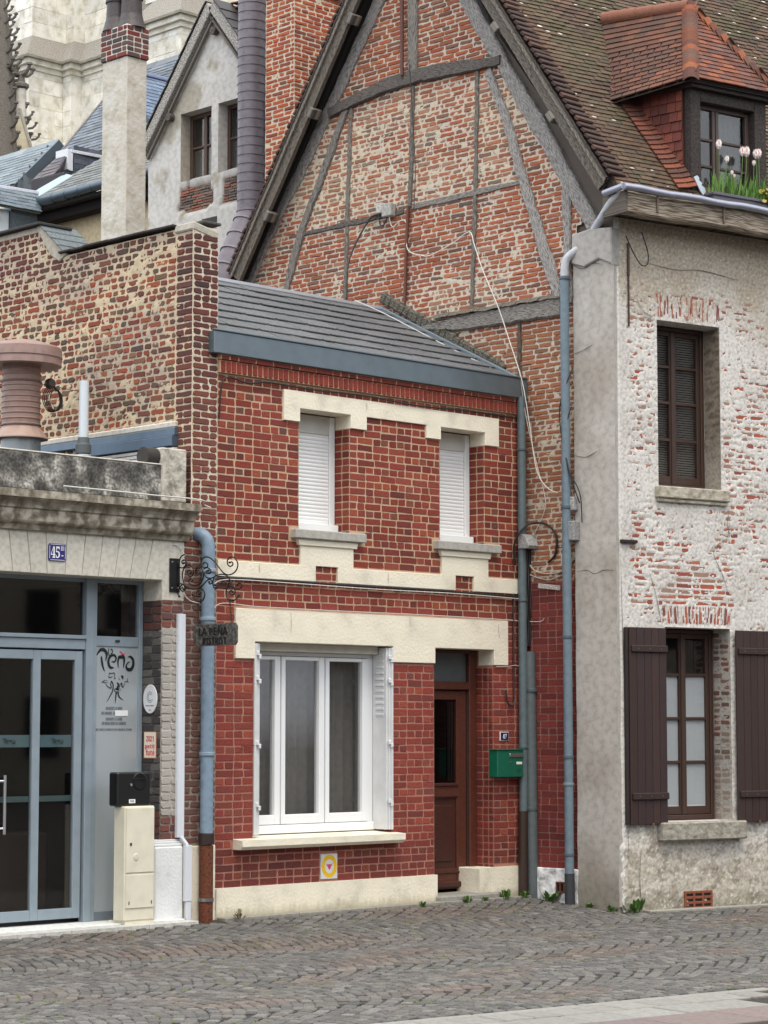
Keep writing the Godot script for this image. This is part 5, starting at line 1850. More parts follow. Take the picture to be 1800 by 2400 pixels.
func dormer(h: Node3D) -> void:
	var d := Node3D.new()
	_add(d, "dormer", h)
	d.transform = cot()
	var dk := L(66, 56, 54)
	var fo := 0.2                                                  # front plane
	var g: Geo
	for q in [[0.90, 1.035], [1.795, 1.96]]:
		g = Geo.new(); g.col = dk
		g.bounds(V3(q[0], 7.26, fo - 0.12), V3(q[1], 8.36, fo), 0.006)
		obj("jamb_post", g, "flaky_wood", d)
	g = Geo.new(); g.col = dk
	g.bounds(V3(1.036, 8.24, fo - 0.12), V3(1.794, 8.36, fo - 0.002), 0.006)
	obj("lintel", g, "flaky_wood", d)
	for q in [[8.36, 8.40, 0.0, 0.06], [8.40, 8.435, 0.04, 0.09]]:
		g = Geo.new(); g.col = L(54, 46, 44)
		g.xf = Transform3D(Basis(V3(1, 0, 0), V3(0, 0, 1), V3(0, -1, 0)), Vector3.ZERO)
		g.prism(poly([0.86 - q[2], fo + q[3], 2.0 + q[2], fo + q[3], 2.0 + q[2], -0.7, 0.60 - q[2], -0.52]), -q[1], -q[0], 0.0)
		obj("eaves_moulding", g, "flaky_wood", d)
	g = Geo.new(); g.col = L(74, 60, 54)
	var zf := fo - 0.09
	for q in [[1.036, 7.26, 1.085, 8.24], [1.745, 7.26, 1.794, 8.24], [1.085, 8.19, 1.745, 8.24], [1.085, 7.26, 1.745, 7.33], [1.275, 7.33, 1.315, 8.19], [1.325, 7.33, 1.365, 8.19]]:
		g.bounds(V3(q[0], q[1], zf - 0.05), V3(q[2], q[3], zf), 0.005)
	for y in [7.87, 7.585]:
		g.bounds(V3(1.086, y - 0.014, zf - 0.04), V3(1.274, y + 0.014, zf - 0.006), 0.004)
		g.bounds(V3(1.366, y - 0.014, zf - 0.04), V3(1.744, y + 0.014, zf - 0.006), 0.004)
	obj("casement", g, "dark_wood", d)
	for q in [[1.086, 1.274], [1.366, 1.744]]:
		for y in [[7.33, 7.571], [7.599, 7.856], [7.884, 8.19]]:
			g = Geo.new()
			g.bounds(V3(q[0], y[0], zf - 0.03), V3(q[1], y[1], zf - 0.026))
			obj("pane", g, "glass", d)
	g = Geo.new(); g.col = L(92, 98, 100)
	var us := lines(1.08, 1.75, 0.012)
	g.grid(us, lines(7.3, 8.2, 0.3), func(u, v): return V3(u, v, zf - 0.12 + 0.01 * sin(u * 70.0 + sin(v * 3.0))), func(u, _v): return u > 1.36 and u < 1.75)
	obj("curtain", g, "plaster", d)
	g = Geo.new(); g.col = L(40, 38, 38)
	g.bounds(V3(0.95, 7.2, -0.6), V3(1.92, 8.35, -0.58))
	g.bounds(V3(1.93, 7.0, -0.58), V3(1.95, 8.35, fo - 0.125))
	obj("room_back", g, "plaster", d)
	# tile-hung cheek on the left, splayed outwards to the back
	g = Geo.new(); g.col = L(70, 44, 36)
	var cu := V3(0.19, 0, 0.68).normalized()
	var ck := Transform3D(Basis(cu, V3(0, 1, 0), cu.cross(V3(0, 1, 0))), V3(0.72, 0, -0.48))
	g.xf = ck
	g.prism(poly([0.60, 7.2, 0.60, 8.38, -0.05, 8.38, -0.05, 8.1]), -0.05, 0.0)
	obj("cheek", g, "tile", d)
	var red := palette([[128, 66, 54], [116, 60, 52], [136, 74, 58], [108, 58, 50]])
	tiled(d, "cheek_tile", ck * Transform3D(Basis(), V3(0, 0, 0.005)), poly([0.60, 7.40, 0.60, 8.36, -0.02, 8.36, 0.02, 8.22]), 0.105, 0.105, red, 5, 300, 0.09)
	# hipped roof
	var e0 := 0.80
	var e1 := 2.06
	var m := 1.43
	var ey := 8.43
	var py := 9.49
	var fe := 0.32                                                 # front eave
	var hp := -0.40                                                # where the hips meet the ridge
	var pal := palette([[112, 72, 58], [122, 78, 60], [102, 66, 55], [130, 82, 62], [94, 68, 57], [110, 76, 62]])
	# side slopes: ruled between eaves and ridge, swept into the main roof at the back
	for s in [0, 1]:
		var ef := V3(e0, ey, fe) if s == 0 else V3(e1, ey, fe)
		var eb := V3(0.40, ey - 0.13, -0.52) if s == 0 else V3(e1 + 0.12, ey - 0.05, -0.6)
		var rf := V3(m, py, hp)
		var rb_ := V3(0.93, py - 0.03, -1.27) if s == 0 else V3(m + 0.1, py - 0.02, -1.35)
		var ruled := func(a: float, b: float) -> Vector3: return ef.lerp(eb, a).lerp(rf.lerp(rb_, a), b) - V3(0, 0.05 * sin(PI * b), 0) * (1.0 if s == 0 else 0.0)
		g = Geo.new(); g.col = L(60, 44, 38)
		var n := 8
		for ia in n:
			for ib in n:
				var q := [ruled.call(ia / 8.0, ib / 8.0), ruled.call((ia + 1) / 8.0, ib / 8.0), ruled.call((ia + 1) / 8.0, (ib + 1) / 8.0), ruled.call(ia / 8.0, (ib + 1) / 8.0)]
				if s == 0: q.reverse()
				g.face(q.map(func(p): return p - V3(0, 0.03, 0)))
		obj("roof_slope", g, "tile", d)
		var rowsn := 18
		for ib in rowsn:
			var b := (ib + 0.45) / rowsn
			var wid: float = (ruled.call(1.0, b) as Vector3).distance_to(ruled.call(0.0, b))
			var cnt := int(round(wid / 0.15))
			for k in cnt + 1:
				var a := (k + (0.0 if ib % 2 else 0.5)) / cnt
				if a > 1.02: continue
				var p: Vector3 = ruled.call(a, b)
				var along := ((ruled.call(a + 0.05, b) as Vector3) - (ruled.call(a - 0.05, b) as Vector3)).normalized()
				var upv := ((ruled.call(a, b + 0.05) as Vector3) - (ruled.call(a, b - 0.05) as Vector3)).normalized()
				if s == 0: along = -along
				var nn := along.cross(upv).normalized()
				upv = nn.cross(along)
				var c: Color = pal[rng.randi() % pal.size()] * rnd(0.8, 1.2)
				if s == 0: c = c.lerp(L(84, 64, 54), 0.35 * sm(0.2, 0.9, a))
				c.a = 1
				if s == 1 and ib % 3: continue
				unit("dormer_tile", tile_geo(0.146, 0.15, c, rng).mesh(M["tile"]), Transform3D(Basis(along, upv, nn), p + upv * 0.04) * Transform3D(Basis(V3(1, 0, 0), -0.15 + rnd(-0.02, 0.02)), Vector3.ZERO), d)
	var fu := (V3(m, py, hp) - V3(m, ey, fe))
	var fl := fu.length()
	fu = fu.normalized()
	var fp := Transform3D(Basis(V3(1, 0, 0), fu, V3(1, 0, 0).cross(fu)), V3(m, ey, fe))
	var tri := poly([e0 - m, 0, e1 - m, 0, 0.02, fl, -0.02, fl])
	g = Geo.new(); g.col = L(60, 44, 38)
	g.xf = fp
	g.prism(tri, -0.04, -0.01)
	obj("roof_slope", g, "tile", d)
	tiled(d, "front_tile", fp, tri, 0.068, 0.15, palette([[132, 80, 62], [146, 88, 66], [118, 74, 62], [108, 78, 70], [152, 90, 64], [126, 92, 82]]), 22, 300)
	# bonnet tiles over the hips and half-round tiles on the ridge
	for q in [[V3(e0, ey, fe), V3(m, py, hp)], [V3(e1, ey, fe), V3(m, py, hp)]]:
		var a: Vector3 = q[0]
		var b: Vector3 = q[1]
		var dir := (b - a).normalized()
		var n := 16
		var side := dir.cross(V3(0, 1, 0)).normalized()
		var upn := side.cross(dir).normalized()
		for i in n:
			g = Geo.new()
			g.col = pick(palette([[160, 92, 62], [134, 80, 60], [112, 74, 62], [168, 100, 66], [120, 88, 74]])) * rnd(0.85, 1.1)
			g.col.a = 1
			var c := a.lerp(b, (i + 0.5) / n)
			g.xf = Transform3D(Basis(side, dir, side.cross(dir)) * Basis(V3(1, 0, 0), 0.26 + rnd(-0.04, 0.04)), c + upn * 0.016)
			var pr := []
			for k in 7:
				var t := (k - 3) / 3.0
				pr.append(Vector2(t * 0.085, -absf(t) * absf(t) * 0.062 + 0.03))
			for k in 6:
				var p: Vector2 = pr[k]
				var r: Vector2 = pr[k + 1]
				g.face([V3(p.x, -0.065, p.y), V3(r.x, -0.065, r.y), V3(r.x, 0.075, r.y), V3(p.x, 0.075, p.y)])
				g.face([V3(p.x, -0.065, p.y - 0.014), V3(r.x, -0.065, r.y - 0.014), V3(r.x, -0.065, r.y), V3(p.x, -0.065, p.y)])
			obj("hip_tile", g, "tile", d)
	for i in 5:
		g = Geo.new(); g.col = L(150, 98, 78) * rnd(0.9, 1.1); g.col.a = 1
		var rdir := (V3(0.93, py, -1.27) - V3(m, py, hp)).normalized()
		g.xf = Transform3D(Basis(rdir.cross(V3(0, 1, 0)), rdir, V3(0, -1, 0).cross(V3(0, 0, 0)) + rdir.cross(V3(0, 1, 0)).cross(rdir)), V3(m, py - 0.015, hp) + rdir * (0.2 * i))
		g.lathe(Transform3D(), [Vector2(0.0, 0.0), Vector2(0.085, 0.0), Vector2(0.08, 0.2), Vector2(0.0, 0.2)], 14)
		obj("ridge_tile", g, "tile", d)
	# zinc soaker at the foot of the cheek
	g = Geo.new(); g.col = L(196, 206, 214)
	g.prism(poly([0.895, 7.405, 0.945, 7.43, 0.975, 7.40, 0.965, 7.385, 1.01, 7.355, 1.0, 7.335, 1.045, 7.31, 1.06, 7.27, 1.02, 7.225, 0.98, 7.27, 0.94, 7.33]), 0.225, 0.24, 0.002)
	obj("zinc_soaker", g, "zinc", d)
	# tiles swept up along the foot of the cheek
	var up := V3(0, 1.487, -1).normalized()
	var nr := V3(0, 1, 1.487).normalized()
	for i in 21:
		var c: Color = pick(palette([[142, 82, 60], [124, 74, 60], [108, 72, 60]])) * rnd(0.85, 1.15)
		c.a = 1
		var o := lerpf(-0.60, 0.17, i / 20.0)
		for k in 2:
			var tg := tile_geo(0.125, 0.15, c, rng)
			tg.xf = Transform3D()
			unit("valley_tile", tg.mesh(M["tile"]), Transform3D(Basis(V3(1, 0, 0), up, nr), V3(lerpf(0.66, 0.872, i / 20.0) - k * 0.118, roof_y(o) + 0.055 - k * 0.025, o + 0.02)) * Transform3D(Basis(V3(0, 1, 0), -0.42 + 0.2 * k) * Basis(V3(1, 0, 0), -0.2), Vector3.ZERO), d)

# ------------------------------------------------------------------ behind: grey house, chimneys, flue, slate roofs, cathedral
func grey_house() -> void:
	var h := thing("rendered_house", "pale grey rendered house gable with two small brown windows behind the ribbed flue", "house")
	var at := west(6.0)
	var fn := fnoise(101, 1.0, 4)
	var out := poly([-8.5, 5.5, -5.6, 5.5, -5.6, 9.7, -7.08, 11.34, -8.5, 9.72])
	var wins := [rect(-7.80, 9.12, -7.16, 10.06), rect(-7.02, 9.12, -6.38, 10.06)]
	var pat := [poly([-7.86, 8.72, -7.6, 8.68, -7.3, 8.69, -7.13, 8.72, -7.15, 8.9, -7.2, 9.04, -7.4, 9.0, -7.65, 9.05, -7.82, 9.0]), poly([-6.95, 8.7, -6.4, 8.7, -6.4, 9.03, -6.9, 9.04])]
	var g := Geo.new()
	sheet(g, at, -8.5, 5.5, -5.6, 11.4, 0.05, out, wins, func(u, v): return fn.get_noise_2d(u * 1.5, v * 1.5) * 0.012 - (0.03 if inside(Vector2(u, v), pat) else 0.0),
		func(u, v): return L(206, 203, 198).lerp(L(174, 166, 152), sm(0.12, 0.3, fn.get_noise_2d(u * 1.2 + 2, v * 1.2) + sm(0.5, 0.0, absf(v - 10.1)) * 0.25 - 0.12)) if not inside(Vector2(u, v), pat) else L(150, 138, 126), 0.25)
	var wall := obj("gable_wall", g, "plaster", h)
	for p in pat:
		masonry(wall, "bared_brick", Transform3D(at.basis, at.origin + V3(0.012, 0, 0)), p, [], {"ch": 0.038, "jt": 0.01, "L": 0.2, "H": 0.12, "ph": [0.3, 0.3], "pal": palette([[150, 128, 116], [176, 110, 90], [130, 118, 110], [110, 102, 98]]), "old": 1.0, "jw": 0.006, "seed": 91, "limit": 60, "edge": false}, "brick_old")
	for q in [[-7.80, -7.16], [-7.02, -6.38]]:
		var w := Node3D.new()
		_add(w, "window", h)
		g = Geo.new(); g.col = L(84, 62, 50)
		g.xf = at
		var z := -0.16
		for b in [[q[0], 9.12, q[0] + 0.05, 10.06], [q[1] - 0.05, 9.12, q[1], 10.06], [q[0] + 0.05, 10.0, q[1] - 0.05, 10.06], [q[0] + 0.05, 9.12, q[1] - 0.05, 9.19], [(q[0] + q[1]) / 2 - 0.03, 9.19, (q[0] + q[1]) / 2 + 0.03, 10.0], [q[0] + 0.05, 9.58, (q[0] + q[1]) / 2 - 0.03, 9.61], [(q[0] + q[1]) / 2 + 0.03, 9.58, q[1] - 0.05, 9.61]]:
			g.bounds(V3(b[0], b[1], z - 0.04), V3(b[2], b[3], z), 0.004)
		obj("frame", g, "dark_wood", w)
		for k in 4:
			g = Geo.new()
			g.xf = at
			var xa: float = q[0] + 0.05 if k % 2 == 0 else (q[0] + q[1]) / 2 + 0.03
			var ya := 9.19 if k < 2 else 9.61
			g.bounds(V3(xa, ya, z - 0.03), V3(xa + 0.24, ya + 0.39, z - 0.026))
			obj("pane", g, "glass", w)
		g = Geo.new(); g.col = L(60, 66, 74)
		g.xf = at
		g.bounds(V3(q[0] - 0.1, 9.0, -0.5), V3(q[1] + 0.1, 10.2, -0.48))
		obj("room_back", g, "plaster", w)
	g = Geo.new(); g.col = L(16, 15, 15)
	g.xf = at
	g.bounds(V3(-7.34, 8.38, -0.02), V3(-7.04, 8.53, 0.006))
	obj("wall_hole", g, "rubber", h)
	for s in [0, 1]:
		var a := V3(5.95, 9.62, -8.55) if s == 0 else V3(5.95, 9.62, -5.6)
		var b := V3(5.95, 11.40, -7.085)
		var d := (b - a).normalized()
		var nr := V3(-1, 0, 0).cross(d)
		if nr.y < 0: nr = -nr
		g = Geo.new(); g.col = Color.WHITE
		g.bar(a + nr * 0.02, b + nr * 0.02, 0.12, 0.15, nr, 0.01)
		obj("verge_cement", g, "rubble", h)
		for i in 11:
			g = Geo.new(); g.col = L(62, 56, 54) * rnd(0.85, 1.2); g.col.a = 1
			var p := a.lerp(b, (i + 0.5) / 11.0)
			g.xf = Transform3D(Basis(V3(1, 0, 0), nr, V3(1, 0, 0).cross(nr)) * Basis(V3(1, 0, 0), -0.06 if s == 1 else 0.06), p + nr * 0.11 + V3(0.1, 0, 0))
			g.box(Vector3.ZERO, V3(0.36, 0.02, 0.24), 0.004)
			obj("verge_slate", g, "slate", h)
		g = Geo.new(); g.col = L(120, 112, 104)
		g.bar(a - nr * 0.12, b - nr * 0.12, 0.05, 0.03, nr, 0.004)
		obj("verge_batten", g, "plaster", h)
		g = Geo.new(); g.col = L(84, 66, 58)
		g.face([a + nr * 0.1, b + nr * 0.1, b + nr * 0.1 + V3(5, 0, 0), a + nr * 0.1 + V3(5, 0, 0)])
		obj("roof_slope", g, "tile", h)
	for q in [[-7.98, 10.05], [-7.06, 11.06]]:
		g = Geo.new(); g.col = L(104, 96, 90)
		g.xf = at
		g.tube(PackedVector3Array([V3(q[0], q[1], -0.1), V3(q[0], q[1] - 0.005, 0.09)]), 0.055, 9)
		obj("purlin_end", g, "flaky_wood", h)
	g = Geo.new(); g.col = L(150, 146, 142)
	g.bounds(V3(6.3, 0, -8.45), V3(9.0, 9.6, -5.65))
	obj("core", g, "plaster", h)
	# stacked tile edges of the roof seen past its gable
	for i in 16:
		g = Geo.new(); g.col = pick(palette([[110, 80, 66], [84, 66, 58], [128, 92, 72]])); 
		g.xf = Transform3D(Basis(V3(1, 0, 0), 0.12), V3(6.6, 10.35 + i * 0.075, -6.05 - i * 0.055))
		g.box(Vector3.ZERO, V3(0.8, 0.02, 0.3), 0.004)
		obj("roof_tile", g, "tile", h)

func chimneys() -> void:
	var h := thing("rendered_chimney", "tall grey rendered chimney stack with a red brick cap and two dark pots", "chimney")
	var fn := fnoise(105, 1.0, 3)
	var g := Geo.new()
	g.col = L(206, 202, 192)
	g.bounds(V3(4.0, 5.5, -6.97), V3(4.33, 10.19, -6.47), 0.012)
	obj("stack", g, "pier_stain_soft", h)
	var pal := palette([[134, 62, 62], [110, 84, 84], [128, 98, 94], [150, 62, 58], [84, 76, 76], [140, 72, 66]])
	g = Geo.new(); g.col = L(214, 208, 196)
	g.bounds(V3(3.985, 10.19, -6.985), V3(4.345, 10.60, -6.455), 0.01)
	obj("cap_mortar", g, "mortar", h)
	masonry(h, "cap_brick", west(3.983), rect(-6.985, 10.19, -6.455, 10.59), [], {"ch": 0.068, "jt": 0.014, "L": 0.2, "H": 0.1, "ph": [0.2, 0.5], "pal": pal, "old": 0.6, "jw": 0.002, "seed": 71, "out": 0.004}, "brick_old")
	masonry(h, "cap_brick", Transform3D(Basis(), V3(0, 0, -6.453)), rect(3.985, 10.19, 4.345, 10.59), [], {"ch": 0.068, "jt": 0.014, "L": 0.2, "H": 0.1, "ph": [0.2, 0.5], "pal": pal, "old": 0.6, "jw": 0.002, "seed": 72, "out": 0.004}, "brick_old")
	for q in [[4.17, -6.60], [4.14, -6.86]]:
		var p := Node3D.new()
		_add(p, "chimney_pot", h)
		p.position = V3(q[0], 10.59, q[1])
		g = Geo.new(); g.col = L(82, 74, 74)
		g.lathe(Transform3D(), [Vector2(0.19, 0.0), Vector2(0.165, 0.08), Vector2(0.14, 0.18), Vector2(0.132, 0.38)], 24)
		g.lathe(Transform3D(), [Vector2(0.132, 0.38), Vector2(0.15, 0.385), Vector2(0.15, 0.41), Vector2(0.138, 0.412), Vector2(0.145, 0.43), Vector2(0.145, 0.45), Vector2(0.12, 0.455)], 24)
		obj("pot", g, "slate", p)
		g = Geo.new(); g.col = L(66, 60, 60)
		for k in 8:
			var a := TAU * k / 8.0
			var b := TAU * (k + 0.5) / 8.0
			var c := TAU * (k + 1.0) / 8.0
			g.bar(V3(cos(a) * 0.115, 0.45, sin(a) * 0.115), V3(cos(b) * 0.13, 0.72, sin(b) * 0.13), 0.022, 0.045, V3(cos(a), 0, sin(a)))
			g.bar(V3(cos(c) * 0.115, 0.45, sin(c) * 0.115), V3(cos(b) * 0.13, 0.72, sin(b) * 0.13), 0.022, 0.045, V3(cos(c), 0, sin(c)))
		g.lathe(Transform3D(), [Vector2(0.1, 0.72), Vector2(0.15, 0.72), Vector2(0.15, 0.76), Vector2(0.1, 0.76)], 20)
		obj("pot_crown", g, "slate", p)
	# the orange brick chimney beside the roof verge
	h = thing("brick_chimney", "massive weathered orange brick chimney standing just behind the roof verge", "chimney")
	var org := palette([[196, 92, 56], [204, 104, 62], [184, 84, 56], [168, 84, 66], [150, 84, 72], [208, 112, 68], [190, 96, 70]])
	var fm := fnoise(106, 1.0, 4)
	for s in [0, 1]:
		var at := west(5.0) if s == 0 else Transform3D(Basis(), V3(0, 0, -4.43))
		var u0 := -4.96 if s == 0 else 5.0
		var u1 := -4.43 if s == 0 else 6.1
		g = Geo.new()
		sheet(g, at, u0, 6.5, u1, 12.2, 0.03, PackedVector2Array(), [], func(u, v): return -0.003 + fm.get_noise_2d(u * 9, v * 10) * 0.008 + (0.012 if s == 1 and v > 8.75 and v < 9.25 and fm.get_noise_2d(u * 3, v * 3) > -0.1 else 0.0), func(_u, _v): return L(206, 194, 172))
		obj("mortar_face", g, "mortar", h)
		var tone := func(_u: float, v: float, c: Color) -> Color:
			return c.lerp(L(150, 96, 66), 0.35 * sm(0.0, 0.4, fm.get_noise_2d(v * 2.0, 1.0)))
		masonry(h, "brick", at, rect(u0, 8.0, u1, 12.1), [], {"ch": 0.0565, "jt": 0.0145, "L": 0.21, "H": 0.11, "ph": [0.2, 0.5], "pal": org, "old": 1.0, "jw": 0.004, "seed": 75 + s, "limit": 150, "tone": tone, "soft": 0.009, "out": 0.003}, "brick_old")
	g = Geo.new(); g.col = L(120, 90, 74)
	g.bounds(V3(5.012, 6.5, -4.95), V3(6.1, 12.2, -4.442))
	obj("core", g, "brick_old", h)
	g = Geo.new(); g.col = L(92, 58, 56)
	g.bar(V3(5.35, 10.88, -4.40), V3(6.1, 10.80, -4.40), 0.02, 0.06, Vector3.UP, 0.004)
	obj("iron_strap", g, "iron", h)
	g = Geo.new(); g.col = L(84, 70, 66)
	g.bar(V3(4.975, 10.86, -4.97), V3(4.975, 10.87, -4.5), 0.02, 0.05, Vector3.UP, 0.004)
	obj("iron_strap", g, "iron", h)
	g = Geo.new(); g.col = L(150, 168, 184)
	g.prism(poly([5.0, 8.25, 5.22, 8.45, 5.22, 8.75, 5.1, 8.98, 5.0, 8.98]), -4.425, -4.41, 0.002)
	g.bar(V3(5.02, 8.3, -4.39), V3(5.16, 8.82, -4.39), 0.03, 0.02, V3(0, 0, 1))
	obj("zinc_flashing", g, "zinc", h)
	# ribbed flue
	h = thing("ribbed_flue_pipe", "fat violet-grey ribbed flue pipe rising against the pale house", "flue")
	g = Geo.new(); g.col = L(126, 119, 127)
	var r := 0.178
	var path := [V3(5.60, 8.36, -5.9), V3(5.595, 11.6, -5.9)]
	var prof := []
	var y := 0.0
	while y < 3.3:
		prof.append_array([Vector2(r, y), Vector2(r, y + 0.106), Vector2(r + 0.008, y + 0.110), Vector2(r + 0.008, y + 0.116)])
		y += 0.118
	g.lathe(Transform3D(Basis(), path[0]), prof, 28)
	obj("straight_flue", g, "pipe_paint", h)
	g = Geo.new(); g.col = L(122, 115, 123)
	g.tube(PackedVector3Array([V3(5.60, 8.40, -5.9), V3(5.60, 8.32, -5.9), V3(5.57, 8.24, -5.9), V3(5.50, 8.10, -5.9), V3(5.36, 7.83, -5.9), V3(5.2, 7.5, -5.9), V3(5.17, 7.35, -5.9), V3(5.17, 6.4, -5.9)]), r - 0.004, 26, false)
	obj("flue_bend", g, "pipe_paint", h)
	for q in [[5.602, 8.345, 0.0], [5.535, 8.17, 0.46], [5.43, 7.965, 0.46], [5.32, 7.75, 0.46], [5.215, 7.54, 0.4]]:
		g = Geo.new(); g.col = L(140, 130, 142)
		g.lathe(Transform3D(Basis(V3(0, 0, 1), -q[2]), V3(q[0], q[1], -5.9)), [Vector2(r - 0.01, -0.012), Vector2(r + 0.012, -0.012), Vector2(r + 0.012, 0.012), Vector2(r - 0.01, 0.012)], 26)
		obj("flue_ring", g, "pipe_paint", h)
	g = Geo.new(); g.col = L(84, 86, 90)
	g.bounds(V3(5.84, 6.6, -6.0), V3(5.93, 11.6, -5.78), 0.01)
	obj("flue_bracket_rail", g, "zinc", h)

func slate_plane(p: Vector3, slope: float) -> Transform3D:        # a slope rising towards +x: u along +z... facing west
	var up := V3(1, slope, 0).normalized()
	var u := V3(0, 0, 1)
	return Transform3D(Basis(u, up, u.cross(up)), p)

func slate_houses() -> void:
	var sl := palette([[104, 116, 128], [116, 126, 138], [94, 106, 120], [124, 132, 142], [100, 108, 116]])
	var h := thing("slate_roofed_house", "house with blue-grey slate roofs and dormers behind the party wall", "house")
	var g := Geo.new(); g.col = L(222, 204, 168)
	g.bounds(V3(7.9, 0.0, -16.0), V3(9.0, 9.86, -9.0))
	obj("wall", g, "plaster", h)
	g = Geo.new(); g.col = L(44, 38, 36)
	g.bounds(V3(7.46, 9.80, -13.6), V3(9.0, 9.86, -9.0), 0.004)
	g.bounds(V3(7.62, 9.66, -13.45), V3(7.88, 9.80, -9.0), 0.004)
	obj("soffit", g, "timber", h)
	g = Geo.new(); g.col = L(92, 106, 116)
	g.tube(PackedVector3Array([V3(7.44, 9.93, -13.85), V3(7.44, 9.95, -9.0)]), 0.075, 12)
	for i in 12:
		g.lathe(Transform3D(Basis(V3(1, 0, 0), PI / 2), V3(7.44, 9.931, -13.6 + i * 0.33)), [Vector2(0.05, 0), Vector2(0.081, 0.0), Vector2(0.081, 0.012), Vector2(0.05, 0.012)], 12)
	obj("gutter", g, "zinc", h)
	var pA := slate_plane(V3(7.5, 9.95, -13.7), 1.0)
	g = Geo.new(); g.col = L(80, 86, 92)
	g.xf = pA
	g.prism(poly([0, -0.05, 4.7, -0.05, 4.7, 1.15, 1.3, 0.95, 0.6, 0.4]), -0.05, -0.01)
	var ra := obj("lower_slope", g, "slate", h)
	tiled(ra, "slate", pA, poly([0.25, 0, 4.5, 0, 4.5, 1.1, 1.3, 0.92, 0.7, 0.45]), 0.085, 0.2, palette([[124, 130, 128], [112, 118, 120], [132, 134, 130]]), 3, 120, 0.05, "slate")
	g = Geo.new(); g.col = L(176, 192, 198)
	g.xf = pA
	g.prism(poly([-0.1, -0.04, 0.3, 0.0, 0.95, 0.6, 0.62, 0.75, 0.2, 0.45]), 0.0, 0.03, 0.01)
	obj("zinc_valley", g, "zinc", h)
	# the steep slope behind
	var pB := slate_plane(V3(9.5, 11.52, -15.13), 1.2)
	g = Geo.new(); g.col = L(84, 92, 102)
	g.xf = pB
	var sb := poly([0.0, -0.2, 4.0, -0.9, 4.0, 2.2, 0.02, 1.95])
	g.prism(sb, -0.06, -0.01)
	var rb := obj("steep_slope", g, "slate", h)
	tiled(rb, "slate", pB, sb, 0.098, 0.2, sl, 4, 300, 0.05, "slate")
	g = Geo.new(); g.col = L(96, 92, 90)
	g.xf = pB
	g.bounds(V3(-0.03, -0.2, -0.05), V3(0.02, 1.95, 0.03), 0.004)
	obj("verge_trim", g, "zinc", h)
	var rt := Transform3D(Basis(V3(1, 0, 0), V3(0, 1.2, -1).normalized(), V3(1, 0, 0).cross(V3(0, 1.2, -1).normalized())), V3(8.0, 9.9, -10.1))
	g = Geo.new(); g.col = L(84, 94, 106)
	g.xf = rt
	var sr := poly([0.0, 0.0, 3.2, 0.0, 3.2, 2.62, 0.0, 2.62])
	g.prism(sr, -0.06, -0.01)
	var rr := obj("right_slope", g, "slate", h)
	tiled(rr, "slate", rt, sr, 0.098, 0.2, palette([[112, 130, 156], [120, 138, 162], [104, 122, 148]]), 5, 200, 0.05, "slate")
	g = Geo.new(); g.col = L(88, 92, 128)
	g.xf = rt
	g.bounds(V3(0.0, 2.6, -0.03), V3(3.2, 2.66, 0.04), 0.006)
	obj("ridge_capping", g, "zinc", h)
	# far left gable roof
	var pC := slate_plane(V3(9.0, 10.94, -15.85), 1.2)
	g = Geo.new(); g.col = L(96, 106, 112)
	g.xf = pC
	var sc := poly([-3.5, -0.3, 0.0, 0.0, 0.29, 1.09, -3.5, 1.09])
	g.prism(sc, -0.06, -0.01)
	var rc := obj("far_slope", g, "slate", h)
	tiled(rc, "slate", pC, sc, 0.085, 0.3, palette([[134, 148, 156], [142, 154, 160], [126, 140, 150]]), 6, 250, 0.05, "slate")
	g = Geo.new(); g.col = L(104, 116, 126)
	g.xf = pC
	g.prism(poly([0.0, 0.0, 0.05, 0.0, 0.34, 1.09, 0.29, 1.09]), -0.14, 0.03, 0.006)
	obj("verge_trim", g, "zinc", h)
	g = Geo.new(); g.col = L(92, 102, 108)
	g.prism(poly([8.9, 10.0, 10.2, 10.0, 10.2, 11.6, 9.72, 11.6, 9.0, 10.78]), -15.95, -15.75, 0.0)
	var gw := obj("slate_hung_gable", g, "slate", h)
	tiled(gw, "slate", Transform3D(Basis(), V3(0, 0, -15.745)), poly([8.95, 10.3, 10.2, 10.3, 10.2, 11.6, 9.7, 11.6, 9.0, 10.8]), 0.14, 0.22, palette([[96, 106, 114], [106, 116, 122]]), 7, 60, 0.03, "slate")
	# flat-capped dormer
	var d := Node3D.new()
	_add(d, "roof_dormer", h)
	g = Geo.new(); g.col = L(224, 228, 234)
	g.prism(poly([8.30, 10.68, 8.36, 10.66, 8.36, 11.0, 8.30, 11.02]), -13.74, -13.42, 0.004)
	g.bounds(V3(8.36, 10.66, -13.435), V3(8.40, 11.0, -13.41), 0.003)
	g.bar(V3(8.36, 10.985, -13.42), V3(10.2, 10.985, -13.30), 0.03, 0.05, Vector3.UP, 0.004)
	obj("white_fascia", g, "paint", d)
	g = Geo.new(); g.col = L(92, 96, 108)
	g.prism(poly([8.42, 10.60, 10.2, 10.60, 10.2, 10.96, 8.42, 10.96]), -13.6, -13.43, 0.0)
	var ck := obj("cheek", g, "slate", d)
	tiled(ck, "slate", Transform3D(Basis(), V3(0, 0, -13.425)), poly([8.42, 10.62, 10.2, 10.62, 10.2, 10.96, 8.42, 10.96]), 0.09, 0.2, palette([[98, 104, 120], [108, 112, 128]]), 8, 60, 0.03, "slate")
	var pf := slate_plane(V3(8.0, 10.52, -14.1), 1.2)
	g = Geo.new(); g.col = L(84, 78, 82)
	g.xf = pf
	g.prism(poly([0.15, 0.0, 0.75, 0.0, 0.6, 0.5, 0.42, 0.62]), -0.05, -0.01)
	var fs := obj("front_slope", g, "slate", d)
	tiled(fs, "slate", pf, poly([0.15, 0.0, 0.75, 0.0, 0.6, 0.5, 0.42, 0.62]), 0.09, 0.2, palette([[98, 92, 98], [108, 98, 102], [90, 88, 96]]), 9, 40, 0.05, "slate")
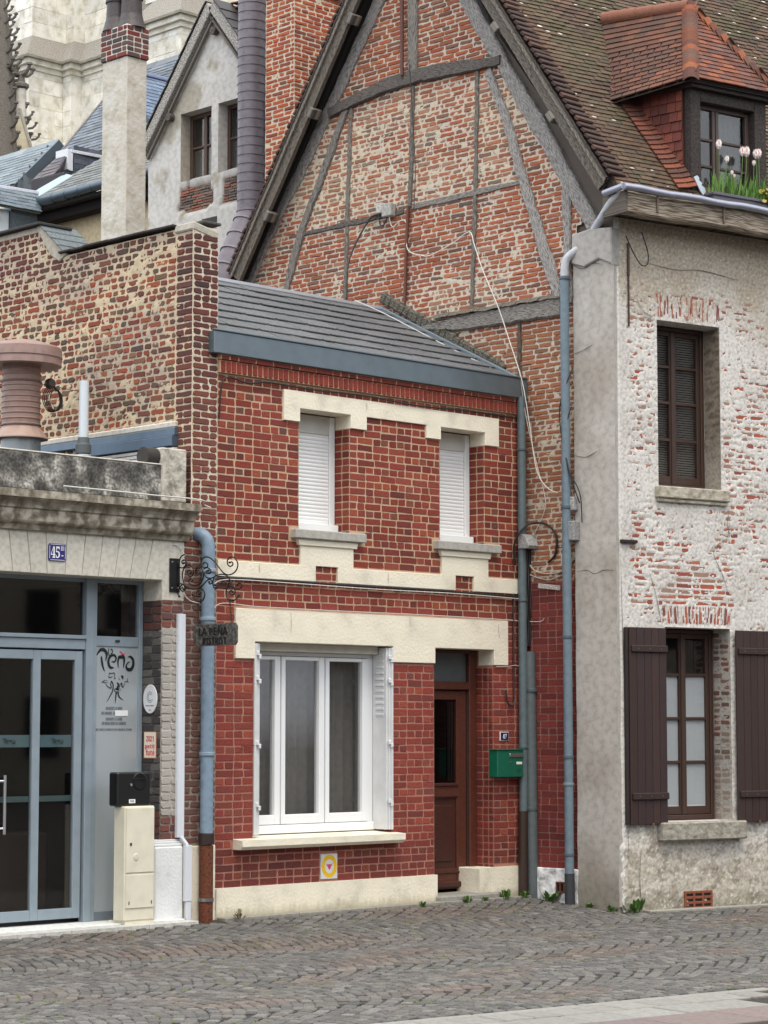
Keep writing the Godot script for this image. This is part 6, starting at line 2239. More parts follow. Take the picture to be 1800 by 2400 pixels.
	g = Geo.new(); g.col = L(40, 36, 44)
	g.bounds(V3(7.97, 10.34, -13.95), V3(8.7, 10.52, -13.06), 0.01)
	obj("boxed_eaves", g, "dark_wood", d)
	g = Geo.new(); g.col = L(66, 72, 80)
	g.bounds(V3(8.25, 9.9, -13.75), V3(8.8, 10.34, -13.2), 0.0)
	obj("dormer_front", g, "slate", d)
	# another dormer at the far left
	d = Node3D.new()
	_add(d, "roof_dormer", h)
	g = Geo.new(); g.col = L(214, 218, 230)
	g.bar(V3(6.3, 10.06, -13.1), V3(7.5, 10.10, -13.1), 0.05, 0.05, Vector3.UP, 0.005)
	obj("ridge_capping", g, "paint", d)
	var re := Transform3D(Basis(V3(1, 0, 0), V3(0, 1.0, -0.8).normalized(), V3(1, 0, 0).cross(V3(0, 1.0, -0.8).normalized())), V3(6.2, 9.72, -12.82))
	g = Geo.new(); g.col = L(100, 112, 122)
	g.xf = re
	g.prism(poly([0, 0, 1.15, 0, 1.3, 0.43, 0, 0.43]), -0.04, -0.01)
	var fe := obj("front_slope", g, "slate", d)
	tiled(fe, "slate", re, poly([0, 0, 1.15, 0, 1.3, 0.43, 0, 0.43]), 0.085, 0.2, palette([[116, 130, 140], [124, 136, 144], [104, 118, 130]]), 10, 60, 0.05, "slate")
	g = Geo.new(); g.col = L(84, 94, 102)
	g.prism(poly([6.85, 8.8, 7.35, 8.8, 7.35, 9.72, 6.85, 9.72]), -13.5, -12.92, 0.0)
	obj("cheek", g, "slate", d)
	g = Geo.new(); g.col = L(196, 204, 210)
	g.bounds(V3(6.62, 9.1, -13.4), V3(6.85, 9.7, -12.96), 0.01)
	obj("white_casing", g, "paint", d)

func cathedral() -> void:
	var h := thing("gothic_cathedral", "pale limestone flank of a gothic cathedral with stepped buttresses and dark crocketed pinnacle", "cathedral")
	var st := L(232, 230, 222)
	var pal := palette([[236, 234, 226], [228, 225, 216], [240, 238, 231], [222, 219, 210], [232, 228, 216]])
	var plan := [poly([17.2, -60, 18.1, -60, 18.1, -28.08, 19.11, -28.08, 19.11, -27.74, 19.42, -27.74, 19.42, -26.9, 22, -26.9, 22, -60])]
	var g: Geo
	# lower and upper storeys, upper set back
	for s in [[0.0, 17.35, 0.0], [18.3, 46.0, 0.3]]:
		var i: float = s[2]
		g = Geo.new(); g.col = st
		g.bounds(V3(18.11 + i, s[0], -60), V3(22, s[1], -28.09 - i))
		g.bounds(V3(19.12 + i, s[0], -28.5), V3(22, s[1], -27.75 - i))
		g.bounds(V3(19.43 + i, s[0], -28.5), V3(22, s[1], -26.9 - i))
		g.bounds(V3(18.53 + i, s[0], -24.6), V3(24, s[1], -22.94 - i))
		obj("buttress", g, "limestone", h)
		var y0 := maxf(s[0], 10.0)
		var y1 := minf(s[1], 24.0)
		var o := {"ch": 0.36, "jt": 0.010, "L": 0.78, "H": 0.5, "ph": [0.3, 0.4], "pal": pal, "old": 0.25, "jw": 0.004, "dep": 0.06, "seed": 81, "limit": 40, "edge": false, "soft": 0.006, "out": 0.008}
		masonry(h, "stone_block", west(18.11 + i), rect(-31.0, y0, -28.09 - i, y1), [], o, "limestone")
		masonry(h, "stone_block", Transform3D(Basis(), V3(0, 0, -28.09 - i)), rect(18.12 + i, y0, 19.11 + i, y1), [], o, "limestone")
		masonry(h, "stone_block", west(19.12 + i), rect(-28.08 - i, y0, -27.76 - i, y1), [], o, "limestone")
		masonry(h, "stone_block", west(19.43 + i), rect(-27.74 - i, y0, -26.91 - i, y1), [], o, "limestone")
		masonry(h, "stone_block", west(18.53 + i), rect(-24.6, y0, -22.95 - i, y1), [], o, "limestone")
		masonry(h, "stone_block", Transform3D(Basis(), V3(0, 0, -22.94 - i)), rect(18.54 + i, y0, 20.4, y1), [], o, "limestone")
	# string course and weathered slopes, following the stepped plan
	for pl in [poly([18.1, -45, 18.1, -28.08, 19.11, -28.08, 19.11, -27.74, 19.42, -27.74, 19.42, -26.9, 22, -26.9, 22, -45]), poly([18.52, -24.6, 18.52, -22.93, 21.0, -22.93, 21.0, -24.6])]:
		for q in [[17.35, 17.47, 0.05], [17.47, 17.60, 0.13], [17.60, 17.66, 0.20]]:
			g = Geo.new(); g.col = L(226, 222, 210) if q[2] < 0.15 else L(150, 146, 136)
			g.xf = Transform3D(Basis(V3(1, 0, 0), V3(0, 0, 1), V3(0, -1, 0)), V3(0, 0, 0))
			g.prism(grown(pl, q[2]), -q[1], -q[0])
			obj("string_course", g, "limestone", h)
		g = Geo.new(); g.col = L(232, 230, 226)
		var a := grown(pl, 0.2)
		var b := grown(pl, -0.32)
		for k in a.size():
			var l := (k + 1) % a.size()
			g.face([V3(a[l].x, 17.66, a[l].y), V3(a[k].x, 17.66, a[k].y), V3(b[k].x, 18.32, b[k].y), V3(b[l].x, 18.32, b[l].y)])
		obj("weathering", g, "rubble", h)
	g = Geo.new(); g.col = L(188, 186, 182)
	g.bounds(V3(21.5, 0, -80), V3(60, 48, -23.2))
	g.bounds(V3(23.5, 0, -23.1), V3(60, 30, 10))
	obj("nave_wall", g, "limestone", h)
	# pinnacles
	for q in [[14.17, -23.68, 13.0, 18.4, 0.62, 11], [14.50, -23.36, 13.3, 15.2, 0.0, 3]]:
		var p := Node3D.new()
		_add(p, "pinnacle", h)
		p.position = V3(q[0], 0, q[1])
		var dk := L(128, 122, 114)
		if q[4] > 0.0:
			g = Geo.new(); g.col = dk
			g.lathe(Transform3D(), [Vector2(0.55, 13.2), Vector2(0.42, 14.6), Vector2(0.26, 16.0), Vector2(0.11, 17.2), Vector2(0.09, 17.4)], 8)
			obj("spire", g, "dark_stone", p)
			g = Geo.new(); g.col = L(190, 174, 140)
			g.lathe(Transform3D(), [Vector2(0.085, 17.0), Vector2(0.085, 17.3), Vector2(0.16, 17.34), Vector2(0.16, 17.42), Vector2(0.06, 17.46), Vector2(0.05, 18.2)], 10)
			obj("finial_stem", g, "limestone", p)
			for k in 8:
				for j in 12:
					var y := 13.3 + j * 0.33 + (0.1 if k % 2 else 0.0)
					if y > 17.0: continue
					var f := (y - 13.2) / 4.0
					var rad := lerpf(0.56, 0.11, f)
					var a := TAU * k / 8.0
					crocket(p, V3(cos(a) * rad, y, sin(a) * rad), V3(cos(a), 0, sin(a)), 0.24 - 0.08 * f)
		else:
			g = Geo.new(); g.col = L(206, 202, 194)
			g.lathe(Transform3D(), [Vector2(0.12, 14.0), Vector2(0.115, 15.2)], 8)
			obj("shaft", g, "limestone", p)
			g = Geo.new(); g.col = dk
			g.lathe(Transform3D(), [Vector2(0.08, 15.2), Vector2(0.17, 15.24), Vector2(0.17, 15.30), Vector2(0.08, 15.36), Vector2(0.07, 15.5)], 8)
			obj("collar", g, "dark_stone", p)
			for k in 4: crocket(p, V3(cos(k * PI / 2) * 0.06, 15.5, sin(k * PI / 2) * 0.06), V3(cos(k * PI / 2), 0, sin(k * PI / 2)), 0.24)
			g = Geo.new(); g.col = L(206, 196, 170)
			g.xf = Transform3D(Basis(V3(0, 1, 0), -PI / 4), Vector3.ZERO)
			g.prism(poly([-0.35, 12.0, 0.35, 12.0, 0.35, 13.6, 0.0, 14.7, -0.35, 13.6]), -0.3, 0.16, 0.02)
			obj("gablet", g, "limestone", p)
			for sd in [-1, 1]:
				g = Geo.new(); g.col = L(168, 164, 152)
				g.xf = Transform3D(Basis(V3(0, 1, 0), -PI / 4), Vector3.ZERO)
				g.bar(V3(sd * 0.36, 13.55, 0.14), V3(0, 14.75, 0.14), 0.06, 0.08, V3(0, 0, 1), 0.01)
				obj("gablet_coping", g, "limestone", p)
				for j in 5:
					var f := j / 5.0
					var c := Basis(V3(0, 1, 0), -PI / 4) * V3(sd * (0.42 - 0.36 * f), 13.6 + 1.2 * f, 0.12)
					crocket(p, c, Basis(V3(0, 1, 0), -PI / 4) * V3(sd, 0, 0), 0.15)

func crocket(p: Node3D, at: Vector3, out: Vector3, s: float) -> void:
	var g := Geo.new()
	g.col = L(124, 118, 110) * rnd(0.8, 1.2)
	g.col.a = 1
	g.tube(PackedVector3Array([at - out * 0.03, at + out * s * 0.45 + V3(0, s * 0.1, 0), at + out * s * 0.85 + V3(0, s * 0.45, 0), at + out * s * 0.95 + V3(0, s * 0.75, 0)]), s * 0.17, 6)
	g.lathe(Transform3D(Basis(), at + out * s * 0.98 + V3(0, s * 0.62, 0)), [Vector2(0.0, 0.0), Vector2(s * 0.26, s * 0.12), Vector2(s * 0.24, s * 0.3), Vector2(0.0, s * 0.36)], 7)
	obj("crocket", g, "dark_stone", p)

func grown(p: PackedVector2Array, d: float) -> PackedVector2Array:   # counter-clockwise polygon with its sides moved outwards
	if Geometry2D.is_polygon_clockwise(p): p.reverse()
	var out := PackedVector2Array()
	var m := p.size()
	for i in m:
		var d1 := (p[i] - p[(i + m - 1) % m]).normalized()
		var d2 := (p[(i + 1) % m] - p[i]).normalized()
		var n1 := Vector2(d1.y, -d1.x)
		var n2 := Vector2(d2.y, -d2.x)
		out.push_back(p[i] + (n1 + n2) * (d / maxf(1.0 + n1.dot(n2), 0.3)))
	return out

# ------------------------------------------------------------------ the square
func ground_y(x: float, z: float) -> float:
	var zz := maxf(0.0, minf(z, 1.5))
	return -0.08 * zz

func square() -> void:
	var g := Geo.new()
	var xs := PackedFloat32Array([-150, -40, -15, -8, -4, 0, 4, 8, 15, 40, 150])
	var zs := PackedFloat32Array([-20.0, -0.5, 0.0, 0.5, 1.0, 1.5, 4, 8, 15, 30, 60, 150])
	zs.reverse()
	g.col = L(62, 58, 52)
	g.grid(xs, zs, func(u, v): return V3(u, ground_y(u, v) - 0.016, v))
	kind(obj("ground", g, "dirt", null), "structure")
	var pave := Node3D.new()
	_add(pave, "cobbled_pavement")
	kind(pave, "structure")
	var r := RandomNumberGenerator.new()
	r.seed = 99
	var fn := fnoise(111, 0.5, 3)
	var list := []
	var band := 1.5
	var strip_d := V3(cos(deg_to_rad(8.2)), 0, sin(deg_to_rad(8.2)))
	for b in range(-1, 7):
		var zc := 0.3 + b * band + band * 0.5
		var shift := r.randf_range(0, 0.1) + (0.0 if b % 2 == 0 else 0.4)
		for a in 170:
			var x0 := -7.5 + a * 0.102 + shift
			var n := 17
			for k in n:
				var t := (k + 0.5 + (0.5 if a % 2 else 0.0)) / n * 2.0 - 1.0
				if t > 1.0: continue
				var x := x0 + 0.38 * (1.0 - t * t)
				var z := zc + t * band * 0.5
				var ang := atan2(-0.76 * t, band * 0.5)
				if z < 0.22 and x < 0.0: continue
				if z < 0.17: continue
				# houses and the pale slabs stay clear
				var rel := V3(x - 4.22, 0, z - 1.25)
				if x > 4.15 and z > 0.7 and rel.dot(V3(-sin(deg_to_rad(COT)), 0, cos(deg_to_rad(COT)))) < 0.13: continue
				if x > 4.1 and z < 1.25: continue
				if V3(x + 3.51, 0, z - 5.72).dot(V3(-strip_d.z, 0, strip_d.x)) > -0.04: continue
				var p := V3(x, ground_y(x, z), z)
				var sh := shows(p, 0.09)
				if sh <= 0.0 and shows(p + V3(0, 0.25, 0), 0.09) <= 0.0: continue
				list.append([sh, list.size(), p, ang])
	list.sort_custom(func(a, b): return a[0] > b[0] if a[0] != b[0] else a[1] < b[1])
	var pal := palette([[122, 119, 115], [112, 110, 107], [128, 124, 118], [105, 103, 101], [118, 112, 106], [136, 133, 129]])
	var cache := []
	for i in 40:
		var c: Color = pal[i % pal.size()] * r.randf_range(0.72, 0.98)
		c.a = 1
		cache.append(brick_geo(0.085 * r.randf_range(0.92, 1.04), 0.094 * r.randf_range(0.9, 1.05), 0.05, 0.7, c, r, 0.009))
	var meshes := []
	for m in cache: meshes.append(m.mesh(M["cobble"]))
	var rest := Geo.new()
	for i in list.size():
		var e: Array = list[i]
		var p: Vector3 = e[2]
		var j := r.randi() % 40
		var k: float = fn.get_noise_2d(p.x * 0.8, p.z * 1.6)
		var slope := atan2(-0.08, 1.0) if p.z < 1.5 else 0.0
		var bs := Basis(V3(1, 0, 0), -slope) * Basis(V3(0, 1, 0), e[3] + r.randf_range(-0.05, 0.05)) * Basis(V3(1, 0, 0), r.randf_range(-0.03, 0.03)) * Basis(V3(0, 0, 1), r.randf_range(-0.03, 0.03)) * Basis(V3(1, 0, 0), V3(0, 0, -1), V3(0, 1, 0))
		var tf := Transform3D(bs, p + V3(r.randf_range(-0.004, 0.004), r.randf_range(-0.006, 0.003), r.randf_range(-0.004, 0.004)))
		if i < 300: unit("cobblestone", meshes[j], tf, pave)
		else:
			var warm := clampf(k * 3.0 - 0.25, 0.0, 1.0)
			rest.add(cache[j], tf, Color.WHITE.lerp(Color(1.15, 0.94, 0.84), warm * 0.7))
	kind(obj("cobblestones_joined", rest, "cobble", pave), "stuff")
	# moss in the joints
	g = Geo.new()
	for i in 900:
		var e: Array = list[r.randi() % list.size()]
		var p: Vector3 = e[2]
		var k: float = fn.get_noise_2d(p.x * 1.3 + 7, p.z * 1.3)
		if k < 0.1: continue
		g.col = L(104, 104, 60).lerp(L(92, 110, 48), r.randf()) * r.randf_range(0.8, 1.2)
		var c := p + V3(r.randf_range(-0.05, 0.05), -0.006, 0.048)
		for q in 3:
			var a := r.randf() * TAU
			var o := V3(cos(a), 0, sin(a)) * r.randf_range(0.0, 0.03)
			g.face([c + o + V3(-0.01, 0, 0.004), c + o + V3(0.01, 0, 0.002), c + o + V3(0.002, 0.013, -0.006)])
	kind(obj("moss", g, "leaf", null), "stuff")
	# pale slabs along the houses and across the square
	var edge := Node3D.new()
	_add(edge, "kerb_strip")
	kind(edge, "structure")
	for q in [[0.0, 0.9], [0.91, 1.9], [1.91, 2.86], [2.87, 3.5], [3.51, 4.15]]:
		g = Geo.new(); g.col = L(150, 146, 136) * rnd(0.93, 1.05); g.col.a = 1
		g.bounds(V3(q[0], -0.1, 0.031 if q[0] < 2.8 else 0.121), V3(q[1], 0.004, 0.16), 0.006)
		obj("slab", g, "stone", edge)
	for i in 5:
		g = Geo.new(); g.col = L(156, 152, 142) * rnd(0.93, 1.05); g.col.a = 1
		g.xf = cot()
		g.bounds(V3(0.3 + i * 0.9, -0.25, 0.014), V3(1.195 + i * 0.9, -0.105, 0.12), 0.006)
		obj("slab", g, "stone", edge)
	var at := Transform3D(Basis(strip_d, V3(0, 1, 0), V3(-strip_d.z, 0, strip_d.x)), V3(-3.51, -0.12, 5.72))
	var cross := Node3D.new()
	_add(cross, "slab_band")
	kind(cross, "structure")
	for rowd in [[0.0, 0.115, 0.9, 1.0], [0.125, 0.40, 0.27, 1.0], [0.41, 0.78, 0.42, 0.97], [0.79, 1.35, 0.55, 0.0], [1.36, 1.95, 0.6, 0.0], [1.96, 2.6, 0.6, 0.0]]:
		var u := -3.0 + r.randf_range(0, 0.2)
		while u < 6.0:
			var w: float = rowd[2] * r.randf_range(0.85, 1.2)
			g = Geo.new()
			g.col = (L(140, 138, 132) if rowd[3] > 0.0 else pick(palette([[118, 104, 104], [126, 112, 108], [108, 98, 98]]))) * r.randf_range(0.9, 1.07)
			g.col.a = 1
			g.xf = at * Transform3D(Basis(V3(1, 0, 0), r.randf_range(-0.004, 0.004)), V3(u + w * 0.5, r.randf_range(-0.003, 0.002), (rowd[0] + rowd[1]) * 0.5))
			if shows(g.xf.origin, 0.3) > 0.0 or shows(g.xf.origin + V3(0, 0.4, 0), 0.3) > 0.0:
				g.box(V3(0, -0.04, 0), V3(w - 0.02, 0.08, rowd[1] - rowd[0] - 0.006), 0.006)
				obj("paving_slab", g, "stone", cross)
			u += w
	weeds()

func weed(label: String, at: Vector3, s: float, dead := false, group := "") -> void:
	var g := Geo.new()
	var n := 26 if not dead else 12
	for i in n:
		var a := rnd(0, TAU)
		var out := V3(cos(a), 0, sin(a))
		var base := at + out * rnd(0, s * 0.5)
		var tip := base + out * s * rnd(0.2, 0.8) + V3(0, s * rnd(0.25, 1.0), 0)
		var side := out.cross(V3(0, 1, 0)) * s * rnd(0.1, 0.22)
		var mid := base.lerp(tip, 0.65) + V3(0, s * 0.1, 0)
		g.col = (L(72, 104, 40) if not dead else L(110, 100, 70)) * rnd(0.7, 1.35)
		g.col.a = 1
		g.face([mid - side, tip, mid + side])
		g.face([mid - side, mid + side, base])
		g.bar(base - V3(0, 0.01, 0), mid, 0.003, 0.003)
	tag(obj("weed", g, "leaf", null), label, "weed", group)

func weeds() -> void:
	weed("dry straggly weed at the foot of the cream plinth beside the rusty pipe", V3(0.14, 0.0, 0.19), 0.09, true)
	weed("small green weed in front of the door step", V3(3.16, -0.01, 0.19), 0.07)
	weed("tiny green weed at the right part of the door step", V3(3.42, -0.01, 0.17), 0.045)
	weed("bushy green weed where the door step meets the cream plinth", V3(3.74, -0.01, 0.16), 0.1)
	weed("low green weed at the foot of the grey downpipes", V3(4.02, -0.01, 0.17), 0.07)
	weed("leafy weed growing below the small air vent between the pipes", V3(4.1, -0.04, 0.45), 0.12)
	weed("flat weed at the foot of the grey corner pilaster", V3(4.12, -0.08, 0.95), 0.06)
	weed("large bright green weed at the bottom corner of the whitewashed front", V3(4.34, -0.11, 1.36), 0.15)
	weed("small weed just left of the large one at the pilaster's corner", V3(4.16, -0.1, 1.2), 0.07)
	weed("yellow-green grass tuft on the pavement before the cream plinth", V3(2.45, -0.01, 0.24), 0.05)

# ------------------------------------------------------------------ things fixed to the walls
func smooth_path(a: Array, step := 0.03) -> PackedVector3Array:
	var c := Curve3D.new()
	for i in a.size():
		var t: Vector3 = (a[mini(i + 1, a.size() - 1)] - a[maxi(i - 1, 0)]) / 6.0
		c.add_point(a[i], -t, t)
	c.bake_interval = step
	return c.get_baked_points()

func v3s(a: Array) -> Array:
	var o := []
	for i in range(0, a.size(), 3): o.append(V3(a[i], a[i + 1], a[i + 2]))
	return o

func cable(called: String, label: String, p: Array, r: float, c: Color, group := "") -> void:
	var g := Geo.new(); g.col = c
	g.tube(smooth_path(v3s(p), 0.05), r, 6)
	tag(obj(called, g, "rubber", null), label, "cable", group)

func pipe_part(h: Node3D, called: String, path: Array, r: float, c: Color, m := "pipe_paint", step := 0.02) -> void:
	var g := Geo.new(); g.col = c
	g.tube(smooth_path(v3s(path), step) if path.size() > 6 else PackedVector3Array(v3s(path)), r, 18)
	obj(called, g, m, h)

func collar(h: Node3D, at: Vector3, r: float, hgt: float, c: Color) -> void:
	var g := Geo.new(); g.col = c
	g.lathe(Transform3D(Basis(), at), [Vector2(r * 0.6, 0.0), Vector2(r, 0.0), Vector2(r * 1.04, hgt * 0.2), Vector2(r * 1.04, hgt * 0.8), Vector2(r, hgt), Vector2(r * 0.6, hgt)], 18)
	obj("collar", g, "pipe_paint", h)

func downpipes() -> void:
	var bl := L(128, 148, 166)
	var h := thing("downpipe", "pale blue downpipe with a rusty cast-iron foot, between the bistro and the red house", "downpipe")
	pipe_part(h, "pipe", [-0.172, 0.74, 0.085, -0.172, 3.28, 0.085], 0.06, bl)
	pipe_part(h, "elbow", [-0.172, 3.27, 0.085, -0.174, 3.36, 0.083, -0.185, 3.42, 0.07, -0.21, 3.46, 0.04, -0.235, 3.475, -0.02], 0.062, bl)
	for y in [1.46, 2.68, 3.12]: collar(h, V3(-0.172, y, 0.085), 0.07, 0.035, L(140, 156, 170))
	collar(h, V3(-0.172, 2.62, 0.085), 0.066, 0.05, L(96, 110, 118))
	g_rust(h)
	h = thing("downpipe", "slim grey downpipe at the right end of the red house, running up to its gutter", "downpipe")
	pipe_part(h, "pipe", [4.125, 0.84, 0.07, 4.125, 5.17, 0.07], 0.045, L(96, 108, 112))
	for y in [3.02, 4.6, 1.5]: collar(h, V3(4.125, y, 0.07), 0.052, 0.03, L(84, 94, 98))
	pipe_part(h, "iron_foot", [4.115, -0.02, 0.07, 4.12, 0.86, 0.07], 0.052, L(62, 48, 42), "iron")
	h = thing("conduit_pipe", "thicker short dark grey pipe standing in front of the slim downpipe", "pipe")
	pipe_part(h, "pipe", [4.19, -0.05, 0.14, 4.185, 2.50, 0.12], 0.056, L(92, 100, 102))
	for y in [0.86, 2.08]: collar(h, V3(4.188, y, 0.13), 0.062, 0.04, L(80, 88, 90))
	h = thing("downpipe", "tall blue-grey downpipe beside the grey pilaster, bent up to the eaves gutter", "downpipe")
	pipe_part(h, "pipe", [4.12, 0.24, 0.69, 4.12, 6.36, 0.68], 0.047, L(110, 126, 138))
	pipe_part(h, "elbow", [4.12, 6.35, 0.68, 4.12, 6.46, 0.685, 4.13, 6.54, 0.70, 4.16, 6.60, 0.75, 4.22, 6.68, 0.84, 4.22, 6.80, 0.98, 4.16, 6.90, 1.14, 4.08, 7.04, 1.36, 4.07, 7.12, 1.52], 0.042, L(188, 190, 196))
	for y in [0.42, 1.40, 2.62, 3.95, 6.33]: collar(h, V3(4.12, y, 0.685), 0.054, 0.035, L(84, 96, 104))
	collar(h, V3(4.12, 1.13, 0.685), 0.056, 0.03, L(120, 132, 140))
	pipe_part(h, "iron_foot", [4.125, -0.06, 0.69, 4.12, 0.25, 0.69], 0.052, L(62, 66, 70), "iron")

func g_rust(h: Node3D) -> void:
	pipe_part(h, "iron_foot", [-0.172, -0.03, 0.085, -0.172, 0.66, 0.085], 0.064, L(112, 70, 50), "rusty")
	var g := Geo.new(); g.col = L(58, 44, 42)
	g.lathe(Transform3D(Basis(), V3(-0.172, 0.67, 0.085)), [Vector2(0.05, 0.0), Vector2(0.072, 0.0), Vector2(0.074, 0.09), Vector2(0.06, 0.1)], 18)
	obj("rubber_sleeve", g, "iron", h)
	g = Geo.new(); g.col = L(150, 152, 152)
	g.lathe(Transform3D(Basis(), V3(-0.172, 0.16, 0.085)), [Vector2(0.06, 0.0), Vector2(0.072, 0.0), Vector2(0.072, 0.03), Vector2(0.06, 0.03)], 18)
	obj("clamp", g, "metal", h)

func numbers() -> void:
	var h := thing("house_number_plate", "dark blue enamel number plate 45 bis on the bistro's keystone", "house number")
	var g := Geo.new(); g.col = L(44, 40, 118)
	g.prism(poly([-1.895, 3.145, -1.735, 3.145, -1.722, 3.16, -1.722, 3.28, -1.735, 3.295, -1.895, 3.295, -1.908, 3.28, -1.908, 3.16]), 0.002, 0.012, 0.003)
	obj("plate", g, "smooth_paint", h)
	g = Geo.new(); g.col = L(236, 236, 236)
	for q in [[-1.89, 3.285, -1.74, 3.289], [-1.89, 3.151, -1.74, 3.155], [-1.9, 3.165, -1.896, 3.275], [-1.734, 3.165, -1.73, 3.275]]:
		g.bounds(V3(q[0], q[1], 0.0121), V3(q[2], q[3], 0.0132))
	obj("border", g, "print", h)
	lettering(h, "figures", "45", Transform3D(Basis(), V3(-1.838, 3.22, 0.0125)), 0.095, 0.10, L(238, 238, 238), true)
	lettering(h, "small_letters", "BIS", Transform3D(Basis(), V3(-1.762, 3.255, 0.0125)), 0.036, 0.036, L(238, 238, 238), true)
	g = Geo.new(); g.col = L(236, 236, 236)
	g.bounds(V3(-1.772, 3.188, 0.0122), V3(-1.752, 3.196, 0.0132))
	obj("dash", g, "print", h)
	h = thing("house_number_plate", "small dark blue number plate 47 above the green letterbox", "house number")
	g = Geo.new(); g.col = L(234, 234, 232)
	g.bounds(V3(3.835, 1.582, 0.0), V3(3.968, 1.672, 0.012), 0.003)
	obj("rim", g, "smooth_paint", h)
	g = Geo.new(); g.col = L(36, 38, 86)
	g.bounds(V3(3.842, 1.588, 0.0121), V3(3.961, 1.666, 0.0145), 0.001)
	obj("plate", g, "smooth_paint", h)
	lettering(h, "figures", "47", Transform3D(Basis(), V3(3.901, 1.627, 0.0146)), 0.062, 0.046, L(238, 238, 238), true)

func boxes() -> void:
	# green letterbox
	var h := thing("letterbox", "green metal letterbox on the red bricks under number 47", "letterbox")
	var g := Geo.new(); g.col = L(22, 98, 76)
	g.bounds(V3(3.67, 1.21, 0.002), V3(4.065, 1.49, 0.125), 0.008)
	obj("body", g, "enamel", h)
	g = Geo.new(); g.col = L(26, 106, 82)
	g.bounds(V3(3.66, 1.486, 0.0), V3(4.075, 1.498, 0.135), 0.004)
	obj("lid", g, "enamel", h)
	g = Geo.new(); g.col = L(186, 190, 192)
	g.bounds(V3(3.85, 1.415, 0.1255), V3(4.05, 1.45, 0.134), 0.004)
	obj("flap", g, "metal", h)
	g = Geo.new(); g.col = L(230, 228, 214)
	g.bounds(V3(3.955, 1.34, 0.1255), V3(4.04, 1.366, 0.129), 0.002)
	obj("name_card", g, "print", h)
	g = Geo.new(); g.col = L(130, 130, 130)
	g.bounds(V3(3.86, 1.345, 0.1255), V3(3.872, 1.37, 0.131), 0.002)
	obj("lock", g, "metal", h)
	lettering(h, "painted_figures", "47", Transform3D(Basis(Vector3(0, 0, 1), -0.1), V3(3.99, 1.275, 0.1262)), 0.055, 0.042, L(26, 60, 50))
	# black letterbox
	h = thing("letterbox", "black plastic letterbox above the cream meter cabinet at the bistro", "letterbox")
	g = Geo.new(); g.col = L(24, 24, 27)
	g.bounds(V3(-1.20, 1.03, -0.03), V3(-0.83, 1.325, 0.10), 0.014)
	obj("body", g, "plastic", h)
	g = Geo.new(); g.col = L(16, 16, 18)
	g.lathe(Transform3D(Basis(V3(1, 0, 0), PI / 2), V3(-0.955, 1.245, 0.099)), [Vector2(0.0, 0.004), Vector2(0.07, 0.006), Vector2(0.085, 0.0)], 20)
	g.bounds(V3(-1.03, 1.262, 0.1005), V3(-0.88, 1.268, 0.108), 0.002)
	obj("finger_recess", g, "plastic", h)
	g = Geo.new(); g.col = L(196, 198, 200)
	g.lathe(Transform3D(Basis(V3(1, 0, 0), PI / 2), V3(-1.055, 1.215, 0.101)), [Vector2(0.0, 0.008), Vector2(0.012, 0.008), Vector2(0.012, 0.0)], 14)
	obj("lock", g, "metal", h)
	g = Geo.new(); g.col = L(226, 228, 228)
	g.bounds(V3(-1.075, 1.055, 0.1005), V3(-1.005, 1.09, 0.102))
	obj("sticker", g, "print", h)
	lettering(h, "sticker_lettering", "PUB", Transform3D(Basis(), V3(-1.04, 1.072, 0.1021)), 0.04, 0.018, L(70, 70, 72))
	# meter cabinet
	h = thing("meter_cabinet", "tall cream plastic meter cabinet standing against the bistro's pier", "cabinet")
	g = Geo.new(); g.col = L(222, 216, 196)
	g.bounds(V3(-1.15, 0.04, -0.015), V3(-0.815, 1.03, 0.142), 0.01)
	g.bounds(V3(-1.13, -0.01, -0.1), V3(-0.82, 0.039, 0.135), 0.004)
	obj("body", g, "smooth_paint", h)
	for q in [[0.455, 1.015], [0.15, 0.44]]:
		g = Geo.new(); g.col = L(226, 220, 200)
		g.bounds(V3(-1.138, q[0], 0.1425), V3(-0.828, q[1], 0.152), 0.005)
		obj("door", g, "smooth_paint", h)
	g = Geo.new(); g.col = L(90, 88, 82)
	g.bounds(V3(-1.10, 0.69, 0.1525), V3(-1.08, 0.715, 0.158), 0.002)
	obj("lock", g, "metal", h)
	for x in [-1.11, -0.86]:
		g = Geo.new(); g.col = L(96, 94, 88)
		g.bounds(V3(x, 0.18, 0.1525), V3(x + 0.01, 0.21, 0.156), 0.002)
		obj("catch", g, "metal", h)
	g = Geo.new(); g.col = L(218, 212, 192)
	g.lathe(Transform3D(Basis(V3(1, 0, 0), PI / 2), V3(-1.03, 0.59, 0.1525)), [Vector2(0.0, 0.006), Vector2(0.028, 0.004), Vector2(0.032, 0.0)], 20)
	obj("round_boss", g, "smooth_paint", h)
	# white cable channel
	h = thing("cable_channel", "long white plastic cable channel on the pale painted pier", "cable channel")
	g = Geo.new(); g.col = L(214, 219, 226)
	g.bounds(V3(-0.475, 0.735, 0.0), V3(-0.392, 2.735, 0.04), 0.005)
	g.bounds(V3(-0.47, 0.735, 0.0401), V3(-0.45, 2.735, 0.046), 0.002)
	obj("upper_channel", g, "plastic", h)
	g = Geo.new(); g.col = L(210, 214, 220)
	g.bar(V3(-0.425, 0.735, 0.03), V3(-0.38, 0.66, 0.06), 0.03, 0.05, V3(0, 0, 1), 0.004)
	g.bounds(V3(-0.412, 0.17, 0.045), V3(-0.335, 0.665, 0.085), 0.004)
	g.bounds(V3(-0.395, -0.02, 0.045), V3(-0.34, 0.169, 0.08), 0.004)
	obj("lower_channel", g, "plastic", h)
	# electric box between the pipes
	h = thing("junction_box", "grey weathered electric box with sloping lid above the bundle of cables", "electric box")
	g = Geo.new(); g.col = L(178, 178, 176)
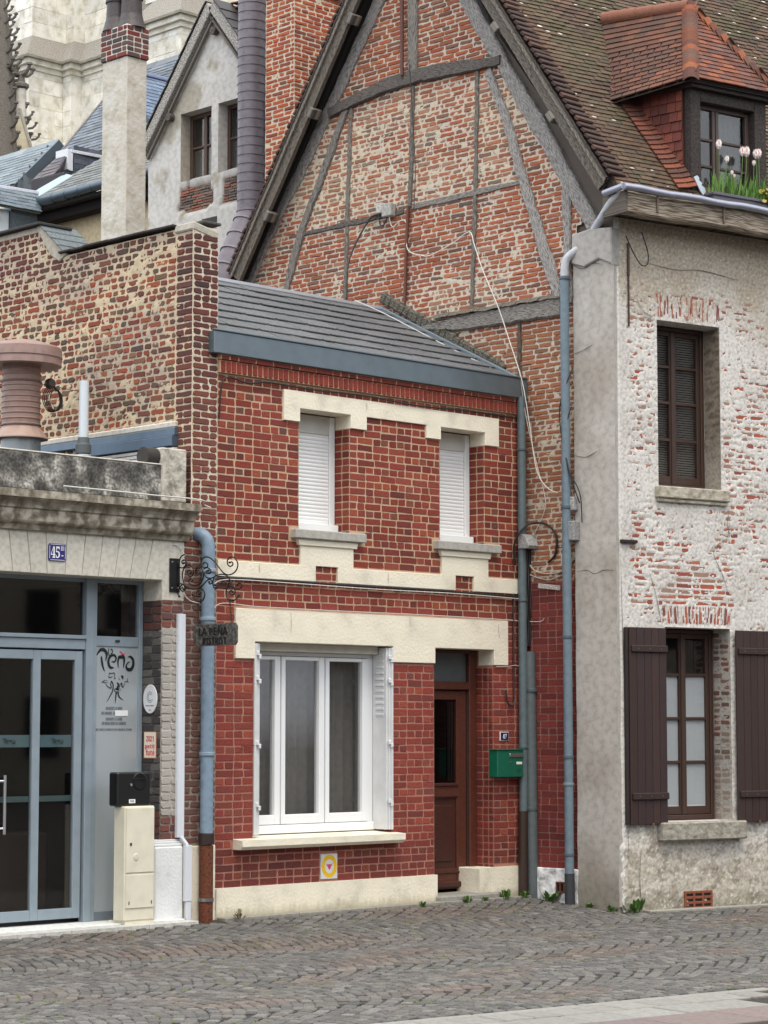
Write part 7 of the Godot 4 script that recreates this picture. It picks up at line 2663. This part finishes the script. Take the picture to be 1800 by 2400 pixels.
	g.xf = Transform3D(Basis(V3(0, 0, 1), V3(0, 1, 0), V3(-1, 0, 0)), V3(4.40, 0, 0))
	g.prism(poly([0.06, 3.57, 0.20, 3.57, 0.215, 3.60, 0.15, 3.715, 0.06, 3.73]), 0.0, 0.33, 0.006)
	obj("casing", g, "stained_paint", h)
	h = thing("junction_box", "small grey box half hidden behind the tall blue-grey downpipe", "electric box")
	g = Geo.new(); g.col = L(166, 166, 166)
	g.bounds(V3(4.10, 3.62, 0.665), V3(4.2, 3.82, 0.80), 0.008)
	obj("casing", g, "stained_paint", h)
	g = Geo.new(); g.col = L(184, 184, 184)
	g.bounds(V3(4.12, 3.93, 0.70), V3(4.2, 4.07, 0.78), 0.008)
	obj("upper_casing", g, "stained_paint", h)
	h = thing("junction_box", "pair of small grey electric boxes high on the timber-framed gable", "electric box")
	g = Geo.new(); g.col = L(186, 184, 178)
	g.bounds(V3(4.13, 7.42, -2.03), V3(4.22, 7.57, -1.88), 0.01)
	obj("casing", g, "stained_paint", h)
	g = Geo.new(); g.col = L(206, 204, 196)
	g.bounds(V3(4.15, 7.48, -2.14), V3(4.22, 7.60, -2.05), 0.008)
	obj("small_casing", g, "stained_paint", h)
	# tin strip on the red wall
	g = Geo.new(); g.col = L(206, 200, 192)
	g.xf = Transform3D(Basis(V3(1, 0, 0), 0.12), V3(4.205, 3.165, 0.37))
	g.box(Vector3.ZERO, V3(0.02, 0.05, 0.30), 0.003)
	tag(obj("tin_strip", g, "stained_paint", null), "small pale tin strip nailed below the cables right of the pipes", "metal strip")
	var vt := thing("wall_vent", "small terracotta air vent low on the grey plinth between the pipes", "air vent")
	g = Geo.new(); g.col = L(134, 84, 64)
	for q in [[0.46, 0.475], [0.51, 0.525], [0.565, 0.58]]: g.bounds(V3(4.165, 0.045, q[0]), V3(4.2, 0.155, q[1]), 0.003)
	for y in [0.045, 0.14]: g.bounds(V3(4.168, y, 0.46), V3(4.2, y + 0.015, 0.58), 0.003)
	obj("grid", g, "tile", vt)
	g = Geo.new(); g.col = L(18, 17, 16)
	g.bounds(V3(4.183, 0.05, 0.465), V3(4.188, 0.15, 0.575))
	obj("dark_back", g, "rubber", vt)
	# tile with a bird
	h = thing("painted_tile", "white tile with a yellow ring and pink bird below the big window", "tile")
	g = Geo.new(); g.col = L(222, 222, 222)
	g.bounds(V3(1.315, 0.285, -0.02), V3(1.53, 0.52, 0.012), 0.004)
	obj("tile", g, "smooth_paint", h)
	g = Geo.new(); g.col = L(232, 186, 28)
	for i in 40:
		var a := TAU * i / 40.0
		var b := TAU * (i + 1) / 40.0
		g.face([V3(1.422 + cos(a) * 0.058, 0.405 + sin(a) * 0.066, 0.0125), V3(1.422 + cos(a) * 0.1, 0.405 + sin(a) * 0.108, 0.0125), V3(1.422 + cos(b) * 0.1, 0.405 + sin(b) * 0.108, 0.0125), V3(1.422 + cos(b) * 0.058, 0.405 + sin(b) * 0.066, 0.0125)])
	obj("yellow_ring", g, "print", h)
	g = Geo.new(); g.col = L(206, 66, 106)
	stroke(g, Transform3D(), pt([1.38, 0.43, 1.40, 0.412, 1.42, 0.41]), [0.002, 0.008, 0.014], 0.013)
	stroke(g, Transform3D(), pt([1.465, 0.43, 1.445, 0.412, 1.42, 0.41]), [0.002, 0.008, 0.014], 0.0131)
	stroke(g, Transform3D(), pt([1.422, 0.425, 1.422, 0.40, 1.422, 0.372]), [0.012, 0.022, 0.003], 0.0132)
	obj("pink_bird", g, "print", h)
	# round plaque and sticker on the pier's inner side
	h = thing("oval_plaque", "white oval plaque with a ring of rays on the dark pier side", "plaque")
	g = Geo.new(); g.col = L(226, 228, 230)
	var pl := PackedVector2Array()
	for i in 36: pl.push_back(Vector2(-0.14 + cos(TAU * i / 36.0) * 0.098, 1.97 + sin(TAU * i / 36.0) * 0.13))
	g.xf = west(-0.648)
	g.prism(pl, 0.0, 0.008, 0.002)
	obj("plaque", g, "smooth_paint", h)
	g = Geo.new(); g.col = L(70, 74, 82)
	for i in 22:
		var a := TAU * (i + 1) / 26.0 + 0.55
		stroke(g, west(-0.648), pt([-0.14 + cos(a) * 0.036, 1.985 + sin(a) * 0.042, -0.14 + cos(a) * 0.046, 1.985 + sin(a) * 0.053]), [0.002, 0.0025], 0.0085)
	stroke(g, west(-0.648), pt(range(0, 19).reduce(func(acc, i): return acc + [-0.14 + cos(0.75 + i * 0.265) * 0.026, 1.985 + sin(0.75 + i * 0.265) * 0.03], [])), [0.003, 0.003], 0.0086)
	obj("ray_ring", g, "print", h)
	lettering(h, "small_print", "ARTISANS COMMERCE", Transform3D(west(0).basis, V3(-0.657, 1.91, -0.14)), 0.12, 0.012, L(120, 124, 130))
	lettering(h, "red_print", "2020", Transform3D(west(0).basis, V3(-0.657, 1.872, -0.14)), 0.03, 0.012, L(200, 60, 70))
	h = thing("guide_sticker", "red and white guide sticker 2021 on the dark pier side", "sticker")
	g = Geo.new(); g.col = L(232, 222, 206)
	g.bounds(V3(-0.650, 1.447, -0.222), V3(-0.645, 1.672, -0.06), 0.0)
	obj("sticker", g, "print", h)
	g = Geo.new(); g.col = L(196, 120, 80)
	g.bounds(V3(-0.6495, 1.44, -0.228), V3(-0.6455, 1.679, -0.054), 0.0)
	obj("rim", g, "print", h)
	var wb := west(0).basis
	lettering(h, "year", "2021", Transform3D(wb, V3(-0.651, 1.615, -0.141)), 0.105, 0.05, L(196, 40, 44))
	lettering(h, "name", "petit", Transform3D(wb, V3(-0.651, 1.542, -0.141)), 0.135, 0.055, L(206, 30, 40))
	lettering(h, "name", "futé", Transform3D(wb, V3(-0.651, 1.492, -0.136)), 0.12, 0.055, L(206, 30, 40))

func hanging_sign() -> void:
	var X := -0.47
	var h := thing("sign_bracket", "wrought-iron scroll bracket with black wall plate on the bistro's corner", "sign bracket")
	var g := Geo.new(); g.col = L(26, 27, 28)
	g.bounds(V3(-0.565, 2.93, 0.004), V3(-0.445, 3.235, 0.016), 0.003)
	obj("wall_plate", g, "iron", h)
	for q in [[-0.54, 3.2], [-0.47, 3.2], [-0.54, 2.965], [-0.47, 2.965]]:
		g = Geo.new(); g.col = L(150, 152, 152)
		g.lathe(Transform3D(Basis(V3(1, 0, 0), PI / 2), V3(q[0], q[1], 0.016)), [Vector2(0.0, 0.008), Vector2(0.008, 0.006), Vector2(0.010, 0.0)], 10)
		obj("bolt", g, "metal", h)
	var scrolls := [
		[470, 160, 400, 200, 362, 300, 355, 420, 360, 560, 362, 700, 345, 760],
		[345, 400, 430, 425, 490, 370, 500, 310, 460, 270, 415, 300, 430, 342, 460, 330],
		[340, 740, 420, 740, 500, 790, 600, 830, 720, 830, 820, 770, 900, 680, 960, 640, 1010, 670, 1000, 720, 960, 725, 958, 690],
		[490, 390, 440, 480, 432, 600, 465, 740, 500, 800],
		[500, 390, 560, 365, 630, 420, 650, 510, 600, 590, 535, 560, 525, 500, 570, 468, 612, 505, 580, 535],
		[680, 480, 720, 410, 790, 410, 835, 500, 840, 600, 790, 710, 690, 770, 600, 750, 555, 690, 580, 640, 630, 650, 618, 690],
		[690, 545, 700, 480, 745, 468, 772, 510, 738, 550, 715, 515],
		[860, 440, 812, 370, 800, 290, 850, 222, 940, 212, 1040, 280, 1130, 390, 1220, 500, 1300, 545, 1400, 530, 1480, 450, 1505, 340, 1460, 240, 1380, 205, 1312, 260, 1310, 340, 1360, 386, 1412, 350, 1390, 300, 1350, 312],
		[830, 350, 870, 318, 922, 345, 920, 400, 880, 415],
		[850, 432, 930, 420, 985, 468, 970, 525, 910, 520, 903, 482, 940, 470],
		[860, 515, 890, 590, 960, 620, 1040, 600, 1100, 560, 1200, 540, 1300, 565, 1380, 680, 1430, 780, 1500, 818, 1570, 790, 1582, 720, 1530, 708, 1500, 745],
		[1050, 600, 1030, 700, 1050, 800, 1105, 800, 1112, 750, 1070, 750],
		[1340, 580, 1342, 700, 1300, 800, 1285, 900, 1310, 1000, 1370, 1040, 1460, 1020, 1530, 940],
		[1310, 812, 1220, 810, 1190, 740, 1220, 680, 1282, 700, 1262, 745, 1230, 740],
		[1310, 790, 1370, 768, 1440, 810, 1452, 890, 1400, 936, 1352, 890, 1380, 848, 1412, 872],
		[430, 742, 362, 830, 340, 920, 368, 985],
		[490, 800, 480, 860, 430, 882, 392, 840, 430, 808, 452, 842],
		[780, 820, 850, 860, 872, 960, 820, 1060, 740, 1070, 650, 1000, 635, 948],
		[800, 960, 750, 982, 713, 920, 740, 862, 792, 890, 768, 932]]
	var qz := func(x: float) -> float: return 0.012 + (x - 335.0) * 0.000702
	for s in scrolls:
		var p := []
		for i in range(0, s.size(), 2):
			var z: float = qz.call(float(s[i]))
			p.append(V3(X, 3.23 - (s[i + 1] - 255) * 0.000461 - z / 0.84 * 0.047, z))
		g = Geo.new(); g.col = L(24, 24, 25)
		g.tube(smooth_path(p, 0.008), 0.0062, 6)
		g.lathe(Transform3D(Basis(V3(0, 0, 1), PI / 2), p[-1]), [Vector2(0.0, -0.009), Vector2(0.009, -0.007), Vector2(0.009, 0.007), Vector2(0.0, 0.009)], 8)
		obj("scroll", g, "iron", h)
	h = thing("hanging_sign", "dark iron sign lettered LA PEÑA BISTROT hanging on chains from the scroll bracket", "sign")
	g = Geo.new(); g.col = L(104, 100, 96)
	var c := 0.025
	g.xf = west(X - 0.006)
	g.prism(poly([0.25 + c, 2.435, 0.835 - c, 2.435, 0.835, 2.435 + c, 0.835, 2.63 - c, 0.835 - c, 2.63, 0.25 + c, 2.63, 0.25, 2.63 - c, 0.25, 2.435 + c]), -0.012, 0.004, 0.003)
	obj("sign_board", g, "sign_iron", h)
	var at := west(X - 0.0105)
	lettering(h, "lettering", "LA PEÑA", Transform3D(at.basis, V3(at.origin.x, 2.573, 0.52)), 0.39, 0.085, L(18, 18, 18), false, 0.005)
	lettering(h, "lettering", "BISTROT", Transform3D(at.basis, V3(at.origin.x, 2.478, 0.54)), 0.32, 0.06, L(18, 18, 18), false, 0.005)
	for q in [[0.73, 2.86, 0.765], [0.31, 2.83, 0.31]]:
		var n := 9
		for i in n:
			var f := (i + 0.5) / n
			g = Geo.new(); g.col = L(30, 29, 28)
			var ring := PackedVector3Array()
			for k in 11:
				var a := TAU * k / 10.0
				ring.push_back(V3(cos(a) * 0.007, sin(a) * 0.0155, 0.0))
			g.xf = Transform3D(Basis(V3(0, 1, 0), PI / 2 if i % 2 else 0.0), V3(X - 0.006, lerpf(q[1], 2.625, f), lerpf(q[0], q[2], f)))
			g.tube(ring, 0.0024, 5, false)
			obj("chain_link", g, "iron", h)

func roof_gear() -> void:
	var h := thing("roof_vent", "pink-brown mushroom vent with ribbed shaft and broad cap on the bistro roof", "roof vent")
	h.position = V3(-1.13, 0, -1.5)
	var c := L(146, 120, 110)
	var g := Geo.new(); g.col = L(146, 152, 154)
	g.lathe(Transform3D(), [Vector2(0.19, 3.98), Vector2(0.185, 4.45)], 28)
	obj("base", g, "zinc", h)
	g = Geo.new(); g.col = L(164, 138, 124)
	g.lathe(Transform3D(), [Vector2(0.255, 4.395), Vector2(0.255, 4.405), Vector2(0.185, 4.50), Vector2(0.18, 4.51)], 32)
	obj("skirt", g, "pipe_paint", h)
	g = Geo.new(); g.col = c
	var prof := []
	var y := 4.49
	while y < 5.16:
		prof.append_array([Vector2(0.178, y), Vector2(0.178, y + 0.034), Vector2(0.186, y + 0.040), Vector2(0.186, y + 0.046)])
		y += 0.052
	g.lathe(Transform3D(), prof, 32)
	obj("shaft", g, "pipe_paint", h)
	g = Geo.new(); g.col = L(150, 124, 116)
	g.lathe(Transform3D(), [Vector2(0.10, 5.10), Vector2(0.35, 5.08), Vector2(0.372, 5.085), Vector2(0.368, 5.15), Vector2(0.378, 5.16), Vector2(0.372, 5.245), Vector2(0.36, 5.26), Vector2(0.20, 5.31), Vector2(0.02, 5.345)], 40)
	obj("cap", g, "pipe_paint", h)
	g = Geo.new(); g.col = L(110, 96, 90)
	g.lathe(Transform3D(), [Vector2(0.186, 4.93), Vector2(0.191, 4.932), Vector2(0.191, 4.938), Vector2(0.186, 4.94)], 28)
	g.lathe(Transform3D(), [Vector2(0.186, 4.52), Vector2(0.192, 4.522), Vector2(0.192, 4.53), Vector2(0.186, 4.532)], 28)
	obj("wire_tie", g, "iron", h)
	h = thing("vent_pipe", "upright white plastic vent pipe on the bistro roof right of the mushroom vent", "vent pipe")
	h.position = V3(-0.78, 0, -1.0)
	g = Geo.new(); g.col = L(206, 214, 220)
	g.lathe(Transform3D(), [Vector2(0.0455, 3.98), Vector2(0.0455, 4.93), Vector2(0.04, 4.93), Vector2(0.04, 4.88)], 24)
	obj("pipe", g, "plastic", h)
	g = Geo.new(); g.col = L(84, 90, 92)
	g.lathe(Transform3D(), [Vector2(0.05, 4.245), Vector2(0.074, 4.25), Vector2(0.074, 4.33), Vector2(0.06, 4.345), Vector2(0.052, 4.40), Vector2(0.046, 4.40)], 24)
	obj("sleeve", g, "rubber", h)
	g = Geo.new(); g.col = L(196, 202, 206)
	for i in 6: g.lathe(Transform3D(), [Vector2(0.06, 4.10 + i * 0.024), Vector2(0.07, 4.104 + i * 0.024), Vector2(0.07, 4.118 + i * 0.024), Vector2(0.06, 4.122 + i * 0.024)], 22)
	obj("ribbed_base", g, "plastic", h)
	h = thing("cable_coil", "coil of black cable with a small round lamp hung beside the mushroom vent", "cable coil")
	for i in 5:
		g = Geo.new(); g.col = L(30, 29, 28)
		var ring := PackedVector3Array()
		for k in 25:
			var a := TAU * k / 24.0
			ring.push_back(V3(-0.79 + cos(a) * (0.075 + i * 0.006) + rnd(-0.003, 0.003) - 0.02 * i + 0.04, 4.80 + sin(a) * (0.10 + i * 0.006), -1.47 + i * 0.008))
		g.tube(ring, 0.0045, 6, false)
		obj("loop", g, "rubber", h)
	g = Geo.new(); g.col = L(92, 88, 84)
	g.lathe(Transform3D(Basis(V3(1, 0, 0), PI / 2), V3(-0.83, 4.95, -1.45)), [Vector2(0.0, 0.03), Vector2(0.04, 0.028), Vector2(0.052, 0.0), Vector2(0.05, -0.03), Vector2(0.0, -0.035)], 18)
	obj("lamp", g, "iron", h)
	g = Geo.new(); g.col = L(40, 38, 36)
	g.tube(PackedVector3Array([V3(-0.95, 4.935, -1.45), V3(-0.62, 4.86, -1.2), V3(-0.32, 4.80, -1.05)]), 0.003, 5)
	obj("stay_wire", g, "iron", h)

func cables() -> void:
	cable("cable", "black cable sagging along the top of the red facade under the soldier course", [0.0, 4.55, 0.02, 0.02, 4.86, 0.03, 0.1, 4.95, 0.03, 0.35, 4.92, 0.03, 0.6, 4.955, 0.03, 1.2, 4.945, 0.03, 1.9, 4.955, 0.035, 2.6, 4.93, 0.035, 3.3, 4.95, 0.03, 3.9, 4.945, 0.03, 4.12, 4.93, 0.03, 4.16, 4.80, 0.03], 0.0085, L(34, 30, 30))
	cable("cable", "thick black cable running along the underside of the cream string course", [-0.1, 3.05, 0.05, 0.1, 3.085, 0.03, 0.9, 3.09, 0.03, 1.8, 3.085, 0.03, 2.6, 3.088, 0.03, 3.5, 3.08, 0.03, 4.1, 3.07, 0.03, 4.2, 3.06, 0.06], 0.011, L(38, 34, 34))
	cable("cable", "thin white cable beside the black one under the string course", [-0.09, 3.0, 0.05, 0.02, 3.06, 0.035, 0.3, 3.075, 0.043, 1.0, 3.07, 0.045, 2.0, 3.062, 0.045, 3.2, 3.065, 0.045, 4.12, 3.05, 0.045], 0.005, L(206, 202, 196))
	cable("cable", "thin white cable clipped along the top edge of the ground floor lintel", [-0.1, 2.70, 0.05, 0.02, 2.845, 0.025, 0.5, 2.835, 0.03, 1.5, 2.832, 0.03, 2.6, 2.835, 0.03, 3.6, 2.83, 0.03, 4.15, 2.82, 0.04, 4.2, 2.81, 0.25, 4.2, 2.84, 0.30], 0.0045, L(198, 192, 184))
	cable("cable", "white cable drooping over the timber gable and down across the wall plate", [4.16, 7.42, -1.93, 4.18, 7.30, -1.9, 4.18, 7.35, -1.76, 4.18, 7.30, -1.68, 4.18, 7.01, -1.66, 4.18, 6.91, -1.45, 4.18, 6.89, -1.29, 4.18, 6.98, -0.95, 4.18, 7.06, -0.72, 4.15, 6.9, -0.62, 4.12, 6.6, -0.47, 4.1, 6.16, -0.23, 4.1, 5.8, -0.08, 4.1, 5.34, 0.10, 4.12, 4.9, 0.18, 4.14, 4.4, 0.26, 4.16, 4.2, 0.38, 4.17, 4.13, 0.52], 0.0055, L(214, 210, 204))
	cable("cable", "second thin white cable hanging down the gable wall between the pipes", [4.1, 5.45, 0.07, 4.13, 5.0, 0.12, 4.15, 4.5, 0.24, 4.17, 4.1, 0.35, 4.18, 3.95, 0.33, 4.19, 3.75, 0.2, 4.2, 3.68, 0.14], 0.005, L(196, 190, 182))
	cable("cable", "black cable slanting from the boxes on the gable down to the slate ridge", [4.17, 7.47, -2.1, 4.15, 7.42, -2.25, 3.9, 6.95, -2.3, 3.62, 6.43, -2.06], 0.011, L(30, 30, 30))
	cable("cable", "short black cable loop under the electric boxes on the gable", [4.17, 7.48, -2.1, 4.16, 7.36, -2.08, 4.16, 7.33, -2.02, 4.17, 7.42, -1.97], 0.008, L(40, 40, 40))
	cable("cable", "black cable looping from the downpipe around the electric box", [4.06, 3.4, 0.03, 4.02, 3.6, 0.05, 4.05, 3.75, 0.12, 4.15, 3.83, 0.16, 4.2, 3.82, 0.33, 4.2, 3.7, 0.47, 4.2, 3.5, 0.46, 4.2, 3.42, 0.36], 0.012, L(34, 32, 32))
	cable("cable", "thin dark cable arching over the tall blue-grey downpipe", [4.16, 4.0, 0.83, 4.1, 4.3, 0.75, 4.08, 4.7, 0.66, 4.08, 5.0, 0.64, 4.1, 5.25, 0.72, 4.15, 5.4, 0.76], 0.007, L(36, 34, 34))
	cable("cable", "second dark cable beside the tall downpipe, lower down", [4.17, 3.8, 0.85, 4.15, 4.1, 0.84, 4.1, 4.35, 0.74, 4.09, 4.7, 0.69, 4.12, 5.0, 0.76], 0.006, L(40, 38, 38))
	cable("cable", "dark conduit down the red corner bricks ending in a hook above number 47", [4.04, 3.1, 0.02, 4.04, 2.6, 0.02, 4.04, 2.1, 0.02, 4.035, 1.98, 0.03, 3.98, 1.94, 0.03, 3.93, 1.98, 0.03, 3.91, 2.1, 0.03], 0.010, L(58, 44, 44))
	cable("cable", "pale wire from the door lintel to the slim downpipe", [3.76, 2.34, 0.03, 3.95, 2.345, 0.03, 4.05, 2.36, 0.03, 4.12, 2.34, 0.06], 0.004, L(190, 182, 172))
	cable("cable", "thin black loop of cable hanging from the pilaster cap", [4.32, 6.72, 1.34, 4.42, 6.55, 1.36, 4.52, 6.44, 1.38, 4.60, 6.46, 1.39, 4.60, 6.58, 1.40, 4.5, 6.78, 1.40], 0.006, L(36, 34, 34))
	cable("cable", "tangle of pale wires curving away from the cable bundle to the right", [4.19, 3.40, 0.12, 4.2, 3.33, 0.2, 4.2, 3.30, 0.4, 4.2, 3.34, 0.6, 4.2, 3.5, 0.75, 4.2, 3.65, 0.78], 0.008, L(170, 164, 156))
	cable("cable", "lower pale wire from the cable bundle to the tall downpipe", [4.19, 3.30, 0.12, 4.2, 3.26, 0.24, 4.2, 3.24, 0.4, 4.2, 3.3, 0.62], 0.007, L(160, 154, 146))
	cable("cable", "white wire draped along the bistro cornice", [-1.9, 3.775, 0.2, -1.3, 3.77, 0.205, -0.9, 3.765, 0.208, -0.5, 3.765, 0.208, -0.32, 3.755, 0.2, -0.2, 3.74, 0.05, -0.1, 3.72, 0.03], 0.007, L(200, 198, 192))
	cable("cable", "white wires running down the bistro corner behind the scroll bracket", [-0.52, 3.36, 0.012, -0.44, 3.33, 0.02, -0.40, 3.2, 0.02, -0.41, 3.05, 0.02, -0.40, 2.92, 0.02, -0.33, 2.86, 0.02, -0.22, 2.84, 0.02], 0.0045, L(214, 212, 208))
	cable("cable", "rusty iron rod fixed to the upper post of the gable", [4.16, 10.2, -1.725, 4.16, 9.6, -1.725, 4.16, 8.99, -1.725], 0.022, L(92, 54, 46))
	cable("cable", "rusty streaked rod running down the middle of the gable", [4.19, 7.5, -1.66, 4.19, 7.0, -1.69, 4.19, 6.42, -1.715], 0.020, L(98, 54, 34))
	cable("cable", "thin dark wire hanging down the middle post of the gable", [4.17, 9.1, -1.62, 4.17, 8.5, -1.57, 4.17, 7.9, -1.53, 4.17, 7.45, -1.55], 0.005, L(50, 44, 42))
	cable("cable", "white wire lying over the slates beside the gable flashing", [3.72, 6.42, -2.02, 3.85, 6.25, -1.7, 3.93, 5.98, -1.2, 3.97, 5.72, -0.7, 4.0, 5.5, -0.25], 0.006, L(210, 208, 204))
	var h := thing("cable_bundle", "thick black bundle of cables below the sloping electric box", "cable bundle")
	for i in 6:
		var g := Geo.new(); g.col = L(30, 28, 28) * rnd(0.8, 1.4); g.col.a = 1
		var x := 4.155 + (i % 3) * 0.025
		var z := 0.07 + (i / 3) * 0.03
		var p := []
		for k in 9: p.append(V3(x + rnd(-0.01, 0.01), 3.58 - k * 0.128, z + rnd(-0.01, 0.01)))
		g.tube(smooth_path(p, 0.05), 0.013, 7)
		obj("strand", g, "rubber", h)

func window_box() -> void:
	var h := thing("window_box", "dark violet-grey plastic planter resting on the eaves before the dormer", "planter")
	var at := cot()
	var g := Geo.new(); g.col = L(88, 82, 92)
	g.xf = at
	g.bounds(V3(1.06, 7.10, 0.21), V3(2.05, 7.235, 0.36), 0.014)
	g.bounds(V3(1.04, 7.215, 0.19), V3(2.07, 7.25, 0.38), 0.008)
	obj("trough", g, "plastic", h)
	var heads := [[1.20, 7.73, 1.0], [1.31, 7.60, 0.75], [1.53, 7.70, 1.0], [1.59, 7.70, 1.1], [1.72, 7.70, 1.0], [1.76, 7.71, 1.0], [1.38, 7.48, 0.5], [1.41, 7.45, 0.45], [1.69, 7.62, 0.6]]
	for q in heads:
		var t := thing("tulip", "", "flower")
		tag(t, ["tallest white tulip with red streaks at the left end of the planter", "half-closed white and pink tulip left of the middle of the planter", "white and red tulip left in the group of three at the right", "largest white and red tulip in the middle of the right group", "open white and red tulip at the right end of the planter", "white tulip touching the open one at the right end", "small closed white tulip bud low in the planter", "lowest small white tulip bud in the planter", "small white tulip hanging below the open ones at the right"][heads.find(q)], "", "tulips in the planter")
		var s := Geo.new(); s.col = L(96, 124, 66)
		var top: Vector3 = at * V3(q[0], q[1], 0.29)
		var foot: Vector3 = at * V3(q[0] + rnd(-0.05, 0.03), 7.235, 0.285)
		s.tube(smooth_path([foot, foot.lerp(top, 0.5) + V3(rnd(-0.01, 0.01), 0, 0), top], 0.05), 0.0045, 6)
		obj("stem", s, "leaf", t)
		for k in 6:
			var a := TAU * k / 6.0 + 0.3
			var p := Geo.new()
			var o := V3(cos(a), 0, sin(a))
			var sd := V3(-sin(a), 0, cos(a))
			var sc: float = 0.066 * q[2]
			p.col = L(236, 226, 222)
			var rows := [[0.0, 0.25, 0.02], [0.45, 0.62, 0.40], [1.0, 0.55, 0.95], [1.6, 0.5, 0.02]]
			for r in 3:
				var A: Array = rows[r]
				var B: Array = rows[r + 1]
				var pa: Vector3 = top + V3(0, A[0] * sc, 0) + o * A[1] * sc * 0.62
				var pb: Vector3 = top + V3(0, B[0] * sc, 0) + o * B[1] * sc * 0.62
				p.col = L(242, 240, 236)
				p.face([pa - sd * A[2] * sc * 0.42, pa + sd * A[2] * sc * 0.42, pb + sd * B[2] * sc * 0.42, pb - sd * B[2] * sc * 0.42])
				p.col = L(190, 40, 70)
				p.face([pa - sd * A[2] * sc * 0.07 + o * 0.0015, pa + sd * A[2] * sc * 0.07 + o * 0.0015, pb + sd * B[2] * sc * 0.06 + o * 0.0015, pb - sd * B[2] * sc * 0.06 + o * 0.0015])
			obj("petal", p, "petal", t)
	var lg := Geo.new()
	for i in 170:
		var b: Vector3 = at * V3(rnd(1.08, 2.03), 7.225, rnd(0.23, 0.34))
		var len := rnd(0.12, 0.34)
		var lean := V3(rnd(-0.4, 0.4), 1, rnd(-0.35, 0.35)).normalized()
		var tip := b + lean * len
		var sd := lean.cross(V3(rnd(-1, 1), 0, rnd(-1, 1))).normalized() * rnd(0.007, 0.014)
		var mid := b.lerp(tip, 0.5) + V3(0, 0.01, 0)
		lg.col = L(74, 118, 40).lerp(L(108, 142, 66), rng.randf()) * rnd(0.75, 1.2)
		lg.col.a = 1
		lg.face([b - sd * 0.6, b + sd * 0.6, mid + sd, mid - sd])
		lg.face([mid - sd, mid + sd, tip])
	tag(kind(obj("tulip_leaves", lg, "leaf", null), "stuff"), "dense green tulip leaves filling the planter", "leaves")
	var hc := Geo.new()
	for i in 26:
		var c: Vector3 = at * V3(1.80 + rnd(-0.09, 0.09), 7.26 + rnd(-0.06, 0.10), 0.37 + rnd(-0.03, 0.05))
		var n := V3(rnd(-1, 1), rnd(-0.2, 1), rnd(0.2, 1)).normalized()
		var u := n.cross(Vector3.UP).normalized()
		var w := u.cross(n)
		hc.col = L(190, 176, 70).lerp(L(150, 128, 64), rng.randf()) * rnd(0.8, 1.15)
		hc.col.a = 1
		var ring := []
		for k in 9:
			var a := TAU * k / 9.0
			var rr := rnd(0.02, 0.034)
			ring.append(c + (u * cos(a) + w * sin(a)) * rr)
		hc.face(ring)
	tag(obj("yellow_plant", hc, "leaf", null), "yellow-green ruffled plant spilling over the planter's front edge", "plant")

func across_square() -> void:
	# plain house fronts on the far side of the square, behind the photographer, seen only as reflections
	for q in [[-34.0, 26.0, 9.0, L(150, 140, 128), "beige rendered house far to the left across the square"], [-14.0, 34.0, 10.0, L(128, 112, 100), "brown rendered house straight across the square from the bistro"], [12.0, 36.0, 9.5, L(160, 150, 136), "pale rendered house across the square from the red brick house"], [30.0, 22.0, 10.5, L(120, 108, 98), "dark brown rendered house at the far right of the square"]]:
		var h := thing("house", q[4], "house", Vector3.ZERO, "houses across the square")
		var g := Geo.new(); g.col = q[3]
		g.bounds(V3(q[0], -0.2, q[1]), V3(q[0] + 18, q[2], q[1] + 8), 0.0)
		obj("wall", g, "plaster", h)
		for i in 6:
			for j in 3:
				g = Geo.new(); g.col = L(30, 32, 36)
				g.bounds(V3(q[0] + 1.2 + i * 2.8, 0.9 + j * 3.0, q[1] - 0.02), V3(q[0] + 2.4 + i * 2.8, 2.6 + j * 3.0, q[1] - 0.005))
				obj("window", g, "smooth_paint", h)
		g = Geo.new(); g.col = L(70, 62, 58)
		g.prism(poly([q[0] - 0.3, q[2], q[0] + 18.3, q[2], q[0] + 17, q[2] + 4, q[0] + 1, q[2] + 4]), q[1] - 0.3, q[1] + 8)
		obj("roof", g, "tile", h)

# puts each thing's own node at its base
func rebase() -> void:
	for o in get_children():
		if o is Node3D and not o is MeshInstance3D and o.get_child_count() > 0 and not o is Camera3D and not o is Light3D:
			var lo := Vector3(1e9, 1e9, 1e9)
			var hi := -lo
			for m in o.find_children("*", "MeshInstance3D", true, false):
				if m.mesh == null: continue
				var bx: AABB = m.global_transform * (m.mesh as Mesh).get_aabb()
				lo = lo.min(bx.position)
				hi = hi.max(bx.end)
			if lo.x > hi.x: continue
			var at := Vector3((lo.x + hi.x) * 0.5, lo.y, (lo.z + hi.z) * 0.5)
			var move: Vector3 = at - (o as Node3D).position
			o.position = at
			for c in o.get_children():
				if c is Node3D: c.position -= move

func build_all() -> void:
	square()
	red_house()
	side_wall()
	bistro()
	timber_house()
	grey_house()
	chimneys()
	slate_houses()
	cathedral()
	downpipes()
	numbers()
	boxes()
	hanging_sign()
	roof_gear()
	cables()
	window_box()
	across_square()
	rebase()
